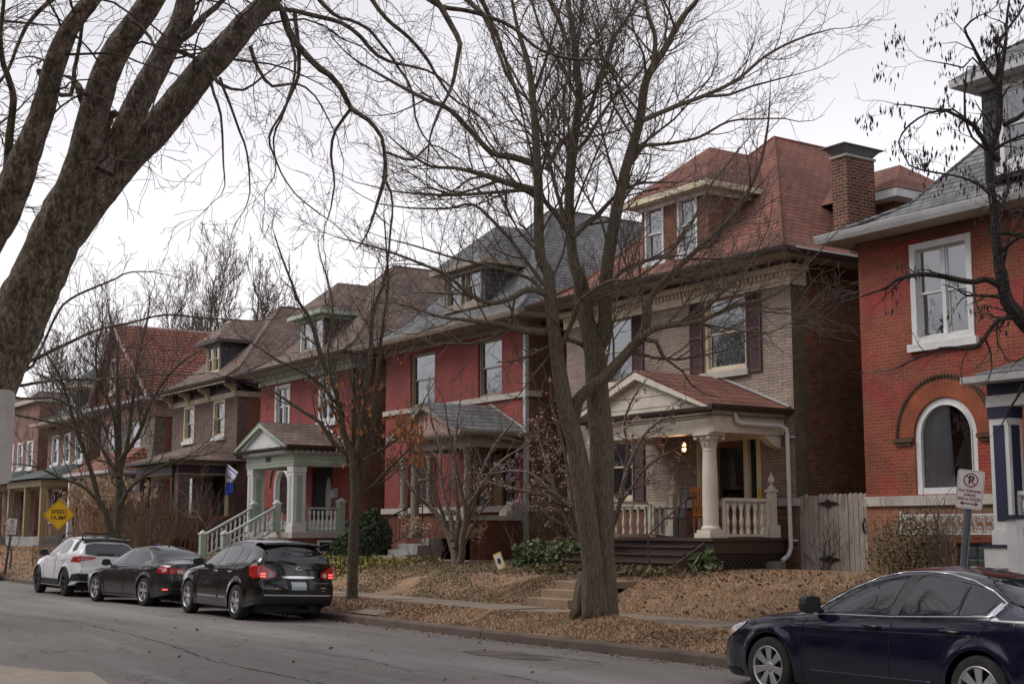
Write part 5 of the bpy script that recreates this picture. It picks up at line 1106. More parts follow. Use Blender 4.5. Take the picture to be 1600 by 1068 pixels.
GUIDES = {
 'street': [
  [(-18.4,14.04,0.29,0.2007),(-18.37,14.01,0.5,0.1917),(-18.3,13.95,1.08,0.1719),(-18.27,13.92,1.38,0.1719),(-18.2,13.7,2.48,0.1719),(-18.18,13.52,3.26,0.153),(-18.19,13.36,3.75,0.1431),(-18.17,13.2,4.41,0.1242),(-18.14,13.09,4.96,0.1143),(-18.1,12.99,5.5,0.1044),(-18.06,12.9,6.05,0.0954),(-18.1,12.77,6.33,0.0855),(-17.99,12.66,7.26,0.081),(-17.93,12.6,7.79,0.0711),(-17.83,12.43,8.93,0.0567),(-17.8,12.32,9.45,0.0477),(-17.82,12.14,9.97,0.0333),(-17.81,12.01,10.48,0.0234),(-17.79,11.86,11.11,0.0144)],
  [(-18.49,14.36,0.28,0.252),(-18.47,14.33,0.49,0.2322),(-18.41,14.28,1.07,0.2079),(-18.37,14.21,1.61,0.2079),(-18.19,14.08,3.2,0.2034),(-18.12,13.94,4.16,0.1935),(-18.08,13.87,4.73,0.1836),(-18.08,13.77,5.12,0.1647)],
  [(-18.08,13.77,5.12,0.1359),(-18.16,13.67,5.57,0.1161),(-18.19,13.63,6,0.1071),(-18.21,13.6,6.15,0.0972),(-18.25,13.54,6.44,0.0927),(-18.29,13.51,7,0.0882),(-18.29,13.51,7.55,0.0837),(-18.26,13.56,8.23,0.0792),(-18.2,13.66,9.14,0.0693),(-18.22,13.64,9.71,0.0594),(-18.26,13.58,10.41,0.0504),(-18.31,13.51,10.99,0.0405),(-18.35,13.45,11.81,0.0198)],
  [(-18.05,13.88,4.86,0.126),(-17.91,13.94,5.12,0.1206),(-17.73,13.83,5.82,0.1152),(-17.57,13.78,6.35,0.1053),(-17.31,13.77,7.12,0.0954),(-17.06,13.78,7.77,0.0855),(-16.77,13.83,8.46,0.0756),(-16.55,13.8,9.1,0.0657),(-16.25,13.96,9.59,0.0558),(-15.99,14.08,10.02,0.0468),(-15.77,14.23,10.3,0.0369),(-15.38,14.45,10.87,0.0189)],
  [(-18.24,13.53,3.67,0.1053),(-18.09,13.52,3.98,0.1008),(-17.87,13.64,4.2,0.0954),(-17.68,13.77,4.34,0.0954),(-17.48,13.88,4.56,0.09),(-17.3,13.97,4.76,0.0846),(-17.08,14.08,5,0.0801),(-16.92,14.07,5.32,0.0657),(-16.85,14.03,5.52,0.0558),(-16.67,14.1,5.76,0.0513),(-16.47,14.21,5.95,0.0468),(-16,14.48,6.38,0.0414),(-15.52,14.74,6.84,0.0369),(-15.11,14.84,7.44,0.027),(-14.83,14.79,8.03,0.018),(-14.66,14.69,8.48,0.009)],
  [(-16.93,13.9,4.91,0.0558),(-16.72,14.11,5.08,0.0513),(-16.34,14.55,5.15,0.0414),(-16.13,14.77,5.26,0.0369),(-15.87,15.05,5.41,0.0324),(-15.56,15.39,5.51,0.0234),(-15.29,15.65,5.73,0.018),(-15.05,15.85,6.06,0.0135)],
  [(-16.97,13.99,5,0.0468),(-16.84,14.37,5.13,0.0378),(-16.69,14.79,5.27,0.0333),(-16.62,14.98,5.38,0.0288),(-16.5,15.34,5.76,0.0234),(-16.36,15.72,6.1,0.0189),(-16.27,16.01,6.61,0.0144)],
  [(-16.88,13.97,4.89,0.0414),(-16.8,14.13,4.86,0.0369),(-16.79,14.26,4.63,0.0324),(-16.75,14.37,4.54,0.0234)],
  [(-16.51,13.66,8.39,0.0468),(-16.25,14.21,8.67,0.0378),(-16.06,14.6,8.85,0.0333),(-15.82,15.09,9.14,0.0279),(-15.58,15.59,9.61,0.0234),(-15.33,16.09,9.91,0.0189),(-15.09,16.59,10.1,0.0099)],
  [(-16.05,14.59,8.84,0.0279),(-15.76,14.88,8.84,0.0234),(-15.48,15.12,8.95,0.0189),(-14.92,15.63,9.1,0.009)],
  [(-16.34,13.73,9.14,0.0414),(-16.33,13.81,9.74,0.0378),(-16.41,13.73,10.19,0.0279),(-16.48,13.67,10.63,0.0234)],
  [(-18.05,12.59,7.86,0.0621),(-18.18,12.25,7.95,0.0567),(-18.3,11.95,7.99,0.0477),(-18.36,11.62,8.27,0.0423),(-18.45,11.18,8.65,0.0378),(-18.57,10.82,8.78,0.0324),(-18.77,10.16,9.09,0.0234),(-18.92,9.65,9.36,0.0135),(-18.98,9.33,9.63,0.009)],
  [(-18.08,12.66,7.42,0.0621),(-18.37,12.38,7.55,0.0576),(-18.76,12,7.75,0.0432),(-19.08,11.69,7.88,0.0288),(-19.37,11.42,7.93,0.0243),(-19.64,11.14,8.17,0.0198),(-19.88,10.9,8.47,0.0099)],
  [(-18.07,12.71,7.27,0.0432),(-18.19,12.52,7.42,0.0378),(-18.45,12.18,7.4,0.0333),(-18.97,11.5,7.36,0.0243),(-19.44,10.85,7.42,0.0144),(-19.72,10.46,7.53,0.0099)],
  [(-18.25,12.98,5.08,0.0666),(-18.35,12.75,5.1,0.0621),(-18.43,12.55,5.12,0.0567),(-18.57,12.17,5.21,0.0423),(-18.73,11.75,5.25,0.0333),(-18.89,11.35,5.29,0.0234),(-19.07,10.85,5.43,0.0144)],
  [(-18.11,12.95,5.68,0.0576),(-18.15,12.86,5.72,0.0567),(-18.25,12.63,5.78,0.0522),(-18.41,12.33,5.6,0.0477),(-18.56,12.04,5.54,0.0423),(-18.68,11.72,5.69,0.0333),(-18.77,11.39,5.95,0.0279),(-18.91,11.05,6.11,0.0234),(-19.16,10.41,6.34,0.0189),(-19.46,9.7,6.52,0.009)],
  [(-18.14,12.86,5.86,0.0378),(-18.4,12.66,6.31,0.0333),(-18.62,12.48,6.71,0.0288),(-18.74,12.37,6.88,0.0288),(-19.08,12.08,7.3,0.0243),(-19.44,11.79,7.27,0.0198),(-19.96,11.33,7.32,0.0144),(-20.4,10.95,7.43,0.0099)],
  [(-17.87,12.72,7.73,0.0432),(-17.77,12.85,8.03,0.0432),(-17.7,12.95,8.22,0.0432),(-17.55,13.17,8.49,0.0378),(-17.46,13.3,8.66,0.0378),(-17.35,13.43,9.26,0.0387),(-17.25,13.55,9.64,0.0333),(-17.18,13.64,9.97,0.0288),(-17.02,13.86,10.41,0.0189),(-16.92,13.99,10.74,0.0144)],
  [(-18.1,13.33,6.81,0.0486),(-18.16,13.08,7.14,0.0432),(-18.21,12.92,7.32,0.0387),(-18.2,12.82,7.55,0.0333)],
  [(-17.83,13.23,6.64,0.0432),(-17.73,13.43,6.86,0.0387),(-17.63,13.62,7.05,0.0432),(-17.56,13.77,7.24,0.0333),(-17.46,13.97,7.45,0.0288),(-17.34,14.22,7.59,0.0243),(-17.23,14.47,7.63,0.0198),(-17.05,14.88,7.66,0.0099)],
  [(-18.25,13.42,6.96,0.0387),(-18.47,13.37,7.57,0.0342),(-18.7,13.34,8.3,0.0297),(-18.96,13.26,9.04,0.0252),(-19.37,13.05,9.93,0.0207),(-19.81,12.8,10.85,0.0153),(-20.06,12.68,11.51,0.0108)],
  [(-18.21,13.53,8.21,0.0396),(-18.16,13.77,8.47,0.0342),(-18.12,14.08,8.96,0.0297),(-18.07,14.34,9.34,0.0252),(-17.98,14.7,9.68,0.0207),(-17.91,15.08,10.2,0.0153)],
  [(-18.13,13.61,9.11,0.0342),(-18.36,13.45,9.72,0.0297),(-18.64,13.24,10.34,0.0252),(-18.85,13.11,11.08,0.0207)],
  [(-17.93,12.5,8.97,0.0288),(-17.63,12.52,9.44,0.0234),(-17.35,12.52,9.9,0.0189),(-17.04,12.49,10.44,0.0144)],
  [(-18.12,13.1,4.65,0.0378),(-17.63,13.07,5.22,0.0378),(-17.4,13.04,5.5,0.0324),(-16.88,13.22,5.76,0.0279),(-16.49,13.43,5.77,0.0225),(-15.92,13.61,6.06,0.018),(-15.43,13.65,6.48,0.0135)],
  [(-17.96,13.99,5.67,0.0441),(-17.94,14.26,6.14,0.0396),(-17.83,14.67,6.38,0.0342),(-17.69,15.19,6.59,0.0297),(-17.6,15.64,7.14,0.0252),(-17.55,16.06,7.87,0.0207),(-17.43,16.58,8.51,0.0153)],
  [(-18.47,13.26,5.58,0.0387),(-18.75,13.1,6.03,0.0342),(-19.08,12.86,6.22,0.0297),(-19.46,12.58,6.37,0.0252),(-20.04,12.16,6.58,0.0198),(-20.52,11.79,6.8,0.0153),(-21.01,11.42,6.99,0.0099)],
  [(-17.11,13.83,7.77,0.0378),(-16.84,13.88,8.06,0.0333),(-16.47,14.11,8.06,0.0279),(-16.01,14.4,8.1,0.0234),(-15.52,14.64,8.29,0.018),(-15,14.97,8.26,0.0135)],
  [(-18.16,13.7,4.91,0.0432),(-18.22,13.44,5,0.0387),(-18.29,13.25,4.94,0.0387)],
 ],
 'overhang': [
  [(-10.27,2.11,1.08,0.263),(-10.17,2.15,1.52,0.25),(-10.07,2.17,2.05,0.234),(-9.94,2.21,2.67,0.218),(-9.82,2.29,3.02,0.212),(-9.75,2.36,3.19,0.205),(-9.66,2.43,3.42,0.187),(-9.59,2.5,3.61,0.178),(-9.51,2.56,3.82,0.174),(-9.43,2.63,4.01,0.178),(-9.36,2.7,4.17,0.165),(-9.29,2.76,4.34,0.147)],
  [(-9.41,2.58,3.96,0.111),(-9.32,2.61,4.15,0.11),(-9.23,2.65,4.33,0.106),(-9.08,2.69,4.67,0.101),(-8.96,2.72,4.93,0.094),(-8.84,2.79,5.11,0.087),(-8.72,2.87,5.27,0.082),(-8.64,2.92,5.38,0.078),(-8.51,2.99,5.58,0.064),(-8.37,3.06,5.81,0.047)],
  [(-9.3,2.75,4.31,0.107),(-9.24,2.82,4.44,0.103),(-9.19,2.89,4.51,0.094),(-9.11,2.97,4.78,0.089),(-9.02,3.07,5.04,0.085),(-8.96,3.13,5.21,0.078),(-8.9,3.19,5.35,0.074),(-8.86,3.22,5.52,0.067),(-8.82,3.25,5.75,0.058),(-8.77,3.29,6.02,0.041)],
  [(-9.55,2.66,3.88,0.113),(-9.45,2.82,4.18,0.118),(-9.34,2.99,4.46,0.118),(-9.24,3.15,4.65,0.114),(-9.14,3.3,4.88,0.11),(-9.06,3.42,5.06,0.105),(-8.98,3.55,5.23,0.099),(-8.9,3.66,5.4,0.088),(-8.84,3.75,5.53,0.079),(-8.76,3.88,5.7,0.065),(-8.66,4.04,5.88,0.046),(-8.54,4.24,6.08,0.033)],
  [(-9.54,2.03,3.58,0.129),(-9.41,2.09,3.79,0.125),(-9.31,2.15,3.92,0.118),(-9.14,2.21,4.19,0.106),(-9.06,2.24,4.33,0.093),(-8.98,2.27,4.48,0.08),(-8.81,2.3,4.81,0.071),(-8.71,2.33,4.97,0.065),(-8.62,2.37,5.1,0.058),(-8.48,2.46,5.24,0.052),(-8.31,2.58,5.41,0.037)],
  [(-9.34,2.19,4.14,0.039),(-9.23,2.16,4.38,0.03),(-9.06,2.12,4.72,0.023),(-9.01,2.05,4.87,0.019),(-8.95,2.01,5.02,0.017),(-8.83,1.99,5.24,0.012)],
  [(-8.85,3.19,5.23,0.031),(-8.82,3.24,5.28,0.029),(-8.79,3.32,5.4,0.025),(-8.75,3.39,5.47,0.02),(-8.7,3.5,5.6,0.016)],
  [(-8.96,3.84,5.62,0.033),(-8.9,3.95,5.64,0.031),(-8.9,4.01,5.49,0.028),(-8.88,4.09,5.36,0.026),(-8.86,4.18,5.28,0.024),(-8.83,4.24,5.21,0.024),(-8.81,4.31,5.17,0.021),(-8.79,4.38,5.09,0.021),(-8.77,4.47,4.93,0.019),(-8.75,4.53,4.9,0.017),(-8.72,4.59,4.86,0.017),(-8.7,4.69,4.73,0.014),(-8.72,4.74,4.52,0.014),(-8.75,4.75,4.43,0.019)],
  [(-8.77,4.47,4.93,0.014),(-8.86,4.4,4.79,0.012),(-8.92,4.39,4.61,0.01),(-8.96,4.44,4.38,0.007),(-9.03,4.43,4.15,0.005)],
  [(-8.69,4.71,4.44,0.012),(-8.67,4.77,4.32,0.009),(-8.68,4.79,4.13,0.007),(-8.73,4.79,3.9,0.005)],
  [(-8.87,4,5.48,0.014),(-8.85,4.05,5.26,0.012),(-8.85,4.05,5.12,0.009),(-8.9,4,4.88,0.009),(-8.95,3.94,4.67,0.007),(-8.94,3.96,4.45,0.005)],
  [(-8.77,4.73,6.04,0.029),(-8.62,4.99,5.94,0.027),(-8.58,5.07,5.84,0.024),(-8.53,5.19,5.65,0.022),(-8.51,5.25,5.5,0.02),(-8.54,5.24,5.38,0.017),(-8.57,5.23,5.26,0.015),(-8.61,5.2,5.12,0.012),(-8.66,5.16,5,0.012),(-8.72,5.12,4.8,0.007),(-8.75,5.12,4.59,0.005)],
  [(-9.07,3.83,5.69,0.024),(-9,4.05,5.68,0.019),(-8.92,4.28,5.65,0.019),(-8.85,4.51,5.58,0.017),(-8.83,4.72,5.41,0.015),(-8.78,4.89,5.36,0.012),(-8.71,5.08,5.33,0.01),(-8.67,5.25,5.24,0.007),(-8.65,5.44,5.05,0.005)],
  [(-8.92,5.05,6.06,0.02),(-8.85,5.29,5.93,0.02),(-8.75,5.53,5.9,0.018),(-8.65,5.83,5.82,0.015),(-8.58,6.09,5.64,0.013),(-8.47,6.36,5.59,0.013),(-8.39,6.56,5.6,0.01),(-8.34,6.78,5.39,0.008),(-8.32,6.93,5.25,0.005)],
  [(-8.75,5.29,6.11,0.023),(-8.64,5.46,5.9,0.02),(-8.57,5.56,5.77,0.017),(-8.53,5.63,5.54,0.015),(-8.48,5.72,5.28,0.012),(-8.34,5.92,5.02,0.01),(-8.3,6.01,4.72,0.005)],
  [(-9.93,2.36,2.81,0.0167),(-9.95,2.43,2.94,0.0155),(-9.95,2.52,3.02,0.0143),(-9.93,2.78,3.16,0.013),(-9.92,2.98,3.27,0.0099),(-9.89,3.18,3.34,0.0087),(-9.86,3.51,3.44,0.0074),(-9.82,3.85,3.44,0.0062),(-9.76,4.3,3.46,0.0043),(-9.69,4.7,3.6,0.0031)],
  [(-9.95,2.48,2.94,0.0124),(-9.95,2.57,3.01,0.0112),(-10.01,2.72,3.35,0.0099),(-10.02,2.84,3.53,0.0087),(-9.99,3.15,3.7,0.0074)],
  [(-9.94,2.35,2.84,0.0124),(-9.93,2.52,2.87,0.0112),(-9.91,2.79,2.92,0.0099),(-9.88,3.1,2.94,0.0087),(-9.85,3.42,2.99,0.0062),(-9.82,3.71,3,0.0043)],
  [(-9.98,2.33,2.68,0.0124),(-10.03,2.6,2.65,0.0099),(-10.08,2.9,2.6,0.0087),(-10.14,3.11,2.49,0.0062),(-10.21,3.25,2.36,0.0031)],
  [(-10.16,2.39,2.81,0.0112),(-10.18,2.57,2.79,0.0099),(-10.18,2.78,2.81,0.0087),(-10.21,2.98,2.73,0.0074),(-10.26,3.14,2.6,0.0062),(-10.35,3.22,2.46,0.0031)],
  [(-9.23,2.33,4.94,0.02),(-9.17,2.4,4.8,0.017),(-9.07,2.51,4.75,0.015),(-9,2.51,4.91,0.015),(-8.91,2.52,5.11,0.013),(-8.82,2.49,5.35,0.011)],
  [(-8.97,3.21,5.18,0.018),(-8.9,3.29,5.13,0.016),(-8.82,3.38,5.03,0.013),(-8.75,3.45,4.92,0.013),(-8.64,3.57,4.87,0.009),(-8.53,3.66,4.95,0.007)],
  [(-8.92,4.07,5.63,0.017),(-8.91,4.11,5.24,0.014),(-8.94,4.08,5.03,0.012),(-9,4,4.83,0.009),(-9.04,3.94,4.69,0.009),(-9.03,3.98,4.55,0.007),(-8.94,4.11,4.28,0.005),(-8.84,4.27,4.12,0.005)],
  [(-8.86,3.7,5.29,0.016),(-8.88,3.77,5.14,0.014),(-8.87,3.88,5.02,0.012),(-8.8,4.03,5.05,0.009),(-8.77,4.17,4.97,0.007),(-8.76,4.32,4.76,0.005)],
  [(-8.87,5.64,6.18,0.021),(-8.86,5.76,5.93,0.018),(-8.85,5.85,5.76,0.016),(-8.86,5.97,5.46,0.013),(-8.87,6.1,5.14,0.008),(-8.9,6.16,4.89,0.005)],
  [(-8.97,4.62,6.03,0.022),(-8.92,4.82,5.75,0.017),(-8.84,5.06,5.54,0.015),(-8.78,5.32,5.18,0.01),(-8.69,5.53,5.04,0.007),(-8.63,5.76,4.76,0.005)],
  [(-8.75,4.74,4.65,0.01),(-8.66,4.94,4.59,0.01),(-8.59,5.04,4.71,0.007),(-8.49,5.26,4.6,0.005)],
  [(-8.83,3.4,5.22,0.014),(-8.84,3.41,4.95,0.011),(-8.8,3.48,4.72,0.009),(-8.8,3.5,4.44,0.007),(-8.8,3.52,4.22,0.004)],
  [(-8.82,3.47,5,0.011),(-8.82,3.6,4.7,0.009),(-8.83,3.69,4.48,0.007),(-8.88,3.74,4.22,0.005)],
  [(-9.02,4.22,5.9,0.019),(-8.96,4.4,5.72,0.015),(-8.85,4.65,5.61,0.012),(-8.76,4.96,5.22,0.01),(-8.79,5.07,4.89,0.007),(-8.73,5.29,4.61,0.005)],
  [(-8.8,6.25,6.29,0.021),(-8.79,6.43,5.94,0.019),(-8.82,6.52,5.64,0.013),(-8.9,6.51,5.38,0.011),(-8.91,6.65,5.02,0.005)],
  [(-8.85,2.41,5.43,0.017),(-8.97,2.24,5.25,0.015),(-9.03,2.15,5.07,0.013),(-9.08,2.09,4.85,0.011),(-9.15,1.99,4.68,0.008)],
  [(-8.71,2.71,5.09,0.013),(-8.65,2.75,5.21,0.013),(-8.56,2.87,5.08,0.011),(-8.53,2.93,4.86,0.008),(-8.56,2.91,4.64,0.006)],
 ],
 'leafy': [
  [(-27.11,14.06,0.22,0.154),(-27.08,14.04,0.4,0.126),(-27.01,14,0.84,0.119),(-26.89,13.95,1.54,0.119),(-26.76,13.9,2.23,0.112),(-26.7,13.89,2.52,0.112),(-26.62,13.81,3.11,0.104),(-26.58,13.72,3.54,0.084),(-26.62,13.53,3.94,0.07),(-26.57,13.32,4.77,0.056),(-26.63,12.96,5.54,0.049),(-26.63,12.69,6.34,0.042),(-26.7,12.45,6.71,0.035),(-26.72,12.26,7.15,0.028),(-26.75,12.03,7.7,0.021),(-26.76,11.88,8.1,0.014)],
  [(-26.76,13.9,2.99,0.084),(-26.76,14.01,3.91,0.07),(-26.75,14.12,4.83,0.057),(-26.74,14.21,5.62,0.05),(-26.76,14.3,6.7,0.043),(-26.67,14.5,7.38,0.029),(-26.66,14.59,7.97,0.022),(-26.67,14.65,8.72,0.015)],
  [(-26.78,13.95,2.65,0.07),(-26.53,14.01,3.13,0.063),(-26.27,14.02,3.74,0.056),(-26.04,13.95,4.4,0.048),(-25.61,13.84,5.6,0.041),(-25.35,13.79,6.27,0.034),(-25.07,13.73,7.01,0.027),(-24.88,13.58,7.69,0.02),(-24.71,13.42,8.33,0.013)],
  [(-26.74,13.82,3.41,0.056),(-26.99,13.46,3.76,0.049),(-27.15,13.22,4.18,0.042),(-27.4,12.87,4.46,0.035),(-27.65,12.52,4.75,0.028),(-27.9,12.17,5.03,0.014)],
  [(-26.78,13.49,4.52,0.042),(-26.72,12.99,4.98,0.035),(-26.74,12.54,5.23,0.028),(-26.79,11.96,5.47,0.02),(-26.8,11.52,5.71,0.014)],
  [(-26.63,14,3.34,0.049),(-26.48,14.45,3.63,0.035),(-26.37,14.79,3.91,0.028),(-26.27,15.13,4.35,0.021),(-26.22,15.35,4.78,0.014)],
  [(-26.8,13.94,2.58,0.056),(-26.44,14.13,2.78,0.042),(-26.12,14.26,3.05,0.035),(-25.79,14.39,3.31,0.028),(-25.47,14.52,3.58,0.014)],
  [(-26.78,13.42,4.79,0.042),(-27.09,13.34,5.6,0.035),(-27.23,13.52,6.49,0.029),(-27.44,13.53,7.25,0.022),(-27.74,13.42,8.02,0.015)],
 ],
 'bare': [
  [(-42.63,13.91,0.32,0.159),(-42.62,13.88,1.01,0.144),(-42.6,13.85,1.86,0.136),(-42.55,13.84,3.07,0.129),(-42.56,13.76,4.07,0.113),(-42.53,13.73,5.2,0.081),(-42.54,13.64,6.41,0.057),(-42.54,13.55,7.63,0.041),(-42.66,13.31,8.65,0.025)],
  [(-42.52,13.8,1.41,0.12),(-42.44,13.59,1.8,0.103),(-42.28,13.34,2.39,0.087),(-42.24,13.11,2.72,0.079),(-42.01,12.81,3.49,0.07),(-41.64,12.11,4.97,0.062),(-41.39,11.76,5.81,0.046),(-41.21,11.39,6.54,0.038),(-41.14,10.97,7.09,0.023)],
  [(-42.24,13.7,3.48,0.08),(-42.3,13.96,4.59,0.064),(-42.46,14.13,6.03,0.057),(-42.6,14.27,7.28,0.041),(-42.64,14.55,8.55,0.033),(-42.73,14.65,9.41,0.017)],
  [(-42.19,13.67,3.98,0.072),(-41.48,13.99,4.75,0.063),(-40.83,14.13,5.7,0.047),(-40.2,14.38,6.44,0.039),(-39.56,14.73,6.99,0.031),(-39.01,15.12,7.26,0.015)],
  [(-42.25,13.74,3.28,0.064),(-42.92,13.36,4.4,0.057),(-43.61,12.92,5.44,0.049),(-44.3,12.46,6.5,0.042),(-44.88,12,6.73,0.025)],
  [(-42.63,13.34,2.59,0.056),(-42.73,12.75,3.18,0.048),(-42.97,12.02,3.47,0.039),(-43.13,11.47,3.76,0.031),(-43.32,10.94,3.85,0.016)],
  [(-42.33,13.79,2.59,0.072),(-41.79,13.95,3.18,0.055),(-41.01,14.37,3.65,0.047),(-40.39,14.74,3.93,0.039),(-39.8,15.12,4.07,0.023)],
  [(-42.14,13.63,4.37,0.056),(-41.52,13.17,5.5,0.047),(-41.21,12.65,6.23,0.039),(-40.66,12.34,7.13,0.03),(-40.06,12.32,7.83,0.023)],
 ],
 'pods': [
  [(-10.33,16.4,0.45,0.15),(-10.25,16.25,1.58,0.137),(-10.27,15.97,2.55,0.124),(-10.35,15.63,3.52,0.111),(-10.46,15.31,4.09,0.104),(-10.59,15.05,4.41,0.098),(-10.64,14.94,4.57,0.091),(-10.69,14.82,4.73,0.085),(-10.69,14.74,5.06,0.078),(-10.69,14.68,5.3,0.066),(-10.64,14.61,5.86,0.058),(-10.64,14.55,6.11,0.052),(-10.6,14.49,6.59,0.049),(-10.5,14.55,6.91,0.042),(-10.45,14.54,7.32,0.039),(-10.46,14.48,7.48,0.033),(-10.53,14.32,7.72,0.026),(-10.57,14.2,7.96,0.019),(-10.6,14.1,8.17,0.016),(-10.48,14.24,8.33,0.01)],
  [(-10.72,14.72,4.93,0.046),(-10.78,14.64,4.99,0.046),(-10.83,14.58,5.01,0.042),(-10.93,14.46,4.97,0.039),(-11.08,14.28,5.02,0.036),(-11.23,14.09,5.07,0.033),(-11.38,13.91,5.08,0.03),(-11.54,13.73,5.02,0.023),(-11.63,13.64,4.92,0.02),(-11.72,13.55,4.88,0.013),(-11.85,13.41,4.82,0.01)],
  [(-10.64,14.94,4.53,0.033),(-10.75,14.7,4.48,0.03),(-10.87,14.45,4.15,0.029),(-10.98,14.21,4.1,0.022),(-11.08,13.97,4.1,0.019),(-11.23,13.66,3.97,0.013),(-11.34,13.43,3.84,0.01)],
  [(-10.55,14.58,6.51,0.039),(-10.58,14.44,6.62,0.036),(-10.59,14.33,6.77,0.033),(-10.61,14.19,6.92,0.033),(-10.65,14.06,6.99,0.026),(-10.73,13.84,7.08,0.019),(-10.83,13.61,7.04,0.013),(-10.95,13.37,6.87,0.013),(-11.02,13.24,6.65,0.01),(-10.98,13.27,6.49,0.01),(-10.93,13.32,6.34,0.01),(-10.72,13.53,6.24,0.013),(-10.51,13.75,6.17,0.013),(-10.35,13.91,6.04,0.016),(-10.26,14,5.91,0.019)],
  [(-10.46,14.6,6.95,0.033),(-10.37,14.76,7.04,0.03),(-10.22,14.98,7.25,0.023),(-10.08,15.19,7.51,0.016)],
  [(-10.44,14.53,7.36,0.03),(-10.43,14.58,7.66,0.026),(-10.41,14.65,8.09,0.023),(-10.4,14.69,8.44,0.017),(-10.37,14.78,8.8,0.01)],
  [(-10.45,14.48,7.52,0.023),(-10.39,14.46,7.71,0.022),(-10.37,14.38,7.86,0.019),(-10.21,14.44,8.11,0.016),(-10.07,14.51,8.29,0.013),(-9.94,14.55,8.51,0.01)],
  [(-10.6,14.49,6.59,0.019),(-10.74,14.34,6.81,0.016),(-10.8,14.29,7.11,0.017),(-10.8,14.32,7.54,0.013),(-10.79,14.35,7.72,0.01)],
  [(-10.68,14.28,6.95,0.016),(-10.85,14.14,7.18,0.013),(-11.04,13.99,7.21,0.013),(-11.22,13.84,7.27,0.01),(-11.4,13.69,7.31,0.006)],
  [(-10.51,14.36,7.64,0.016),(-10.6,14.23,7.81,0.013),(-10.69,14.15,7.69,0.013),(-10.81,14,7.74,0.01),(-10.96,13.81,7.79,0.006)],
  [(-10.69,15.07,3.68,0.03),(-10.77,15.03,3.52,0.019)],
 ],
 'pale': [
  [(-31.61,19.52,0.74,0.189),(-31.62,19.51,0.87,0.155),(-31.66,19.51,1.26,0.138),(-31.74,19.43,1.59,0.121),(-31.83,19.34,1.89,0.095),(-32.05,19.1,2.32,0.069),(-32.29,18.83,2.67,0.052),(-32.47,18.63,2.93,0.044),(-32.66,18.43,3.36,0.035),(-32.84,18.23,3.8,0.026),(-32.94,18.14,4.24,0.018)],
  [(-31.57,19.54,0.87,0.103),(-31.38,19.54,1.21,0.094),(-31.22,19.44,1.64,0.085),(-31.05,19.43,1.98,0.077),(-30.88,19.34,2.4,0.068),(-30.77,19.15,2.81,0.051),(-30.65,18.93,3.31,0.042),(-30.46,18.67,3.96,0.033),(-30.31,18.42,4.53,0.025),(-30.13,18.21,5.09,0.017)],
  [(-31.57,19.37,1.59,0.077),(-31.73,19.4,2.15,0.069),(-31.95,19.33,2.67,0.052),(-32.18,19.32,3.37,0.044),(-32.34,19.41,4.08,0.035),(-32.64,19.32,4.8,0.027),(-32.84,19.33,5.53,0.018)],
  [(-31.57,19.41,1.38,0.077),(-31.49,19.48,2.15,0.069),(-31.51,19.41,2.83,0.052),(-31.51,19.36,3.69,0.043),(-31.47,19.37,4.38,0.035),(-31.39,19.44,5.25,0.017)],
  [(-31.3,19.58,2.32,0.069),(-30.97,19.74,2.83,0.051),(-30.61,19.91,3.33,0.043),(-30.23,20.17,3.75,0.034),(-29.88,20.44,3.99,0.017)],
  [(-31.34,19.59,2.06,0.06),(-31.28,19.84,2.49,0.052),(-31.3,20.05,3.27,0.043),(-31.23,20.42,4.06,0.035),(-31.07,20.94,4.77,0.026),(-31,21.21,5.22,0.018)],
  [(-31.47,19.59,1.3,0.043),(-31.09,19.62,1.81,0.034),(-30.69,19.66,2.31,0.025),(-30.27,19.79,2.73,0.017)],
  [(-31.61,19.24,1.84,0.052),(-31.42,18.71,2.82,0.043),(-31.29,18.34,3.49,0.034),(-31.13,18.04,4.14,0.025),(-30.92,17.81,4.79,0.017)],
 ],
 'dogwood': [
  [(-25.57,19.47,0.78,0.119),(-25.58,19.43,1.22,0.104),(-25.63,19.34,1.52,0.089),(-25.7,19.21,2.03,0.075),(-25.79,19.06,2.37,0.067),(-26,18.79,2.51,0.06),(-26.18,18.54,2.67,0.052),(-26.41,18.25,2.73,0.037),(-26.64,17.96,2.82,0.03),(-26.92,17.6,2.93,0.023)],
  [(-25.56,19.34,1.44,0.067),(-25.79,19.09,1.81,0.052),(-25.99,18.87,2.4,0.045),(-26.14,18.74,3.08,0.038),(-26.27,18.61,3.6,0.03),(-26.38,18.51,4.06,0.023)],
  [(-25.57,19.29,1.52,0.067),(-25.49,18.96,2.25,0.052),(-25.36,18.69,2.98,0.044),(-25.24,18.42,3.7,0.037),(-25.16,18.19,4.27,0.029),(-25.11,17.98,4.69,0.015)],
  [(-25.56,19.46,0.93,0.089),(-25.16,19.54,1.52,0.074),(-24.82,19.56,2.1,0.066),(-24.65,19.56,2.42,0.058),(-24.38,19.5,2.96,0.051),(-24.14,19.5,3.39,0.043),(-23.85,19.55,3.81,0.036),(-23.54,19.67,4.16,0.029),(-23.16,19.91,4.36,0.014)],
  [(-25.04,19.86,2.43,0.045),(-24.78,20,2.77,0.037),(-24.48,20.15,3.2,0.037),(-24.17,20.37,3.49,0.029),(-23.82,20.65,3.7,0.022),(-23.55,20.9,3.77,0.015)],
  [(-24.91,19.92,2.99,0.037),(-24.6,19.78,3.71,0.029),(-24.44,19.56,4.28,0.029),(-24.1,19.58,4.84,0.022),(-23.86,19.67,5.12,0.015)],
  [(-24.6,20.16,3.87,0.03),(-24.01,20.44,4,0.022),(-23.53,20.61,4.27,0.015),(-23.18,20.78,4.32,0.014)],
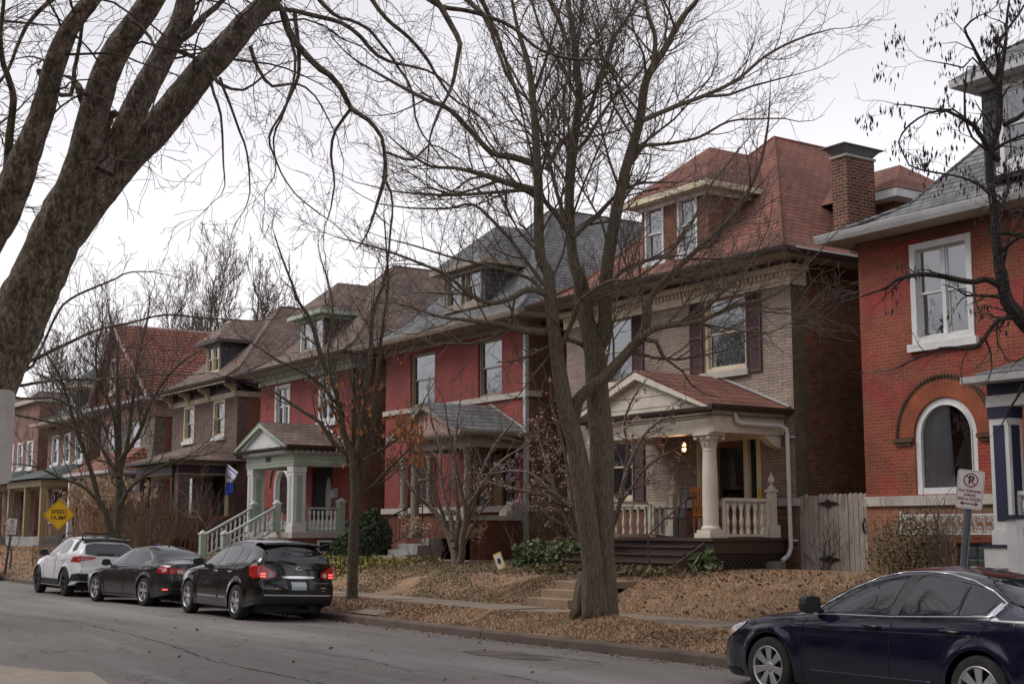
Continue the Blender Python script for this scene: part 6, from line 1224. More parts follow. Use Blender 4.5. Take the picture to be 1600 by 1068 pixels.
  [(-25.66,18.96,2.37,0.045),(-26.09,18.67,2.78,0.037),(-26.49,18.4,3.16,0.03),(-26.89,18.12,3.24,0.023),(-27.44,17.76,3.17,0.015)],
 ],
}
# ================================================================ TREES
class Tubes:
    """batches of tapering tubes, built vectorised"""
    def __init__(s): s.b = {}
    def add(s, pts, rad, k):
        s.b.setdefault((len(pts), k), []).append((pts, rad))
    def count(s): return sum(len(v) for v in s.b.values())
    def build(s, name, mat, parent, org=(0,0,0), smooth=True, rough=0):
        if not s.b: return None
        V = []; Fq = []; base = 0
        for (n, k), L in s.b.items():
            P = np.array([a for a, _ in L], float); Rr = np.array([r for _, r in L], float); m = len(L)
            d = np.empty_like(P); d[:,1:-1] = P[:,2:]-P[:,:-2]; d[:,0] = P[:,1]-P[:,0]; d[:,-1] = P[:,-1]-P[:,-2]
            d /= np.linalg.norm(d, axis=2, keepdims=True)+1e-9
            tot = P[:,-1]-P[:,0]; tot /= np.linalg.norm(tot, axis=1, keepdims=True)+1e-9
            ref = np.where(np.abs(tot[:,2:3]) > .75, np.array([[1.,0.2,0]]), np.array([[0,0,1.]]))[:,None,:]
            u = np.cross(np.broadcast_to(ref, d.shape), d); u /= np.linalg.norm(u, axis=2, keepdims=True)+1e-9
            v = np.cross(d, u)
            a = np.arange(k)*2*pi/k
            rr = Rr[:,:,None,None]
            if rough:
                rs = np.random.RandomState(5); rr = rr*(1+rough*(rs.rand(m,n,k,1)-.5))
            ring = P[:,:,None,:]+rr*(u[:,:,None,:]*np.cos(a)[None,None,:,None]+v[:,:,None,:]*np.sin(a)[None,None,:,None])
            V.append(ring.reshape(-1,3))
            idx = base+np.arange(m*n*k).reshape(m,n,k); nx = np.roll(idx, -1, axis=2)
            q = np.stack([idx[:,:-1], nx[:,:-1], nx[:,1:], idx[:,1:]], axis=-1).reshape(-1,4); Fq.append(q); base += m*n*k
        V = np.concatenate(V)-np.array(org, float); Fq = np.concatenate(Fq)
        return fastmesh(name, V, Fq, mat, parent, smooth)
def fastmesh(name, V, F, mat, parent=None, smooth=False):
    me = bpy.data.meshes.new(name); nf, c = F.shape
    me.vertices.add(len(V)); me.vertices.foreach_set('co', V.astype(np.float32).ravel())
    me.loops.add(nf*c); me.loops.foreach_set('vertex_index', F.astype(np.int32).ravel())
    me.polygons.add(nf); me.polygons.foreach_set('loop_start', np.arange(0, nf*c, c, dtype=np.int32))
    me.polygons.foreach_set('use_smooth', np.full(nf, smooth)); me.update(calc_edges=True); me.materials.append(mat)
    o = bpy.data.objects.new(name, me); COL.objects.link(o)
    if parent is not None: o.parent = parent
    return o
def cards(name, P, size, mat, parent=None, org=(0,0,0), seed=1, aspect=1.0, flat=0.0, hang=False):
    """small leaf-like quads at points P"""
    rs = np.random.RandomState(seed); m = len(P); P = np.asarray(P, float)-np.array(org, float)
    s = size*(.6+.8*rs.rand(m,1))
    a = rs.randn(m,3); a /= np.linalg.norm(a, axis=1, keepdims=True)
    if hang: a = np.array([[0,0,1.]])+.25*a; a /= np.linalg.norm(a, axis=1, keepdims=True)
    b = rs.randn(m,3)
    if flat:
        a[:,2] *= (1-flat); b[:,2] *= (1-flat); a /= np.linalg.norm(a, axis=1, keepdims=True)
    b -= a*np.sum(a*b, axis=1, keepdims=True); b /= np.linalg.norm(b, axis=1, keepdims=True)
    c = np.cross(a, b)
    L = a*s*aspect*.5; Wd = b*s*.5
    V = np.stack([P-L, P+Wd+c*s*.12, P+L, P-Wd+c*s*.12], axis=1).reshape(-1,3)
    F = np.arange(m*4).reshape(m,4)
    return fastmesh(name, V, F, mat, parent)
def resample(pts, step, seed=0, wob=.0):
    """Catmull-Rom through (x,y,z,r) guides"""
    P = np.array(pts, float); out = []
    n = len(P); Q = np.vstack([2*P[0]-P[1], P, 2*P[-1]-P[-2]])
    for i in range(n-1):
        L = np.linalg.norm(P[i+1][:3]-P[i][:3]); m = max(1, int(L/step))
        p0, p1, p2, p3 = Q[i:i+4]
        for j in range(m):
            t = j/m; out.append(.5*((2*p1)+(-p0+p2)*t+(2*p0-5*p1+4*p2-p3)*t*t+(-p0+3*p1-3*p2+p3)*t**3))
    out.append(P[-1]); out = np.array(out); out[:,3] = np.maximum(out[:,3], .003)
    if wob:
        rs = np.random.RandomState(seed); w_ = np.cumsum(rs.randn(len(out),3)*wob*step, axis=0); w_ -= np.linspace(0,1,len(out))[:,None]*w_[-1]; out[:,:3] += w_*.5
    return out
def unit(v): return v/(np.linalg.norm(v)+1e-9)
class Grower:
    def __init__(s, seed, spread=45, trop=(0,0,.25), wander=.22, rmin=.003, droop=0, dens=1.0, levels=3, ratio=.6, tip=None):
        s.r = random.Random(seed); s.rs = np.random.RandomState(seed); s.spread = spread; s.trop = np.array(trop, float); s.wander = wander
        s.rmin = rmin; s.dens = dens; s.levels = levels; s.ratio = ratio; s.big = Tubes(); s.fine = Tubes(); s.tips = []; s.droop = droop
    def branch(s, p, d, L, r, lvl):
        n = {3: 8, 2: 6, 1: 5, 0: 4}[lvl]+getattr(s, 'extra', 0)
        pts = [p]; d = unit(d); st = L/(n-1)
        for i in range(n-1):
            d = unit(d+s.rs.randn(3)*s.wander+s.trop*st*(1+.5*i)*1.2+np.array([0,0,-s.droop])*st*i)
            pts.append(pts[-1]+d*st)
        rad = [max(s.rmin, r*(1-.8*i/(n-1))) for i in range(n)]
        (s.big if r > .012 else s.fine).add(pts, rad, 6 if r > .03 else (4 if r > .010 else 3))
        if lvl == 0: s.tips.append(pts[-1]); s.tips.append(pts[len(pts)//2]); return
        nch = int(max(2, L*{3: 3.4, 2: 4.4, 1: 5.0}[lvl]*s.dens+.5))
        for c in range(nch):
            t = .2+.78*(c+s.r.random())/nch; x = t*(n-1); i = min(n-2, int(x)); q = pts[i]+(pts[i+1]-pts[i])*(x-i)
            dd = unit(pts[i+1]-pts[i]); s.child(q, dd, L*s.ratio*(1.1-.55*t)*s.r.uniform(.6,1.15), max(s.rmin, r*(1-.7*t)*.62), lvl-1)
        s.tips.append(pts[-1])
    def child(s, q, dd, L, r, lvl, spread=None):
        a = math.radians((spread or s.spread)*s.r.uniform(.7,1.3)); ax = unit(np.cross(dd, s.rs.randn(3)))
        nd = dd*cos(a)+np.cross(ax, dd)*sin(a)
        s.branch(q, nd, L, r, lvl)
    def dress(s, limb, step, Lf, lvl=2, start=.25, rthr=.14, lmin=.5, lmax=2.6):
        """put side branches along a guided limb"""
        acc = 0; n = len(limb)
        for i in range(1, n):
            a, b = limb[i-1], limb[i]; L = np.linalg.norm(b[:3]-a[:3]); acc += L
            t = i/n
            if t < start: continue
            if acc > step*s.r.uniform(.6,1.3):
                acc = 0
                if b[3] > rthr: continue
                dd = unit(b[:3]-a[:3]); ll = min(lmax, max(lmin, Lf*(b[3]*12+.35)))*s.r.uniform(.6,1.3)
                s.child(b[:3], dd, ll, max(s.rmin, min(b[3]*.5, .028)*getattr(s, 'thin', 1)), lvl if ll > .9 or hasattr(s, 'thin') else max(0, lvl-1))
        e = limb[-1]; s.branch(e[:3], e[:3]-limb[-2][:3], Lf*.6, max(s.rmin, e[3]), max(1, lvl-1))
def guided_tree(name, key, label, base, bm, tm, g, step=.35, Lf=1.6, lvl=2, trunk_n=2, k=14, starts=None, wob=.02, cat='tree', group=None, thr=.14, rs=.12, rough=.16, lmax=2.6):
    root = thing(name, label, cat, base, group)
    big = Tubes()
    tr = Tubes()
    for i, gl in enumerate(GUIDES[key]):
        lm = resample(gl, rs if gl[0][3] > .04 else rs*1.4, seed=i+7, wob=wob)
        kk = k if gl[0][3] > .05 else 8
        (tr if i < trunk_n else big).add(list(lm[:,:3]), list(lm[:,3]), kk)
        st = (starts or {}).get(i, .12)
        g.dress(lm, step, Lf, lvl, st, rthr=thr, lmax=lmax)
    t = tr.build('trunk', bm, root, base, rough=rough)
    for kk_, v in g.big.b.items(): big.b.setdefault(kk_, []).extend(v)
    big.build('limbs', bm, root, base, rough=rough*.7)
    if g.fine.count(): g.fine.build('crown', tm, root, base, smooth=False)
    return root
# --- big leaning tree overhead on the near side
B1 = (-10.3, 2.05, .13)
g = Grower(11, spread=46, trop=(.0,.0,-.30), wander=.20, rmin=.0017, levels=3, dens=1.35); g.thin = .36; g.extra = 4
t1 = guided_tree('old_street_tree', 'overhang', 'huge many-limbed old tree leaning in from the near left, its branches overhead', B1, M['bark1'], M['twig1'], g, step=.15, Lf=1.0, lvl=2, trunk_n=1, k=28, starts={0:.98,1:.5,2:.45,3:.45,4:.45,15:.2,16:.2,17:.2,18:.2,19:.2}, wob=.09, thr=.3, rs=.05, rough=.09, lmax=1.15)
# --- twin trunk street tree in the middle
B2 = (-18.55, 14.05, .42)
g = Grower(5, spread=42, trop=(0,0,.22), wander=.17, rmin=.0034, dens=1.12)
t2 = guided_tree('street_tree', 'street', 'tall twin-stemmed bare tree on the grass verge before the tan brick house', B2, M['bark2'], M['twig2'], g, step=.26, Lf=1.9, lvl=2, trunk_n=2, k=20, starts={0:.5,1:1.1,2:.25,3:.25,7:2}, rs=.10, rough=.10)
# root flare
rf = MB()
for i in range(9):
    a = 2*pi*i/9+.3; ca, sa = cos(a), sin(a)
    rf.tube([(B2[0]+.16*ca+.05, B2[1]+.10*sa, 1.15), (B2[0]+.22*ca+.05, B2[1]+.15*sa, .78), (B2[0]+.29*ca+.05, B2[1]+.22*sa, .52), (B2[0]+.42*ca+.05, B2[1]+.34*sa, .38)], [.09,.11,.08,.03], 9)
rf.build('root_flare', M['bark2'], t2, smooth=True)
# --- small tree with a few orange leaves
B3 = (-27.2, 13.9, .33)
g = Grower(21, spread=36, trop=(0,0,.5), wander=.15, rmin=.0042, dens=.95)
t3 = guided_tree('young_tree', 'leafy', 'slender verge tree holding a few orange dead leaves, behind the black car', B3, M['bark3'], M['twig2'], g, step=.34, Lf=1.3, lvl=2, trunk_n=1, starts={0:.3}, lmax=1.8)
rs_ = np.random.RandomState(3); tips = np.array(g.tips)
sel = tips[(tips[:,2] < 5.6) & (rs_.rand(len(tips)) < .7*np.exp(-((tips[:,2]-3.2)/1.2)**2))]
P = np.repeat(sel, 2, axis=0)+rs_.randn(len(sel)*2, 3)*.07
cards('dead_leaves', P, .085, M['leafdead'], t3, B3, 5, 1.5, hang=True)
# --- bare tree further down
B4 = (-42.6, 13.95, .33)
g = Grower(31, spread=44, trop=(0,0,.35), wander=.17, rmin=.006, dens=.9)
t4 = guided_tree('street_tree', 'bare', 'dark wide-branching bare street tree behind the white car', B4, M['bark3'], M['twig2'], g, step=.42, Lf=2.2, lvl=2, trunk_n=2, starts={0:.3,1:.3}, rs=.25)
# --- pod tree at the right edge
B5 = (-10.2, 16.6, .45)
g = Grower(41, spread=48, trop=(0,0,.05), wander=.28, rmin=.0028, dens=1.2)
t5 = guided_tree('pod_tree', 'pods', 'gnarled dark tree at the right edge hung with brown seed pods', B5, M['barkdark'], M['twig1'], g, step=.22, Lf=.95, lvl=2, trunk_n=1, starts={0:.45}, wob=.06, rs=.09, lmax=1.3)
tips = np.array(g.tips); rs_ = np.random.RandomState(8)
cen = tips[(tips[:,2] > 4.6) & (rs_.rand(len(tips)) < np.where(tips[:,2] > 6.2, .42, .14))]
P = np.repeat(cen, 8, axis=0)+rs_.randn(len(cen)*8, 3)*np.array([[.06,.06,.06]])-np.array([[0,0,.08]])
kind(cards('seed_pods', P, .024, M['pod'], t5, B5, 9, 3.8, hang=True), 'stuff')
# --- pale multi-stem ornamental
B6 = (-31.6, 19.5, .86)
g = Grower(51, spread=34, trop=(0,0,.45), wander=.15, rmin=.0045, dens=.95)
t6 = guided_tree('crape_myrtle', 'pale', 'smooth pale multi-stemmed little tree before the small porch', B6, M['barkpale'], M['twig2'], g, step=.28, Lf=1.15, lvl=2, trunk_n=2, starts={0:.35}, wob=.03, lmax=1.5)
# --- dogwood with pinkish buds
B7 = (-25.6, 19.4, .92)
g = Grower(61, spread=50, trop=(0,0,.12), wander=.2, rmin=.0045, dens=1.15)
t7 = guided_tree('dogwood', 'dogwood', 'low spreading dogwood with pinkish buds behind the twin trunks', B7, M['barkpale'], M['twigpink'], g, step=.24, Lf=.9, lvl=2, trunk_n=1, starts={0:.35,3:.3}, wob=.03, lmax=1.2)
tips = np.array(g.tips); rs_ = np.random.RandomState(2); tips = tips[rs_.rand(len(tips)) < .75]
cards('buds', np.repeat(tips, 4, axis=0)+rs_.randn(len(tips)*4, 3)*.045, .042, M['bud'], t7, B7, 4, 1.3)
# --- free grown background trees
def free_tree(name, label, base, h, r, seed, bm, tm, stems=4, spread=30, rmin=.01, dens=.7, group=None, cat='tree', up=.5, lv=3, kL=.34):
    root = thing(name, label, cat, base, group); g = Grower(seed, spread=spread, trop=(0,0,up), wander=.13, rmin=rmin, dens=dens)
    p = np.array(base, float); t = Tubes(); rr = random.Random(seed)
    n = 12; pts = [p+np.array([mnoise.noise((seed, i*.3, 0))*.25*i/3, mnoise.noise((0, i*.3, seed))*.25*i/3, h*.86*i/n-.1]) for i in range(n+1)]
    t.add(pts, [max(rmin, r*(1-.85*i/n)) for i in range(n+1)], 10); t.build('trunk', bm, root, base)
    for i in range(3, n+1):
        for _ in range(stems): g.child(pts[i], unit(pts[i]-pts[i-1]), h*kL*(1.15-.6*i/n)*rr.uniform(.7,1.2), r*.45*(1-.7*i/n), lv, spread*1.2)
    if g.big.count(): g.big.build('limbs', bm, root, base)
    g.fine.build('crown', tm, root, base, smooth=False)
    return root, g
bt = 'bare trees beyond the rooftops'
for i, (x, y, h, sd_, lab) in enumerate([(-88, 38, 20, 1, 'bare tree beyond the brown roofs, right of the tallest crown'), (-97, 38, 23, 2, 'tallest bare tree rising beyond the brown roofs and the tiled gable'), (-107, 39, 21, 3, 'bare background tree directly over the red tiled gable'), (-124, 38, 21, 4, 'bare background tree behind the grey green roof'), (-138, 38, 20, 6, 'leftmost hazy bare tree behind the far houses'), (-150, 30, 17, 7, 'bare tree at the far end of the row')]):
    free_tree('background_tree', lab, (x, y, .8), h, .26, sd_, M['twig2'], M['twig2'], stems=3, spread=30, rmin=.015, dens=.42, group=bt, up=.22)
free_tree('sapling', 'thin bare sapling beside the iron fence at the far left', (-56.5, 14.1, .35), 3.6, .05, 12, M['twig2'], M['twig2'], stems=2, spread=40, rmin=.006, dens=.7, lv=2, kL=.3)
free_tree('street_tree', 'dark bare street tree far down on the left, behind the parked pickup tail', (-66, 14, .35), 8, .16, 14, M['barkdark'], M['twig1'], stems=2, spread=42, rmin=.010, dens=.6)
free_tree('young_shrub_tree', 'leafless pale shrub between the mauve house and the white stair', (-49.6, 19.3, .8), 3.2, .04, 15, M['twigpink'], M['twigpink'], stems=2, spread=34, rmin=.007, dens=.6, lv=1, kL=.45)

# ================================================================ PLANTS
def leafy_bush(name, label, c, rad, n, mat, size, seed, cat='shrub', stems=True, bottom=.0, group=None, asp=1.5, hollow=.5, twig='barkdark'):
    root = thing(name, label, cat, (c[0], c[1], c[2]), group); rs = np.random.RandomState(seed)
    d = rs.randn(n,3); d /= np.linalg.norm(d, axis=1, keepdims=True); rr = (hollow+(1-hollow)*rs.rand(n,1)**.6)
    lump = np.array([[1+.28*mnoise.noise((q[0]*1.9+seed, q[1]*1.9, q[2]*1.9))+.12*mnoise.noise((q[0]*5, q[1]*5+seed, q[2]*5))] for q in d])
    P = d*rr*lump*np.array([rad]); P[:,2] = np.abs(P[:,2]+rad[2]*.55)
    P = P+np.array([c])
    cards('leaves', P, size, mat, root, c, seed, asp)
    if stems:
        t = Tubes()
        for i in range(26):
            q = P[rs.randint(n)]; b0 = np.array([c[0]+rs.randn()*.1, c[1]+rs.randn()*.1, c[2]-.05]); m_ = (b0+q)/2+rs.randn(3)*.08
            t.add([b0, m_, q], [.012,.008,.004], 4)
        t.build('stems', M[twig], root, c)
    return root
leafy_bush('evergreen_bush', 'dense rounded dark evergreen beside the grey stone steps', (-37.1, 19.7, .85), (.78,.72,1.0), 8500, M['evergreen'], .06, 1, hollow=.72)
leafy_bush('low_evergreen', 'low dark evergreen left of the rounded bush', (-38.9, 20.2, .85), (.8,.7,.6), 3500, M['evergreen'], .06, 2, hollow=.7)
leafy_bush('laurel_bush', 'loose green bush by the pipe, left of the twin trunks', (-28.5, 20.0, .88), (.75,.7,.45), 2200, M['lightgreen'], .09, 3, hollow=.35)
leafy_bush('laurel_bush', 'larger green bush partly hidden behind the twin trunks', (-27.0, 20.2, .88), (.95,.8,.50), 2800, M['lightgreen'], .09, 4, hollow=.35)
leafy_bush('small_rhododendron', 'small leafy green plant before the lattice of the cream porch', (-22.2, 20.0, .93), (.36,.34,.30), 170, M['lightgreen'], .11, 5, hollow=.3, asp=2.6)
leafy_bush('brown_shrub', 'olive brown twiggy shrub under the white planter rail', (-17.9, 21.3, .95), (.95,.7,.85), 3000, M['brownleaf'], .035, 6, hollow=.15)
def twig_shrub(label, c, h, n, seed, mat='twig2', name='twiggy_shrub', w_=.35, rm=.005):
    root = thing(name, label, 'shrub', c); g = Grower(seed, spread=30, trop=(0,0,.4), wander=.16, rmin=rm, dens=.9); rr = random.Random(seed)
    for i in range(n):
        a = rr.uniform(0, 2*pi); tl = rr.uniform(.1, .75); g.branch(np.array(c)+np.array([cos(a)*w_*rr.random(), sin(a)*w_*rr.random(), -.03]), np.array([cos(a)*tl, sin(a)*tl, 1.]), h*rr.uniform(.6,1.0), .012, 1)
    for k_, v in g.big.b.items(): g.fine.b.setdefault(k_, []).extend(v)
    g.fine.build('stems', M[mat], root, c, smooth=False); return root
twig_shrub('brown tangle of bare twigs under the olive shrub stems', (-17.3, 21.2, .95), 1.5, 26, 4, 'twig2')
twig_shrub('tall bare brown shrub in front of the stone house', (-53.6, 19.6, .85), 2.3, 60, 5, 'twigtan', w_=1.6, rm=.008)
twig_shrub('bare brown shrub left of the mauve house porch', (-51.6, 17.6, .8), 1.7, 46, 6, 'twigtan', w_=1.5, rm=.008)
twig_shrub('thin rusty shrub against the alley wall by the downpipe', (-30.9, 21.7, .95), 2.3, 26, 7, 'twigtan', w_=.6)
twig_shrub('bare whippy shrub by the dark alley left of the tan house', (-29.6, 21.9, .95), 2.4, 30, 8, 'twigtan', w_=.7)
twig_shrub('sparse weed growing against the wooden gate', (-21.0, 22.2, .95), 1.1, 12, 9, 'twig1', w_=.2, name='weed')
twig_shrub('thin dry twigs before the wall of the small porch', (-33.3, 20.0, .9), 1.0, 14, 10, 'plume_' if False else 'twigpink', w_=.3)
twig_shrub('bare twigs by the white lattice at the right edge', (-15.7, 20.0, .95), 1.2, 10, 19, 'twig1', w_=.3)
# tawny hydrangea stalk by the steps
def stalk(label, c, seed):
    root = twig_shrub(label, c, 1.1, 7, seed, 'barkpale', name='dried_hydrangea', w_=.05)
    rs = np.random.RandomState(seed); P = []
    for i in range(9):
        q = np.array(c)+np.array([rs.randn()*.28, rs.randn()*.2, .95+.35*rs.rand()]); P.append(q+rs.randn(50,3)*.07)
    kind(cards('flower_heads', np.concatenate(P), .05, M['plume'], root, c, seed), 'stuff'); return root
stalk('dried tan hydrangea heads beside the grey steps', (-32.9, 19.0, .88), 3)
# dry tan plants by the porch wall
rs_ = np.random.RandomState(14); pr = thing('dry_flower_stalks', 'tan dried flower stalks against the small porch wall', 'plant', (-31.9, 20.25, .9))
t = Tubes(); P = []
for i in range(9):
    b0 = np.array([-32.1+rs_.rand()*.7, 20.2+rs_.rand()*.15, .9]); tp = b0+np.array([rs_.randn()*.12, rs_.randn()*.05, .7+.4*rs_.rand()]); t.add([b0, (b0+tp)/2, tp], [.006,.005,.004], 4); P.append(tp+rs_.randn(26,3)*np.array([.05,.04,.12]))
t.build('stalks', M['twigpink'], pr, (-31.9,20.25,.9)); kind(cards('seed_heads', np.concatenate(P), .045, M['plume'], pr, (-31.9,20.25,.9), 6), 'stuff')
# pampas grass
def pampas(label, c, n, h, seed, w_=1.2):
    root = thing('pampas_grass', label, 'ornamental grass', c, 'clumps of tall dry ornamental grass'); rs = np.random.RandomState(seed); t = Tubes(); P = []
    for i in range(n):
        b0 = np.array([c[0]+rs.randn()*w_*.4, c[1]+rs.randn()*.4, c[2]]); l = np.array([rs.randn()*.25, rs.randn()*.2, 1.]); hh = h*rs.uniform(.35,1.0)
        p1 = b0+l*hh*.5; p2 = b0+l*hh*.85+np.array([rs.randn()*.12,0,0]); p3 = p2+np.array([rs.randn()*.2, rs.randn()*.1, hh*.10*(1 if hh > h*.7 else -.6)]); t.add([b0,p1,p2,p3], [.014,.012,.009,.005], 3)
        if hh > h*.72:
            s_ = rs.rand(34,1); P.append(p2+(p3-p2)*s_*2.2+rs.randn(34,3)*.055)
    t.build('blades', M['drygrass'], root, c, smooth=False); cards('plumes', np.concatenate(P), .075, M['plume'], root, c, seed, 1.8, hang=True); return root
pampas('tall tan pampas clump right of the yellow sign', (-56.6, 17.8, .8), 520, 3.0, 1, 1.9)
pampas('shorter tan grass clump behind the yellow sign', (-60.5, 19.2, .8), 260, 2.3, 2, 1.3)

# ---- ground cover, litter and grass (uncountable)
rs_ = np.random.RandomState(77)
def scatter(n, x0, x1, y0, y1, lift=.01, pw=None):
    X = x0+(x1-x0)*rs_.rand(n); Y = y0+(y1-y0)*rs_.rand(n)
    return X, Y
def gzz(X, Y, lift): return np.array([gz(a, b)+lift for a, b in zip(X, Y)])
X, Y = scatter(15000, -44, -9, 13.15, 14.4); X2, Y2 = scatter(16000, -44, -20, 15.8, 21); XX = np.r_[X,X2]; YY = np.r_[Y,Y2]; keep = np.array([mnoise.noise((a*.7, b*.7, 1)) > (-.30 if a < -21 else .05) for a, b in zip(XX, YY)])
X = np.r_[X,X2][keep]; Y = np.r_[Y,Y2][keep]
kind(cards('leaf_litter', np.stack([X, Y, gzz(X, Y, .025)], 1), .042, M['litter'], seed=3, aspect=1.3, flat=.75), 'stuff')
X = -23.5+13*rs_.rand(1500); Y = 15.9+4.6*rs_.rand(1500); kind(cards('curled_leaves', np.stack([X, Y, gzz(X, Y, .045)], 1), .048, M['leafbrown'], seed=33, aspect=1.4, flat=.4), 'stuff')
X = -45+37*rs_.rand(1500); Y = 12.95-np.abs(rs_.randn(1500))*.22; kind(cards('gutter_leaves', np.stack([X, Y, .012+np.array([road_z(q) for q in Y])], 1), .04, M['litter'], seed=4, aspect=1.3, flat=.85), 'stuff')
X, Y = scatter(150, -30, -8, 6, 12.6); kind(cards('street_leaves', np.stack([X, Y, .014+np.array([road_z(q) for q in Y])], 1), .05, M['litter'], seed=5, aspect=1.3, flat=.85), 'stuff')
def blades(name, X, Y, h, mat, seed, wd=.006, tilt=.5):
    rs = np.random.RandomState(seed); n = len(X); Z = gzz(X, Y, -.005); B = np.stack([X, Y, Z], 1); a = rs.rand(n)*2*pi; hh = h*(.5+rs.rand(n))
    T_ = B+np.stack([np.cos(a)*tilt*hh, np.sin(a)*tilt*hh, hh*np.sqrt(max(.05, 1-tilt*tilt))], 1); s_ = np.stack([-np.sin(a), np.cos(a), 0*a], 1)*wd
    V = np.stack([B-s_, B+s_, T_], 1).reshape(-1,3); return kind(fastmesh(name, V, np.arange(n*3).reshape(n,3), mat), 'stuff')
X, Y = scatter(100000, -46, -9, 13.12, 14.42); k_ = np.array([mnoise.noise((a*.5, b*1.2, 4)) > -.7 for a, b in zip(X, Y)]); blades('verge_grass', X[k_], Y[k_], .06, M['drygrass'], 1, .008, .75)
X, Y = scatter(240000, -25, -9, 15.74, 21.8); k_ = np.array([mnoise.noise((a*.6, b*.6, 9)) > -.75 for a, b in zip(X, Y)]); blades('lawn_grass', X[k_], Y[k_], .048, M['drygrass'], 2, .006, .8)
M['greengrass'] = leafmat('green tinged grass', (.10,.095,.04), (.24,.19,.10))
X, Y = scatter(70000, -46, -24, 15.74, 21.8); k_ = np.array([mnoise.noise((a*.6, b*.6, 2)) > -.25 for a, b in zip(X, Y)]); blades('yard_grass', X[k_], Y[k_], .07, M['greengrass'], 3, .010, .7)
X, Y = scatter(30000, -90, -46, 13.1, 20); blades('far_grass', X, Y, .09, M['drygrass'], 4, .02, .7)
X = -36.6+rs_.randn(9000)*2.3; Y = 17.2+rs_.randn(9000)*.8+(X+36.6)*.12; k_ = (Y > 15.8) & (X < -31.5) & np.array([mnoise.noise((a*1.1, b*1.1, 7)) > -.2 for a, b in zip(X, Y)])
kind(cards('ground_cover', np.stack([X[k_], Y[k_], gzz(X[k_], Y[k_], .09)+rs_.rand(k_.sum())*.14], 1), .085, M['yellowgreen'], seed=8, aspect=1.3, flat=.3), 'stuff')
X = -24.2+rs_.randn(3500)*1.1; Y = 18.7+rs_.randn(3500)*.35; k_ = Y < 20
kind(cards('creeping_juniper', np.stack([X[k_], Y[k_], gzz(X[k_], Y[k_], .04)+rs_.rand(k_.sum())*.14], 1), .06, M['brownleaf'], seed=18, aspect=2.2, flat=.3), 'stuff')
# ================================================================ CARS   (front towards -x, kerb side +y)
def carpaint(name, col, flake=.0, rough=.16):
    m, nt, b = newmat(name); b.inputs['Base Color'].default_value = (*col, 1); b.inputs['Roughness'].default_value = rough
    b.inputs['Coat Weight'].default_value = .7; b.inputs['Coat Roughness'].default_value = .03; b.inputs['Metallic'].default_value = flake
    co = objco(nt); c = mixc(nt, rng(nt, noise(nt, 2.5, 6, objco(nt, (1,1,2))), .45, .75, 0, .35), (*col,), [x*.9+.005 for x in col]); nt.links.new(c, b.inputs['Base Color'])
    sp = N(nt, 'ShaderNodeSeparateXYZ'); nt.links.new(co, sp.inputs[0])
    r = rng(nt, noise(nt, 5, 6, co), .4, .7, rough, rough+.14); nt.links.new(r, b.inputs['Roughness'])
    return m
M['p_black'] = carpaint('black car paint', (.003,.003,.004), .0, .10); M['p_grey'] = carpaint('dark grey metallic paint', (.030,.028,.031), .3)
M['p_white'] = carpaint('pearl white paint', (.78,.78,.80)); M['p_navy'] = carpaint('deep navy paint', (.004,.005,.020), .0, .10)
M['plastic'] = paint('black plastic trim', (.014,.014,.015), .55); M['tyre'] = paint('tyre rubber', (.014,.013,.013), .85, .3, dirt=.4)
m_, nt_, b_ = newmat('alloy'); b_.inputs['Base Color'].default_value = (.55,.55,.57,1); b_.inputs['Metallic'].default_value = .75; b_.inputs['Roughness'].default_value = .33; M['alloy'] = m_
m_, nt_, b_ = newmat('chrome'); b_.inputs['Base Color'].default_value = (.7,.7,.72,1); b_.inputs['Metallic'].default_value = 1; b_.inputs['Roughness'].default_value = .15; M['chrome'] = m_
def lampm(name, col, em=0):
    m, nt, b = newmat(name); b.inputs['Base Color'].default_value = (*col, 1); b.inputs['Roughness'].default_value = .12; b.inputs['Coat Weight'].default_value = 1
    if em: b.inputs['Emission Color'].default_value = (1, .12, .08, 1); b.inputs['Emission Strength'].default_value = em
    return m
M['red'] = lampm('red lens', (.42,.012,.012)); M['redglow'] = lampm('glowing red lens', (.5,.03,.02), 1.2); M['clear'] = lampm('clear lens', (.5,.5,.5)); M['amber'] = lampm('amber lens', (.6,.18,.02)); M['plate'] = lampm('blank plate', (.42,.50,.52))
m_, nt_, b_ = newmat('tinted pane'); b_.inputs['Base Color'].default_value = (.012,.014,.016,1); b_.inputs['Roughness'].default_value = .03; b_.inputs['IOR'].default_value = 1.75; M['cg'] = m_
def cr(xs, ys):
    """smooth interpolation through key points (monotone cubic)"""
    xs = np.array(xs, float); ys = np.array(ys, float); h = np.diff(xs); dl = np.diff(ys)/h; m = np.zeros(len(xs)); m[0] = dl[0]; m[-1] = dl[-1]
    for i in range(1, len(xs)-1): m[i] = 0 if dl[i-1]*dl[i] <= 0 else 2*dl[i-1]*dl[i]/(dl[i-1]+dl[i])
    def f(x):
        x = min(max(x, xs[0]), xs[-1]); i = min(len(xs)-2, int(np.searchsorted(xs, x, 'right'))-1); i = max(i, 0); t = (x-xs[i])/h[i]
        return float((2*t**3-3*t*t+1)*ys[i]+(t**3-2*t*t+t)*h[i]*m[i]+(-2*t**3+3*t*t)*ys[i+1]+(t**3-t*t)*h[i]*m[i+1])
    return f
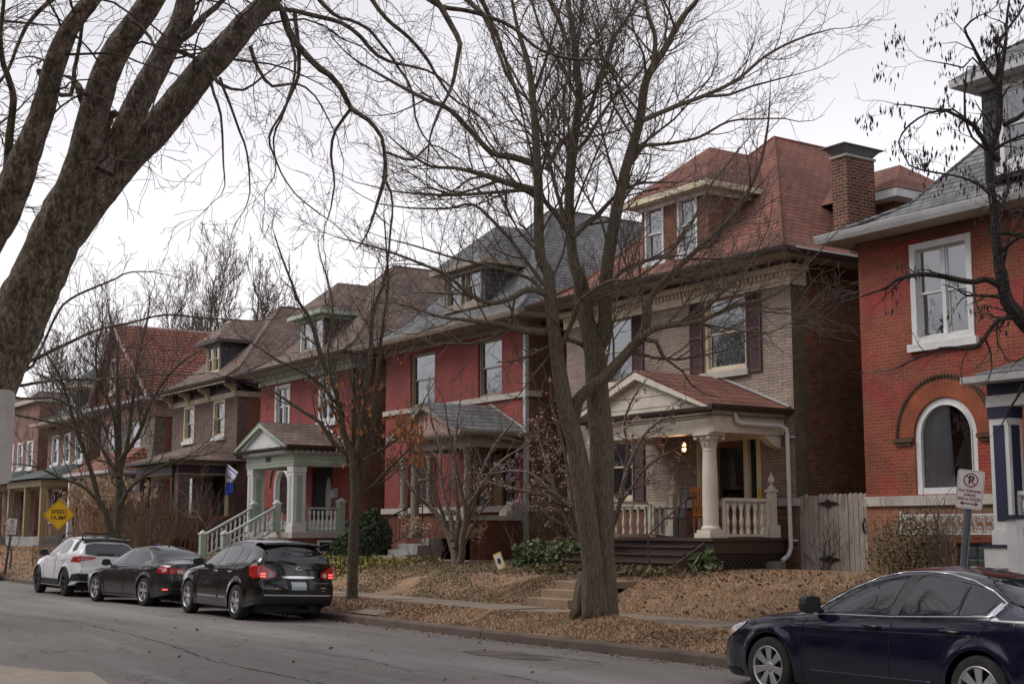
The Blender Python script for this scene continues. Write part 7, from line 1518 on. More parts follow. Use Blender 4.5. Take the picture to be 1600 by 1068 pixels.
class Car:
    def __init__(s, L, top, belt, wid, roofw, sill, wx, R, arch, rear, front, crown=.03, bulge=.045, xr0=None, rbul=.10, fbul=.35):
        s.L = L; s.top = cr(*top); s.belt = cr(*belt); s.wid = cr(*wid); s.rw = cr(*roofw); s.sill = cr(*sill); s.wx = wx; s.R = R; s.arch = arch
        s.rear = cr(*rear); s.front = cr(*front); s.crown = crown; s.bulge = bulge; s.xr0 = xr0 or L-.9; s.rbul = rbul; s.fbul = fbul
    def skew(s, x, z):
        if x > s.xr0: t = (x-s.xr0)/(s.L-s.xr0); return x-s.rear(z)*t**1.5
        if x < .9: t = 1-x/.9; return x+s.front(z)*t**2
        return x
    def zbot(s, x):
        z = s.sill(x)
        for w_ in s.wx:
            d = abs(x-w_)
            if d < s.arch: z = max(z, s.R+sqrt(s.arch**2-d*d))
        return z
    def W(s, x, z):
        w_ = s.wid(x); b = s.belt(x); t = (z-.55)/max(b-.55, .36)
        v = w_-(s.bulge*t*t if t > 0 else s.bulge*1.3*t*t)
        # wheel-arch flare and a body crease
        for q in s.wx:
            d = math.hypot(x-q, z-s.R)
            v += .022*math.exp(-((d-s.arch-.02)/.07)**2)
        v += .008*math.exp(-((z-(b-.10))/.03)**2)
        return v
    def bez(s, x, t):
        zb = s.belt(x); zt = max(s.top(x), zb+.012); W0 = s.W(x, zb); rw = min(s.rw(x), W0-.004)
        w = 3.0 if zt-zb > .25 else 1.6
        p0 = (W0, zb); p1 = (rw, zt-.004); p2 = (0, zt+s.crown*min(1, rw/.6)); a, b, c = (1-t)**2, 2*w*t*(1-t), t*t; dn = a+b+c
        return ((a*p0[0]+b*p1[0]+c*p2[0])/dn, (a*p0[1]+b*p1[1]+c*p2[1])/dn)
    def side(s, x, z, e=0, sg=-1):
        """point on the flank at x, z"""
        zb = s.belt(x)
        if z <= zb: y = s.W(x, z)
        else:
            lo, hi = 0, .999
            for _ in range(30):
                m = (lo+hi)/2
                if s.bez(x, m)[1] < z: lo = m
                else: hi = m
            y = s.bez(x, lo)[0]
        return (s.skew(x, z), sg*(y+e), z)
    def stations(s):
        xs = set(np.linspace(0, s.L, 90).tolist())
        for w_ in s.wx:
            for k in range(25): xs.add(w_-s.arch*cos(pi*k/24))
            xs.add(w_-s.arch-.004); xs.add(w_+s.arch+.004)
        return sorted(x for x in xs if 0 <= x <= s.L)
    def section(s, x, sg):
        zb = s.zbot(x); b = max(s.belt(x), zb+.02); out = []
        for i in range(13): z = zb+(b-zb)*i/12; out.append((s.skew(x, z), sg*s.W(x, z), z))
        for i in range(1, 21): t = i/20; y, z = s.bez(x, t); out.append((s.skew(x, z), sg*y, z))
        return out
    def shell(s):
        m = MB(); X = s.stations()
        for sg in (-1, 1):
            rows = [s.section(x, sg) for x in X]
            if sg > 0: rows = rows[::-1]
            m.grid(rows)
            for i, w_ in enumerate(s.wx):      # wheel housings
                a = []; b = []
                for k in range(25):
                    th = pi*k/24; x = w_-s.arch*cos(th); z = s.zbot(min(max(x,0),s.L)); z = s.R+s.arch*sin(th) if k not in (0,24) else s.sill(x)
                    a.append(s.side(x, z, -.002, sg)); q = a[-1]; b.append((q[0], q[1]-sg*.30, q[2]))
                m.grid([a, b] if sg < 0 else [b, a])
        # end caps
        for end in (s.L, 0.0):
            sec = s.section(end, 1); rows = []
            bul = s.rbul if end else -s.fbul
            for (x, y, z) in sec:
                r = []
                for j in range(25):
                    q = -1+2*j/24; r.append((x+bul*(1-abs(q)**2.4)*min(1, y/.5), y*q, z))
                rows.append(r)
            m.grid(rows if end == 0 else [r[::-1] for r in rows])
        return m
    def capx(s, y, z, e=.006, end='rear'):
        if end == 'rear':
            zb = s.sill(s.L); x0 = s.skew(s.L, z); Y = s.capw(z, s.L); q = min(1, abs(y)/Y); return (x0+s.rbul*(1-q**2.4)*min(1, Y/.5)+e, y, z)
        x0 = s.skew(0, z); Y = s.capw(z, 0); q = min(1, abs(y)/Y); return (x0-s.fbul*(1-q**2.4)*min(1, Y/.5)-e, y, z)
    def capw(s, z, x):
        return abs(s.side(x, z)[1])
def fill2d(poly, n=10, m=14):
    """rows spanning a (mostly convex) 2D outline"""
    ys = [p[1] for p in poly]; lo, hi = min(ys), max(ys); rows = []
    for i in range(n+1):
        y = lo+(hi-lo)*(i/n); y = min(max(y, lo+1e-4), hi-1e-4); xs = []
        for k in range(len(poly)):
            a, b = poly[k], poly[(k+1) % len(poly)]
            if (a[1]-y)*(b[1]-y) <= 0 and a[1] != b[1]: xs.append(a[0]+(b[0]-a[0])*(y-a[1])/(b[1]-a[1]))
        if len(xs) < 2: continue
        x0, x1 = min(xs), max(xs); rows.append([(x0+(x1-x0)*j/m, y) for j in range(m+1)])
    return rows
def smoothpoly(p, it=2):
    for _ in range(it):
        q = []
        for i in range(len(p)):
            a, b = p[i], p[(i+1) % len(p)]; q += [(a[0]*.8+b[0]*.2, a[1]*.8+b[1]*.2), (a[0]*.2+b[0]*.8, a[1]*.2+b[1]*.8)]
        p = q
    return p
def spatch(c, poly, name, mat, par, e=.006, sides=(-1,), sm=1, n=10, m=14):
    if sm: poly = smoothpoly(poly, sm)
    o = None
    for sg in sides:
        mb = MB(); rows = [[c.side(x, z, e, sg) for x, z in r] for r in fill2d(poly, n, m)]; mb.grid(rows if sg < 0 else rows[::-1]); o = mb.build(name, M[mat], par, smooth=True)
    return o
def rpatch(c, poly, name, mat, par, e=.006, sm=1, end='rear', n=8, m=18):
    if sm: poly = smoothpoly(poly, sm)
    mb = MB(); rows = [[c.capx(y, z, e, end) for y, z in r] for r in fill2d(poly, n, m)]; mb.grid(rows if end == 'rear' else rows[::-1]); return mb.build(name, M[mat], par, smooth=True)
def sline(c, pts, name, mat, par, r=.005, e=.002, sides=(-1,), k=4, close=False):
    for sg in sides:
        P = [];
        for a, b in zip(pts, pts[1:]+([pts[0]] if close else [])):
            n = max(2, int(math.hypot(b[0]-a[0], b[1]-a[1])/.05)); P += [c.side(a[0]+(b[0]-a[0])*i/n, a[1]+(b[1]-a[1])*i/n, e, sg) for i in range(n)]
        P.append(c.side(*(pts[0] if close else pts[-1]), e, sg))
        o = MB().tube(P, r, k).build(name, M[mat], par, smooth=True)
    return o
def rline(c, pts, name, mat, par, r=.004, e=.002, k=4):
    P = []
    for a, b in zip(pts, pts[1:]):
        n = max(2, int(math.hypot(b[0]-a[0], b[1]-a[1])/.05)); P += [c.capx(a[0]+(b[0]-a[0])*i/n, a[1]+(b[1]-a[1])*i/n, e) for i in range(n)]
    P.append(c.capx(*pts[-1], e)); return MB().tube(P, r, k).build(name, M[mat], par, smooth=True)
def tpatch(c, x0, x1, t0, name, mat, par, e=.006, n=12, w0=1, w1=1):
    """pane lying on the upper surface between two stations"""
    rows = []
    for i in range(n+1):
        x = x0+(x1-x0)*i/n; r = []; tt = t0+(w0+(w1-w0)*i/n-1)
        for j in range(-12, 13):
            t = 1-(1-tt)*abs(j)/12; y, z = c.bez(x, t); r.append((c.skew(x, z), (y if j > 0 else -y), z+e))
        rows.append(r)
    return MB().grid(rows[::-1]).build(name, M[mat], par, smooth=True)
def wheel(par, x, y, R, rr, style, rimm='alloy', w=.21, side=-1):
    """axis along y, centred at x, outer face at y (side -1 faces -y)"""
    s_ = side
    prof = [(rr,0),(rr+.012,.004),(R-.035,-.002),(R-.010,.012),(R,.035),(R,w-.035),(R-.012,w-.01),(R-.05,w),(rr,w)]
    t = MB(); t.lathe([(a, -s_*b) for a, b in prof], x, R, y, 40, axis='y', cap=False); ty = t.build('tyre', M['tyre'], par, smooth=True)
    r = MB(); r.lathe([(rr+.003,-s_*.004),(rr-.012,-s_*-.002),(rr-.022,-s_*.012),(rr-.025,-s_*.10),(rr-.03,-s_*.19)], x, R, y, 40, axis='y', cap=False)
    ro = None
    def spoke(a, wi, wo, d=.0, off=0):
        ca, sa = cos(a), sin(a); P = []
        for (rad, ww, dep) in ((.035, wi, .030), (.5*rr, (wi+wo)*.46, .016), (rr-.018, wo, .010)):
            for sg in (-1, 1):
                for dd in (0, .022): P.append((x+rad*ca-sa*(ww*sg+off), y-s_*(dep+dd), R+rad*sa+ca*(ww*sg+off)))
        # indices: ring of 4 per radius (sgm,d0)(sgm,d1)(sgp,d0)(sgp,d1)
        F = []
        for k in range(2):
            b = 4*k; n_ = b+4; F += [(b,b+2,n_+2,n_), (b+1,n_+1,n_+3,b+3), (b,n_,n_+1,b+1), (b+2,b+3,n_+3,n_+2)]
        r.add(P, F)
    if style == 'five':
        for i in range(5): spoke(pi/2+2*pi*i/5, .045, .052)
    elif style == 'ten':
        for i in range(5):
            for o_ in (-.17, .17): spoke(pi/2+2*pi*i/5+o_, .018, .022)
    elif style == 'seven':
        for i in range(7): spoke(pi/2+2*pi*i/7, .026, .048)
    else:
        for i in range(5):
            for o_ in (-.22, .22): spoke(pi/2+2*pi*i/5+o_, .016, .018)
    r.lathe([(.055,-s_*.035),(.050,-s_*.018),(.02,-s_*.014)], x, R, y, 16, axis='y')
    r.build('rim', M[rimm], ty, smooth=False, bevel=.004)
    q = MB(); q.lathe([(rr-.03,-s_*.085),(.02,-s_*.080)], x, R, y, 24, axis='y'); q.build('brake_disc', M['plastic'], ty)
    for i in range(5):
        a = 2*pi*i/5+.3
        MBn = MB(); MBn.lathe([(.009,-s_*.022),(.009,-s_*.010)], x+.052*cos(a), R+.052*sin(a), y, 6, axis='y'); 
    return ty
def make_car(label, cat, loc, c, mat, rot=0, wheels='five', rim='alloy', rr=.20, w=.21, group='cars parked along the kerb', name='parked_car', track=.0):
    root = local(name, label, cat, loc, group, rot); root.rotation_euler = (-.036, 0, rot); bd = c.shell().build('body', M[mat], root, smooth=True, weld=.0015)
    hw = c.wid(c.L/2)
    for x in c.wx:
        for sg in (-1, 1): wheel(root, x, sg*(hw+.005-track), c.R, rr, wheels, rim, w, sg)
    ub = MB(); ub.box(.5, c.L-.45, -hw+.22, hw-.22, .17, .42); ub.build('underbody', M['plastic'], root)
    return root
def mirror(par, c, x, z, mat, s=1.0, sides=(-1,1)):
    for sg in sides:
        p = c.side(x, z, 0, sg); m = MB(); y0 = abs(p[1])
        rows = []
        for (dx, h, d) in ((0,.03,.0),(.02,.075,.03),(.07,.085,.045),(.11,.078,.05)):
            r = []
            for k in range(13):
                a = 2*pi*k/12; r.append((p[0]+dx*s-.04, sg*(y0+.14*s+.115*s*(abs(cos(a))**.6)*(1 if cos(a) > 0 else -1)*(h/.085)), z+.07*s+h*s*(abs(sin(a))**.6)*(1 if sin(a) > 0 else -1)))
            rows.append(r)
        m.grid(rows); m.poly(rows[-1][:12]); m.poly(rows[0][:12][::-1]); m.prism([(sg*(y0-.02), z), (sg*(y0+.10*s), z+.03*s), (sg*(y0+.10*s), z+.07*s), (sg*(y0-.02), z+.05)], 'x', p[0]-.02, p[0]+.04)
        m.build('side_mirror', M[mat], par, smooth=False)
def handle(par, c, x, z, mat, sg=-1, L=.20):
    P = [c.side(x+L*i/6, z+.004*sin(i), .012+.022*sin(pi*i/6), sg) for i in range(7)]
    MB().tube(P, [.012]*7, 6).build('door_handle', M[mat], par, smooth=True)
RX = (pi/2, 0, pi/2)      # text facing +x

# ---- black crossover seen from behind
def suv_black():
    L = 4.64
    c = Car(L, top=([0,.25,.9,1.35,2.0,2.5,3.2,4.0,4.35,4.64],[.80,.90,1.04,1.12,1.47,1.60,1.645,1.60,1.56,1.52]),
            belt=([0,.3,1.0,1.5,2.5,3.5,4.2,4.64],[.72,.84,.98,1.03,1.06,1.10,1.16,1.20]),
            wid=([0,.25,.6,1.2,2.4,3.6,4.2,4.5,4.64],[.62,.80,.87,.895,.90,.90,.885,.85,.80]),
            roofw=([0,.9,1.4,2.0,2.6,3.6,4.2,4.64],[.50,.72,.70,.60,.60,.60,.585,.56]),
            sill=([0,.3,1,3.6,4.3,4.64],[.28,.24,.24,.24,.30,.36]), wx=(.93,3.62), R=.353, arch=.40,
            rear=([.3,.5,.72,.80,1.1,1.2,1.5,1.6],[.10,.0,.0,.06,.10,.13,.40,.42]), front=([.2,.5,.7,.9,1.0],[.08,0,.03,.12,.2]), rbul=.07)
    r = make_car('black crossover with silver five-spoke wheels, red tail lamps lit, rear towards us', 'car', SUV_LOC, c, 'p_black', wheels='five', rr=.225, w=.22)
    for poly in ([(1.58,1.10),(1.95,1.36),(2.30,1.505),(2.62,1.53),(2.62,1.10)], [(2.72,1.10),(2.72,1.53),(3.10,1.535),(3.42,1.50),(3.42,1.13)], [(3.48,1.14),(3.48,1.49),(3.78,1.44),(3.90,1.36),(3.86,1.20),(3.75,1.16)]):
        spatch(c, poly, 'side_window', 'cg', r, sides=(-1,1), sm=1)
    tpatch(c, 1.42, 2.12, .36, 'windscreen', 'cg', r)
    rpatch(c, [(-.62,1.16),(.62,1.16),(.66,1.22),(.60,1.45),(-.60,1.45),(-.66,1.22)], 'rear_window', 'cg', r, e=.008)
    # roof spoiler
    rows = []
    for (dx, dz) in ((-.45,.0),(-.20,.035),(.0,.02),(.03,-.02),(-.02,-.045),(-.30,-.06)):
        rows.append([(c.capx(0,1.5)[0]+dx-.06*(abs(j)/8)**2, .625*j/8, 1.56+dz-.03*(j/8)**2) for j in range(-8, 9)])
    MB().grid(rows).build('roof_spoiler', M['p_black'], r, smooth=True)
    # tail lamps: wrap round the corner
    for sg in (-1, 1):
        rpatch(c, [(sg*.50,.985),(sg*.60,1.03),(sg*.76,1.12),(sg*.86,1.10),(sg*.86,.86),(sg*.62,.85),(sg*.49,.88)], 'tail_lamp', 'red', r, e=.020)
        q = MB(); q.lathe([(.001,.034),(.042,.034),(.048,.024)], 0, 0, 0, 14); cx = c.capx(sg*.60, .93, .022); vs = [(cx[0]+v[2]*.3, cx[1]+v[0], cx[2]+v[1]) for v in q.v]; q.v = vs; q.build('reversing_lamp', M['clear'], r)
        for i, (p0, p1) in enumerate(((.93,.965),(.88,.91))): rpatch(c, [(sg*.69,p0),(sg*.80,p0),(sg*.80,p1),(sg*.69,p1)], 'brake_light', 'redglow', r, e=.026, sm=0)
    spatch(c, [(4.25,.90),(4.20,1.10),(4.45,1.14),(4.64,1.10),(4.64,.86),(4.4,.86)], 'tail_lamp', 'red', r, e=.016, sides=(-1,1))
    rpatch(c, [(-.36,.865),(.36,.865),(.36,.915),(-.36,.915)], 'chrome_strip', 'chrome', r, e=.03, sm=1)
    rpatch(c, [(-.22,.56),(.22,.56),(.25,.84),(-.25,.84)], 'plate_recess', 'plastic', r, e=.006, sm=0)
    rpatch(c, [(-.165,.64),(.165,.64),(.165,.80),(-.165,.80)], 'number_plate', 'plate', r, e=.016, sm=0)
    rpatch(c, [(-.72,.52),(.72,.52),(.74,.545),(-.74,.545)], 'bumper_edge', 'chrome' if False else 'gutter', r, e=.012, sm=0)
    rpatch(c, [(-.74,.37),(.74,.37),(.78,.50),(-.78,.50)], 'bumper', 'plastic', r, e=.02, sm=0)
    rline(c, [(-.74,.60),(-.70,.84)], 'hatch_gap', 'plastic', r); rline(c, [(.74,.60),(.70,.84)], 'hatch_gap', 'plastic', r); rline(c, [(-.74,.585),(.74,.585)], 'hatch_gap', 'plastic', r)
    wp = MB(); a = c.capx(-.05,1.16,.03); b = c.capx(-.42,1.22,.03); wp.tube([a, b], [.022,.008], 5); wp.build('wiper', M['plastic'], r)
    # round emblem with a bar
    e_ = c.capx(0, 1.04, .012); m = MB(); m.tube([(e_[0], e_[1]+.055*cos(2*pi*k/16), e_[2]+.055*sin(2*pi*k/16)) for k in range(17)], .009, 5); m.tube([(e_[0]+.003, -.065, e_[2]), (e_[0]+.003, .065, e_[2])], .011, 4); m.build('emblem', M['chrome'], r)
    tp = c.capx(-.56, .665, .012); text_obj('badge_lettering', 'ROGUE', .058, M['chrome'], r, tp, RX, .003, .001, sx=1.3)
    tp = c.capx(.55, .68, .012); text_obj('badge_lettering', 'SPECIAL', .035, M['chrome'], r, tp, RX, .003, .001); tp = c.capx(.55, .62, .012); text_obj('badge_lettering', 'AWD', .028, M['chrome'], r, tp, RX, .003, .001)
    for pts in ([(2.67,.34),(2.66,.7),(2.67,1.08)], [(1.50,.36),(1.45,.7),(1.50,1.04)], [(3.45,1.12),(3.40,.95),(3.18,.70),(3.12,.45)]): sline(c, pts, 'door_gap', 'plastic', r, sides=(-1,1))
    for x in (2.38, 3.12): handle(r, c, x, .96, 'chrome')
    for a, b in ((1.55,2.62),(2.70,3.14)): spatch(c, [(a,.415),(b,.415),(b,.455),(a,.455)], 'chrome_moulding', 'chrome', r, e=.014, sm=0, n=2)
    mirror(r, c, 1.62, 1.06, 'p_black'); ant = MB(); ant.tube([(3.9,0,1.62),(4.05,0,1.80)], [.008,.003], 4); ant.build('aerial', M['plastic'], r)
    spatch(c, [(.06,.70),(.06,.86),(.45,.95),(.62,.93),(.35,.76)], 'headlight', 'clear', r, e=.012, sides=(-1,1))
    hw_ = MB(); hw_.tube([(4.2,.3,.28),(4.66,.3,.27)], .03, 8); hw_.build('exhaust', M['plastic'], r)
SUV_LOC = (-30.22, 12.0, .012)
suv_black()
def sedan_grey():
    L = 4.73
    c = Car(L, top=([0,.25,.9,1.25,1.9,2.4,2.9,3.5,4.05,4.45,4.73],[.62,.76,.90,.96,1.30,1.42,1.435,1.33,1.10,1.07,1.03]),
            belt=([0,.3,1.0,1.5,2.5,3.5,4.2,4.73],[.58,.70,.84,.88,.92,.95,.98,.96]),
            wid=([0,.25,.7,1.3,2.4,3.6,4.2,4.5,4.73],[.62,.80,.88,.90,.905,.905,.88,.83,.76]),
            roofw=([0,.9,1.3,1.9,2.6,3.2,3.8,4.1,4.73],[.5,.70,.66,.57,.56,.55,.58,.68,.66]),
            sill=([0,.3,1,3.7,4.3,4.73],[.22,.2,.19,.19,.24,.30]), wx=(.95,3.655), R=.335, arch=.375,
            rear=([.3,.45,.65,.75,1.0,1.1],[.08,.0,.0,.03,.06,.06]), front=([.2,.4,.6,.8],[.06,0,.04,.15]), rbul=.10, xr0=4.2)
    r = make_car('dark grey sedan with bright multi-spoke wheels parked ahead of the black crossover', 'car', (-36.34, 11.70, .015), c, 'p_grey', rot=R_(7.0), wheels='ten', rr=.232, w=.2)
    for poly in ([(1.50,.93),(1.85,1.20),(2.2,1.34),(2.50,1.355),(2.50,.95)], [(2.58,.95),(2.58,1.355),(2.9,1.355),(3.3,1.26),(3.62,1.10),(3.52,.99)]):
        spatch(c, poly, 'side_window', 'cg', r, sides=(-1,1))
    sline(c, [(1.46,.915),(1.85,1.22),(2.2,1.36),(2.6,1.385),(2.95,1.375),(3.35,1.275),(3.70,1.10),(3.55,.975),(2.5,.935)], 'chrome_moulding', 'chrome', r, r=.008, e=.004, sides=(-1,1), close=True)
    tpatch(c, 1.30, 2.02, .36, 'windscreen', 'cg', r); tpatch(c, 3.12, 4.02, .36, 'rear_window', 'cg', r)
    for sg in (-1, 1):
        rpatch(c, [(sg*.40,.78),(sg*.40,.90),(sg*.84,.95),(sg*.84,.78)], 'tail_lamp', 'red', r, e=.012); rpatch(c, [(sg*.46,.80),(sg*.46,.87),(sg*.60,.88),(sg*.60,.80)], 'reversing_lamp', 'clear', r, e=.016)
    spatch(c, [(4.28,.80),(4.25,.88),(4.42,.955),(4.73,.95),(4.73,.78),(4.5,.78)], 'tail_lamp', 'red', r, e=.010, sides=(-1,1)); spatch(c, [(4.46,.81),(4.44,.86),(4.60,.90),(4.66,.84)], 'reversing_lamp', 'clear', r, e=.014, sides=(-1,1))
    rpatch(c, [(-.25,.70),(.25,.70),(.25,.86),(-.25,.86)], 'number_plate', 'plate', r, e=.01, sm=0)
    spatch(c, [(4.5,.40),(4.5,.43),(4.68,.43),(4.68,.40)], 'reflector', 'redglow', r, e=.006, sm=0, sides=(-1,1)); rpatch(c, [(-.72,.30),(.72,.30),(.72,.40),(-.72,.40)], 'bumper', 'plastic', r, e=.01, sm=0)  # reflector glint is put in as emission; it is no lamp
    for pts in ([(2.54,.28),(2.54,.93)], [(1.45,.30),(1.40,.6),(1.46,.88)], [(3.60,.96),(3.45,.8),(3.22,.60),(3.15,.34)]): sline(c, pts, 'door_gap', 'plastic', r, sides=(-1,1))
    spatch(c, [(1.35,.245),(3.22,.245),(3.22,.265),(1.35,.265)], 'sill_strip', 'plastic', r, e=.008, sm=0, n=2)
    for x in (2.26, 3.1): handle(r, c, x, .83, 'p_grey')
    mirror(r, c, 1.58, .93, 'p_grey'); fn = MB(); fn.prism([(3.0,1.46),(3.12,1.45),(3.12,1.52)], 'y', -.012, .012); fn.build('aerial', M['plastic'], r)
    spatch(c, [(.06,.58),(.06,.68),(.45,.80),(.60,.80),(.35,.64)], 'headlight', 'clear', r, e=.01, sides=(-1,1))
sedan_grey()
def suv_white():
    L = 4.60
    c = Car(L, top=([0,.25,.9,1.3,1.95,2.5,3.2,4.0,4.35,4.60],[.85,.98,1.08,1.14,1.50,1.64,1.66,1.62,1.57,1.53]),
            belt=([0,.3,1.0,1.5,2.5,3.5,4.2,4.60],[.78,.90,1.0,1.06,1.10,1.14,1.17,1.20]),
            wid=([0,.25,.6,1.2,2.4,3.6,4.2,4.45,4.60],[.64,.82,.89,.92,.925,.925,.90,.86,.80]),
            roofw=([0,.9,1.4,2.0,2.6,3.6,4.2,4.60],[.52,.74,.70,.63,.63,.62,.60,.57]),
            sill=([0,.3,1,3.6,4.3,4.60],[.34,.28,.27,.27,.34,.42]), wx=(.92,3.61), R=.36, arch=.41,
            rear=([.3,.5,.72,.80,1.1,1.2,1.5,1.6],[.10,.0,.0,.05,.08,.12,.36,.38]), front=([.2,.5,.7,.9,1.0],[.08,0,.03,.1,.18]), rbul=.07)
    r = make_car('white crossover with black roof rails and black wheels parked farthest of the three together', 'car', (-42.25, 12.02, .012), c, 'p_white', wheels='five', rim='plastic', rr=.235, w=.22)
    for poly in ([(1.52,1.14),(1.90,1.40),(2.25,1.54),(2.55,1.56),(2.55,1.14)], [(2.63,1.14),(2.63,1.56),(3.05,1.565),(3.38,1.53),(3.52,1.36),(3.45,1.18)]): spatch(c, poly, 'side_window', 'cg', r, sides=(-1,1))
    tpatch(c, 1.38, 2.08, .36, 'windscreen', 'cg', r); rpatch(c, [(-.64,1.12),(.64,1.12),(.68,1.22),(.60,1.46),(-.60,1.46),(-.68,1.22)], 'rear_window', 'cg', r, e=.008)
    spatch(c, [(3.82,1.22),(3.72,1.56),(4.05,1.56),(4.25,1.25)], 'side_trim', 'plastic', r, e=.008, sides=(-1,1))
    tpatch(c, 2.2, 4.35, .42, 'roof_panel', 'p_black', r, e=.004)
    for sg in (-1, 1):
        q = MB(); q.tube([(1.95,sg*.58,1.60),(2.1,sg*.60,1.72),(3.9,sg*.58,1.72),(4.1,sg*.56,1.63)], .018, 6); 
        for x in (2.1, 3.9): q.tube([(x,sg*.59,1.58),(x,sg*.59,1.72)], .022, 6)
        q.build('roof_rail', M['plastic'], r, smooth=True)
    for x in (2.5, 3.5): MB().tube([(x,-.60,1.74),(x,.60,1.74)], .018, 6).build('roof_bar', M['plastic'], r)
    rows = []
    for (dx, dz) in ((-.40,.02),(-.15,.05),(.02,.03),(.04,-.02),(-.02,-.04),(-.3,-.05)): rows.append([(c.capx(0,1.5)[0]+dx-.06*(abs(j)/8)**2, .64*j/8, 1.565+dz-.03*(j/8)**2) for j in range(-8, 9)])
    MB().grid(rows).build('roof_spoiler', M['p_black'], r, smooth=True)
    for sg in (-1, 1): rpatch(c, [(sg*.38,1.06),(sg*.40,1.10),(sg*.88,1.12),(sg*.88,.98),(sg*.60,1.0)], 'tail_lamp', 'red', r, e=.014)
    rpatch(c, [(-.82,1.135),(-.60,1.135),(-.60,1.165),(-.82,1.165)], 'reflected_light', 'redglow', r, e=.016, sm=0) if False else None
    spatch(c, [(3.98,.95),(4.20,1.10),(4.60,1.12),(4.60,.95)], 'tail_lamp', 'red', r, e=.012, sm=0, sides=(-1,1))
    for w_ in c.wx:        # black arch cladding
        P = [(w_-(.44)*cos(pi*k/16), c.R+.44*sin(pi*k/16)) for k in range(17)]
        for sg in (-1, 1): MB().tube([c.side(min(max(x,.02),4.58), max(z,.36), .004, sg) for x, z in P], .035, 6).build('arch_cladding', M['plastic'], r, smooth=True)
    spatch(c, [(1.36,.29),(3.17,.29),(3.10,.46),(1.43,.46)], 'sill_cladding', 'plastic', r, e=.012, sm=0, sides=(-1,1)); spatch(c, [(4.03,.42),(4.2,.62),(4.60,.66),(4.60,.44)], 'bumper_cladding', 'plastic', r, e=.012, sm=0, sides=(-1,1))
    rpatch(c, [(-.80,.44),(.80,.44),(.84,.64),(-.84,.64)], 'bumper', 'plastic', r, e=.014, sm=0); rpatch(c, [(-.17,.74),(.17,.74),(.17,.90),(-.17,.90)], 'number_plate', 'plate', r, e=.012, sm=0)
    wp = MB(); wp.tube([c.capx(-.35,1.18,.03), c.capx(.10,1.17,.03)], [.012,.022], 5); wp.build('wiper', M['plastic'], r)
    for pts in ([(2.59,.46),(2.59,1.12)], [(1.48,.48),(1.44,.8),(1.48,1.06)], [(3.52,1.16),(3.42,.95),(3.16,.72)]): sline(c, pts, 'door_gap', 'plastic', r, sides=(-1,1))
    rline(c, [(-.78,.68),(-.66,1.10)], 'hatch_gap', 'plastic', r); rline(c, [(.78,.68),(.66,1.10)], 'hatch_gap', 'plastic', r)
    for x in (2.30, 3.08): handle(r, c, x, 1.0, 'p_white')
    mirror(r, c, 1.58, 1.10, 'plastic', 1.05); spatch(c, [(.06,.76),(.06,.90),(.45,1.0),(.62,.98),(.35,.82)], 'headlight', 'clear', r, e=.012, sides=(-1,1))
suv_white()
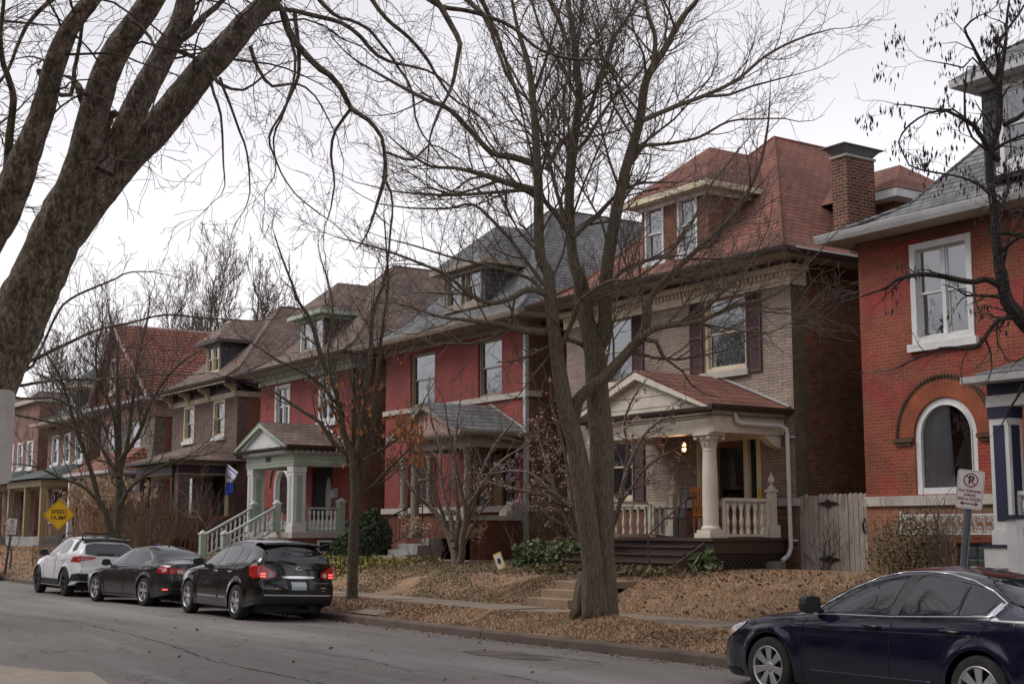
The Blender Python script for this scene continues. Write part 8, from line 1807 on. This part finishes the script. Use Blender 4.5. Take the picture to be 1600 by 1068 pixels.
def sedan_navy():
    L = 4.93
    c = Car(L, top=([0,.2,.7,1.30,2.05,2.6,3.0,3.6,4.25,4.6,4.93],[.66,.80,.90,.99,1.33,1.455,1.475,1.40,1.14,1.09,1.04]),
            belt=([0,.2,.7,1.4,2.5,3.6,4.4,4.93],[.60,.72,.83,.905,.945,.975,1.0,.97]),
            wid=([0,.12,.35,.8,1.4,2.6,3.8,4.4,4.7,4.93],[.60,.74,.85,.905,.92,.923,.92,.895,.85,.77]),
            roofw=([0,.8,1.3,2.0,2.7,3.4,4.0,4.3,4.93],[.5,.72,.70,.60,.59,.58,.62,.70,.68]),
            sill=([0,.3,1,3.8,4.5,4.93],[.20,.18,.19,.19,.24,.30]), wx=(1.00,3.80), R=.33, arch=.378,
            rear=([.3,.45,.65,.75,1.0,1.1],[.08,.0,.0,.03,.06,.06]), front=([.18,.34,.55,.68,.8],[.05,0,.03,.08,.16]), rbul=.10, xr0=4.4, fbul=.30, bulge=.05)
    r = make_car('dark navy sedan with silver wheels and chrome window surround, nearest car at the right', 'car', (-12.34, 12.0, -.03), c, 'p_navy', wheels='seven', rr=.232, w=.22)
    for poly in ([(1.62,.965),(1.95,1.17),(2.3,1.325),(2.62,1.385),(2.74,1.39),(2.66,.985)], [(2.80,.99),(2.90,1.395),(3.2,1.385),(3.50,1.33),(3.50,1.02)], [(3.54,1.02),(3.54,1.315),(3.72,1.26),(3.90,1.165),(3.82,1.035)]): spatch(c, poly, 'side_window', 'cg', r, sides=(-1,1), sm=1)
    MB().tube([c.side(3.52, z, .006) for z in (1.02,1.1,1.2,1.30)], .008, 4).build('window_divider', M['plastic'], r)
    spatch(c, [(2.68,.985),(2.80,.985),(2.90,1.40),(2.76,1.40)], 'pillar_trim', 'plastic', r, e=.007, sm=0, sides=(-1,1))
    sline(c, [(1.54,.945),(1.95,1.20),(2.3,1.355),(2.62,1.42),(2.9,1.43),(3.2,1.415),(3.52,1.355),(3.78,1.265),(3.98,1.155),(3.90,1.02),(2.7,.965)], 'chrome_moulding', 'chrome', r, r=.010, e=.005, sides=(-1,1), k=6, close=True)
    spatch(c, [(3.86,1.03),(3.94,1.03),(4.0,1.14),(3.93,1.16)], 'chrome_corner', 'chrome', r, e=.010, sm=0, n=4, m=3)
    tpatch(c, 1.38, 2.16, .36, 'windscreen', 'cg', r); tpatch(c, 3.26, 4.18, .36, 'rear_window', 'cg', r)
    for pts in ([(2.72,.24),(2.72,.6),(2.74,.96)], [(1.52,.26),(1.47,.55),(1.50,.80),(1.60,.945)], [(3.92,1.02),(3.80,.86),(3.55,.68),(3.38,.55),(3.34,.28)], [(.30,.75),(.8,.86),(1.5,.93)]): sline(c, pts, 'door_gap', 'plastic', r, r=.0045, sides=(-1,1))
    sline(c, [(1.35,.80),(2.0,.80),(3.0,.815),(3.72,.83)], 'body_crease', 'p_navy', r, r=.007, e=-.001, sides=(-1,1))
    sline(c, [(1.62,.345),(3.25,.355)], 'body_crease', 'p_navy', r, r=.012, e=.000, sides=(-1,1), k=6)
    for x in (2.36, 3.36): handle(r, c, x, .862, 'p_navy', L=.23)
    for sx in (2.36, 3.36): spatch(c, [(sx+.03,.835),(sx+.20,.835),(sx+.20,.888),(sx+.03,.888)], 'handle_recess', 'plastic', r, e=.003, sm=1, n=4, m=6)
    mirror(r, c, 1.66, .965, 'p_black' if False else 'plastic', 1.15)
    spatch(c, [(.05,.58),(.05,.70),(.30,.80),(.56,.84),(.60,.80),(.38,.68),(.2,.58)], 'headlight', 'clear', r, e=.010, sides=(-1,1)); spatch(c, [(.18,.60),(.18,.66),(.34,.72),(.36,.68)], 'indicator', 'amber', r, e=.016, sides=(-1,1))
    spatch(c, [(.03,.20),(.03,.27),(.45,.27),(.52,.22),(.5,.20)], 'front_lip', 'plastic', r, e=.010, sm=0, sides=(-1,1))
    st = MB(); st.tube([(1.98+.13*cos(a), -.38+.0*a, 1.0+.16*sin(a)) for a in np.linspace(0, 2*pi, 20)], .014, 6); st.build('steering_wheel', M['plastic'], r)
sedan_navy()
def suv_far():
    L = 4.7
    c = Car(L, top=([0,.3,1.0,1.4,2.0,2.5,3.2,4.1,4.4,4.7],[.9,1.0,1.1,1.15,1.48,1.6,1.62,1.58,1.52,1.46]), belt=([0,.3,1.0,1.5,2.5,3.5,4.2,4.7],[.8,.9,1.0,1.05,1.06,1.08,1.1,1.12]),
            wid=([0,.25,.7,1.3,2.4,3.6,4.2,4.5,4.7],[.62,.80,.88,.90,.905,.905,.88,.84,.78]), roofw=([0,.9,1.4,2.0,2.6,3.6,4.2,4.7],[.5,.72,.7,.6,.6,.6,.58,.56]),
            sill=([0,.3,1,3.6,4.3,4.7],[.28,.24,.24,.24,.30,.36]), wx=(.93,3.70), R=.35, arch=.40, rear=([.3,.5,.72,.8,1.1,1.5],[.1,0,0,.05,.1,.35]), front=([.2,.5,.7,.9],[.08,0,.03,.12]), rbul=.07)
    r = make_car('dark car with red tail lamps cut off by the left edge of the view', 'car', (-57.6, 12.0, .04), c, 'p_black', wheels='five', rr=.22, w=.2)
    rpatch(c, [(-.64,1.12),(.64,1.12),(.58,1.40),(-.58,1.40)], 'rear_window', 'cg', r, e=.008); spatch(c, [(1.6,1.1),(2.2,1.45),(3.4,1.5),(3.9,1.35),(3.8,1.15)], 'side_window', 'cg', r, sides=(-1,1))
    for sg in (-1, 1): rpatch(c, [(sg*.45,.92),(sg*.45,1.06),(sg*.86,1.06),(sg*.86,.92)], 'tail_lamp', 'red', r, e=.014); rpatch(c, [(sg*.62,.50),(sg*.62,.60),(sg*.84,.60),(sg*.84,.50)], 'brake_light', 'redglow', r, e=.014, sm=0)
suv_far()

# ================================================================ SIGNS AND STREET FURNITURE
M['yellow'] = paint('warning sign yellow', (.85,.50,.012), .4, .08); M['signwhite'] = paint('weathered sign face', (.62,.58,.57), .5, .1, dirt=.35); M['signred'] = paint('faded red print', (.22,.045,.035), .6); M['signblack'] = paint('sign black', (.012,.012,.012), .6)
M['galv'] = paint('galvanised steel', (.20,.21,.24), .45, .2, metal=.5, dirt=.2); M['signback'] = paint('bare sign back', (.50,.49,.49), .5, .12, dirt=.8)
def face_obj(root, o): o.parent = root; return o
def rrect(w, h, r, n=6):
    p = []
    for cx, cz, a0 in ((w/2-r,h/2-r,0),(-w/2+r,h/2-r,90),(-w/2+r,-h/2+r,180),(w/2-r,-h/2+r,270)):
        for k in range(n+1): a = R_(a0+90*k/n); p.append((cx+r*cos(a), cz+r*sin(a)))
    return p
def frame_strip(mb, P, Q, y):
    n = len(P)
    for i in range(n): j = (i+1) % n; mb.quad((P[i][0],y,P[i][1]),(P[j][0],y,P[j][1]),(Q[j][0],y,Q[j][1]),(Q[i][0],y,Q[i][1]))
# speed hump sign (faces oncoming traffic, towards the camera side)
def hump():
    loc = (-47.37, 13.35, .15); r = local('warning_sign', 'yellow diamond SPEED HUMP sign above the white car', 'sign', loc, None, R_(66)); zc = 2.22
    MB().tube([(0,.03,-.1),(0,.03,zc+.35)], .025, 6).build('post', M['galv'], r)
    s = .50; d = s*sqrt(2)*.5*1.0; 
    def dia(k): q = smoothpoly([(0,-k),(k,0),(0,k),(-k,0)], 0); return [((a*.93+b*.07), (c_*.93+e*.07)) for (a, c_), (b, e) in zip(q, q[1:]+q[:1])] + []
    def diam(k):
        pts = [(0,-k),(k,0),(0,k),(-k,0)]; out = []
        for i in range(4):
            p0, p, p1 = pts[i-1], pts[i], pts[(i+1) % 4]
            for t in (.07, .03): out.append((p[0]+(p0[0]-p[0])*t*(1 if t == .07 else 1), p[1]+(p0[1]-p[1])*t))
            out.append((p[0]*.975, p[1]*.975))
            for t in (.03, .07): out.append((p[0]+(p1[0]-p[0])*t, p[1]+(p1[1]-p[1])*t))
        return out
    K = .53
    pl = MB(); pl.prism([(a, zc+b) for a, b in diam(K)], 'y', -.002, .002); f = pl.build('sign_plate', M['yellow'], r)
    b = MB(); P = [(a, zc+b_) for a, b_ in diam(K*.945)]; Q = [(a, zc+b_) for a, b_ in diam(K*.915)]; frame_strip(b, P, Q, -.0035); b.build('border', M['signblack'], f)
    text_obj('lettering', 'SPEED', .20, M['signblack'], f, (0,-.004,zc+.09), (pi/2,0,0), .001, .003, sx=.95); text_obj('lettering', 'HUMP', .20, M['signblack'], f, (0,-.004,zc-.11), (pi/2,0,0), .001, .003, sx=.95)
hump()
def nopark(loc, rot, lean, label, zc, s=1.0, group=None):
    r = local('parking_sign', label, 'sign', loc, group, 0); r.rotation_euler = (0, lean, rot)
    pm = MB(); pm.add([(-.03,.0,-.15),(.03,.0,-.15),(.03,.0,zc+.1),(-.03,.0,zc+.1),(-.03,.035,-.15),(.03,.035,-.15),(.03,.035,zc+.1),(-.03,.035,zc+.1)],[(4,5,6,7),(0,4,7,3),(1,2,6,5),(0,3,7,4)]); pm.box(-.045,-.028,-.004,.0,-.15,zc+.1); pm.box(.028,.045,-.004,.0,-.15,zc+.1); pm.box(-.028,.028,.028,.034,-.15,zc+.1); pm.build('post', M['galv'], r)
    w_, h = .305*s, .457*s; pl = MB(); pl.prism([(a, zc+b) for a, b in rrect(w_, h, .035)], 'y', -.010, -.007); f = pl.build('sign_plate', M['signwhite'], r)
    b = MB(); frame_strip(b, [(a, zc+c_) for a, c_ in rrect(w_-.018, h-.018, .028)], [(a, zc+c_) for a, c_ in rrect(w_-.025, h-.025, .025)], -.0115)
    zc2 = zc+.11*s; n = 32; R0, R1 = .083*s, .069*s
    for k in range(n):
        a0, a1 = 2*pi*k/n, 2*pi*(k+1)/n; b.quad((R0*cos(a0),-.0125,zc2+R0*sin(a0)),(R0*cos(a1),-.0125,zc2+R0*sin(a1)),(R1*cos(a1),-.0125,zc2+R1*sin(a1)),(R1*cos(a0),-.0125,zc2+R1*sin(a0)))
    q = .0075*s*.7; d_ = .072*s*.707; b.quad((-d_-q,-.0135,zc2+d_-q),(d_-q,-.0135,zc2-d_-q),(d_+q,-.0135,zc2-d_+q),(-d_+q,-.0135,zc2+d_+q))
    za = zc-.165*s
    b.add([(-.11*s,-.0115,za),(-.065*s,-.0115,za+.028*s),(-.065*s,-.0115,za-.028*s)],[(0,2,1)]); b.add([(.11*s,-.0115,za),(.065*s,-.0115,za-.028*s),(.065*s,-.0115,za+.028*s)],[(0,2,1)]); b.quad((-.07*s,-.0115,za-.008*s),(.07*s,-.0115,za-.008*s),(.07*s,-.0115,za+.008*s),(-.07*s,-.0115,za+.008*s)); b.build('symbol', M['signred'], f)
    text_obj('lettering', 'P', .13*s, M['signblack'], f, (.004,-.0118,zc2-.002), (pi/2,0,0), .0003, .004)
    for tx, dz, sz in (('First Wednesday', -.015, .047), ('of Month', -.063, .047), ('8:00 to NOON', -.113, .052)): text_obj('lettering', tx, sz*s, M['signred'], f, (0,-.0118,zc+dz*s), (pi/2,0,0), .0003, .0012, sx=.78)
    return r
g_ = 'no parking signs along the kerb'
nopark((-10.52, 13.25, .15), R_(44), R_(7), 'leaning white no-parking sign on a steel post in front of the arched window', 2.18, 1.0, g_)
nopark((-54.0, 13.3, .15), R_(48), R_(6), 'distant small no-parking sign near the white stair rail at far left', 1.85, 1.3, g_)
# back of a sign at the left edge, close to the camera
sb = local('street_sign', 'pale bare back of a round-cornered metal sign at the left edge', 'sign', (-6.905, 1.556, .13), None, R_(62))
pl = MB(); pl.prism([(a, 2.16+b) for a, b in rrect(.305, .457, .035)], 'y', -.003, .003); f = pl.build('sign_plate', M['signback'], sb); bo = MB(); [bo.lathe([(.011,-.009),(.011,-.003)], 0, zz, 0, 8, axis='y') for zz in (2.02, 2.30)]; bo.build('bolt', M['galv'], f)
MB().tube([(-.0,.03,-.1),(-.0,.03,2.36)], .028, 6).build('post', M['galv'], sb)

# ---- wooden gate between the houses
G = thing('wooden_gate', 'weathered grey picket gate with green algae and black strap hinges', 'gate', (-21.4, 22.55, .95))
m, nt, b = newmat('weathered cedar'); co = objco(nt, (1,1,.12)); c = mixc(nt, rng(nt, noise(nt, 24, 8, co, .7), .35, .65), (.22,.19,.165), (.42,.37,.33)); c = mixc(nt, rng(nt, noise(nt, 3.2, 6, objco(nt,(1.6,1,.35)), .65), .52, .68, 0, .75), c, (.12,.12,.045)); kn = noise(nt, 30, 2, objco(nt)); c = mixc(nt, rng(nt, kn, .72, .76), c, (.04,.03,.025)); nt.links.new(c, b.inputs['Base Color']); b.inputs['Roughness'].default_value = .95; bump(nt, b, noise(nt, 30, 6, co), .5, .01); M['cedar'] = m
rr_ = random.Random(4); x = -22.02
while x < -20.0:
    w_ = .138; zt = 2.62+rr_.uniform(-.02,.02); y = 22.5+rr_.uniform(-.012,.004)
    MB().prism([(x+.004,.90),(x+w_-.004,.90),(x+w_-.004,zt-.04),(x+w_-.035,zt),(x+.035,zt),(x+.004,zt-.04)], 'y', y, y+.02).build('picket', M['cedar'], G); x += w_+rr_.uniform(.002,.008)
MB().box(-22.0,-19.9,22.53,22.57,1.2,1.3).build('rail', M['cedar'], G); MB().box(-22.0,-19.9,22.53,22.57,2.2,2.3).build('rail', M['cedar'], G)
for zz in (1.22, 2.42):
    h = MB(); h.prism([(-21.32,zz),(-21.2,zz+.035),(-21.09,zz+.04),(-21.05,zz+.085),(-20.96,zz+.085),(-20.92,zz+.04),(-20.80,zz+.035),(-20.68,zz),(-20.80,zz-.035),(-20.92,zz-.04),(-20.96,zz-.085),(-21.05,zz-.085),(-21.09,zz-.04),(-21.2,zz-.035)], 'y', 22.46, 22.475); h.build('hinge', M['blackiron'], G)
h = MB(); h.tube([(-20.0,22.47,2.1),(-19.98,22.42,2.0),(-19.98,22.42,1.9),(-20.0,22.47,1.8)], .025, 6); h.build('latch', M['blackiron'], G)

# ---- iron railings and little fence
def iron(label, pts, h, step, group='black iron railings'):
    r = thing('iron_railing', label, 'railing', pts[0], group); m = MB()
    top = [(p[0],p[1],p[2]+h) for p in pts]; bot = [(p[0],p[1],p[2]+.12) for p in pts]; MB().tube(top, .022, 6).build('top_rail', M['blackiron'], r); MB().tube(bot, .012, 4).build('bottom_rail', M['blackiron'], r)
    for a, b_ in zip(pts, pts[1:]):
        L = math.dist(a[:2], b_[:2]); n = max(2, int(L/step))
        for i in range(n+1):
            t = i/n; q = [a[k]+(b_[k]-a[k])*t for k in range(3)]; MB().tube([(q[0],q[1],q[2]+(.12 if 0 < i < n else -.05)),(q[0],q[1],q[2]+h)], .009 if 0 < i < n else .018, 5).build('bar' if 0 < i < n else 'post', M['blackiron'], r)
    return r
iron('black iron stair rail up to the small grey-roofed porch', [(-36.0,18.9,.85),(-36.0,20.6,1.62),(-36.0,21.0,1.62)], .95, .13)
iron('black iron rail sloping down beside the grey ground cover', [(-33.3,17.7,.80),(-33.3,15.95,.35)], .98, .13)
iron('low black iron garden fence far left behind the sapling', [(-60,15.9,.36),(-55,15.9,.36),(-50.5,15.9,.36)], .85, .20)
# concrete steps from pavement up to the tan house lawn
cs = thing('garden_steps', 'two worn tan concrete steps set in the lawn bank', 'steps', (-22.3, 16.0, .35)); M['tanconc'] = paint('tan concrete', (.26,.18,.12), .95, .25, dirt=.4, bumps=.4)
for i in range(3): MB().box(-22.9,-21.5,15.78+.36*i,15.78+.36*(i+1)+.02*(i<2),.3,.36+.155*(i+1)).build('step', M['tanconc'], cs, bevel=.012)
kind(MB().box(-22.85,-21.55,16.88,19.0,.70,.835).build('garden_path', M['tanconc']))
# small yard sign
ys = local('yard_sign', 'small tilted white and yellow yard sign stuck in the grass', 'sign', (-27.9, 18.55, .83), None, 0); ys.rotation_euler = (R_(-8), R_(-24), R_(35))
MB().prism(rrect(.22,.42,.02) and [(a, .30+b_) for a, b_ in rrect(.22,.42,.015)], 'y', -.006, .006).build('panel', paint('yard sign yellow', (.55,.38,.06), .5), ys); MB().prism([(a, .30+b_) for a, b_ in rrect(.16,.36,.015)], 'y', -.008, -.0065).build('panel_face', M['signwhite'], ys)
MB().prism([(.05*cos(a), .30+.08*sin(a)) for a in np.linspace(0, 2*pi, 14)[:-1]], 'y', -.0095, -.0085).build('panel_mark', M['signblack'], ys); MB().tube([(0,.004,-.15),(0,.004,.15)], .008, 4).build('stake', M['galv'], ys)
# flag on a short pole from the mauve porch
def flag():
    b0 = (-54.4, 22.0, 4.5); r = thing('porch_flag', 'limp blue and white house flag hanging from an angled pole', 'flag', b0)
    a = np.array([-54.4,22.0,4.75]); e = np.array([-52.2,21.8,4.15]); MB().tube([a, e], .018, 6).build('flagpole', M['white'], r)
    fm, nt, b = newmat('flag cloth'); uvn = nt.nodes.new('ShaderNodeUVMap'); sp = N(nt, 'ShaderNodeSeparateXYZ'); nt.links.new(uvn.outputs[0], sp.inputs[0])
    rp = nt.nodes.new('ShaderNodeValToRGB'); rp.color_ramp.interpolation = 'CONSTANT'; el = rp.color_ramp.elements; BL = (.03,.07,.42,1); WH = (.62,.62,.66,1)
    el[0].position = 0; el[0].color = WH; el[1].position = .06; el[1].color = BL
    for p_, c_ in ((.11, WH), (.36, BL), (.42, WH), (.56, BL)): q = el.new(p_); q.color = c_
    nt.links.new(sp.outputs['Y'], rp.inputs[0]); nt.links.new(rp.outputs[0], b.inputs['Base Color']); b.inputs['Roughness'].default_value = .8
    nu, nv = 16, 26; V = []; 
    for j in range(nv+1):
        v = j/nv
        for i in range(nu+1):
            u = i/nu; top = a+(e-a)*(.18+.80*u); drop = v*1.32*(1-.25*u*(v > 0)); sq = 1-.55*min(1, v*1.8)
            p = a+(e-a)*(.18+.80*(.25+(u-.25)*sq)); z = (top[2]*(1-min(1,v*1.6))+(p[2])*min(1,v*1.6))-drop
            V.append((p[0]+.05*sin(u*9+v*3)*v, p[1]+.07*cos(u*11+v*2)*v, z))
    F = [(j*(nu+1)+i, j*(nu+1)+i+1, (j+1)*(nu+1)+i+1, (j+1)*(nu+1)+i) for j in range(nv) for i in range(nu)]
    me = bpy.data.meshes.new('flag_cloth'); me.from_pydata([(x-b0[0],y-b0[1],z-b0[2]) for x, y, z in V], [], F); uv = me.uv_layers.new(name='UVMap')
    for li, l in enumerate(me.loops): vi = l.vertex_index; uv.data[li].uv = ((vi % (nu+1))/nu, (vi//(nu+1))/nv)
    me.materials.append(fm); me.polygons.foreach_set('use_smooth', [True]*len(me.polygons)); o = bpy.data.objects.new('flag_cloth', me); COL.objects.link(o); o.parent = r
    text_obj('lettering', 'STLC', .17, paint('flag letters', (.05,.09,.35), .8), o, (a[0]*.45+e[0]*.55-b0[0]+.03, a[1]*.45+e[1]*.55-b0[1]-.09, 4.12-b0[2]), (pi/2, R_(24), R_(40)), .002)
flag()
# chairs on the cream porch
def chair(label, x, y, z, rot, mat, seat=.45, arms=True, rock=False, sm='plastic'):
    r = local('rocking_chair' if rock else 'wooden_chair', label, 'chair', (x, y, z), None, rot)
    for sx in (-.26, .26):
        MB().tube([(sx,-.25,.02),(sx,-.24,.66 if arms else seat)], .022, 6).build('leg', mat, r); MB().tube([(sx,.24,.02),(sx,.25,seat),(sx,.36,1.12)], .024, 6).build('leg', mat, r)
        if arms: MB().box(sx-.04,sx+.04,-.30,.28,.655,.685).build('armrest', mat, r)
        if rock: MB().tube([(sx,-.45,.07),(sx,-.2,.015),(sx,.1,.0),(sx,.35,.03),(sx,.55,.10)], .02, 6).build('rocker', mat, r)
    MB().box(-.27,.27,-.27,.27,seat-.03,seat+.015).build('seat', mat, r); b = MB()
    for i in range(7): b.box(-.22+.068*i,-.18+.068*i,.275,.295,seat+.1,seat+.1); b.quad((-.225+.068*i,.28,seat+.06),(-.175+.068*i,.28,seat+.06),(-.175+.068*i,.355,1.06),(-.225+.068*i,.355,1.06))
    b.box(-.27,.27,.33,.37,1.04,1.14); b.box(-.27,.27,.27,.30,seat+.03,seat+.09); b.build('backrest', mat, r); return r
chair('slate blue-grey wooden rocking chair behind the cream balusters', -25.0, 21.4, 1.685, R_(-25), paint('slate chair paint', (.13,.14,.16), .5), rock=True)
oc = chair('orange stained wooden armchair behind the porch column', -23.75, 21.5, 1.685, R_(200), paint('orange stained wood', (.32,.11,.025), .4))
MB().box(-.24,.24,-.24,.24,.467,.54).build('cushion', paint('blue cushion', (.10,.13,.22), .9), oc, bevel=.03)
# planter urns on the mauve porch stair
for i, (x, y, z, lab) in enumerate(((-59.0,19.3,1.35,'dark urn of dry plants on the pale pedestal by the mauve porch'), (-57.3,19.6,1.5,'black hanging-style pot on an iron stand before the mauve porch'))):
    u = local('planter_urn', lab, 'planter', (x, y, z), None, 0); MB().lathe([(.16,0),(.10,.05),(.08,.16),(.2,.34),(.26,.52),(.24,.54)], 0, 0, 0, 14).build('urn', M['blackiron'], u, smooth=True)
    rs_ = np.random.RandomState(i); cards('foliage', rs_.randn(160,3)*np.array([.16,.16,.22])+np.array([0,0,.75]), .09, M['brownleaf'], u, seed=i, aspect=1.6)
    pdm = MB(); pdm.box(-.22,.22,-.22,.22,-.7,-.001); pdm.build('pedestal', M['concrete'], u)
# hydrant-blue marker and utility box
bm = local('utility_marker', 'small blue marker stake in the grass behind the grey sedan', 'marker', (-46.0, 16.4, .45)); MB().lathe([(.05,0),(.05,.9),(.03,.95)], 0, 0, 0, 8).build('stake', paint('marker blue', (.03,.12,.5), .5), bm)

# ================================================================ NEAR SIDE OF THE STREET (behind the viewer, seen only as reflections)
def near_house(x0, x1, wall, roof, label):
    H = thing('house', label, 'house', ((x0+x1)/2, -9, .13), 'houses on the near side of the street')
    m = MB(); wall_y(m, -9, x0, x1, 0, 7.6, []); m.quad((x1,-21,0),(x0,-21,0),(x0,-21,7.6),(x1,-21,7.6)); m.quad((x1,-9,0),(x1,-21,0),(x1,-21,7.6),(x1,-9,7.6)); m.quad((x0,-21,0),(x0,-9,0),(x0,-9,7.6),(x0,-21,7.6)); m.build('wall', M[wall], H)
    r = MB(); hip_rings(r, [(x0-.5, x1+.5, -21.5, -8.5, 7.6)], ((x0+x1)/2, -17, (x0+x1)/2, -13, 11.8)); r.build('roof', M[roof], H)
    for a, b_, c_, d in ((x0+1.2,x0+2.6,5,6.8),(x1-2.6,x1-1.2,5,6.8),(x0+1.2,x0+2.8,1.6,3.6)):
        w_ = MB(); w_.box(a, b_, -8.99, -8.93, c_, d); f_ = w_.build('window', M['white'], H); w_ = MB(); w_.box(a+.12, b_-.12, -8.929, -8.92, c_+.12, d-.12); w_.build('pane', M['cg'], f_)
    p = MB(); p.box(x0+.8, x1-3, -9, -6.8, .1, .9); p.box(x0+.8, x1-3, -9, -6.6, 3.6, 4.1); [p.box(q, q+.3, -7.1, -6.8, .9, 3.6) for q in (x0+.9, x1-3.4)]; p.build('porch', M['stone'], H)
for i in range(15):
    near_house(-122+i*10, -113.4+i*10, ('b_red', 'b_side', 'b_far', 'b_tan', 'b_brown')[i % 5], ('r_grey', 'r_brown', 'r_red')[i % 3], ('red brick', 'dark brick', 'brown brick', 'tan brick', 'mauve brick')[i % 5]+' house on the camera side, '+('one','two','three','four','five','six','seven','eight','nine','ten','eleven','twelve','thirteen','fourteen','fifteen')[i]+' from far left')
def copy_tree(o, parent=None):
    c = o.copy(); COL.objects.link(c); c.parent = parent
    for ch in list(o.children): copy_tree(ch, c)
    return c
for i, (x, y, rz, s_) in enumerate(((-25, -.6, 1.1, 1.6), (-16.5, -.6, 3.9, 1.5), (-31, .9, 1.3, .9), (-44, 1.2, 2.4, 1.05), (-57, 1, 4.0, .95), (-72, 1, 5.1, 1.0), (-88, 1, .4, 1.0), (2, -2.2, 3.3, 1.0), (14, -1.5, 2.0, .95), (-20, -5.0, 5.6, .9))):  # two scaled-up copies added out of view so branches reflect in the car windows
    c_ = copy_tree(t2); c_.location = (x, y, .12); c_.rotation_euler = (0, 0, rz); c_.scale = (s_,)*3; c_['group'] = 'trees on the camera side of the street'; c_['label'] = 'bare street tree on the camera side, '+('very tall, well left, added for car-window reflections', 'tall, just left, added for car-window reflections', 'opposite the small porch','opposite the sage porch','opposite the mauve house','opposite the tiled gable','opposite the farthest houses','right of the viewer','well right of the viewer','in the yard left of the viewer')[i]
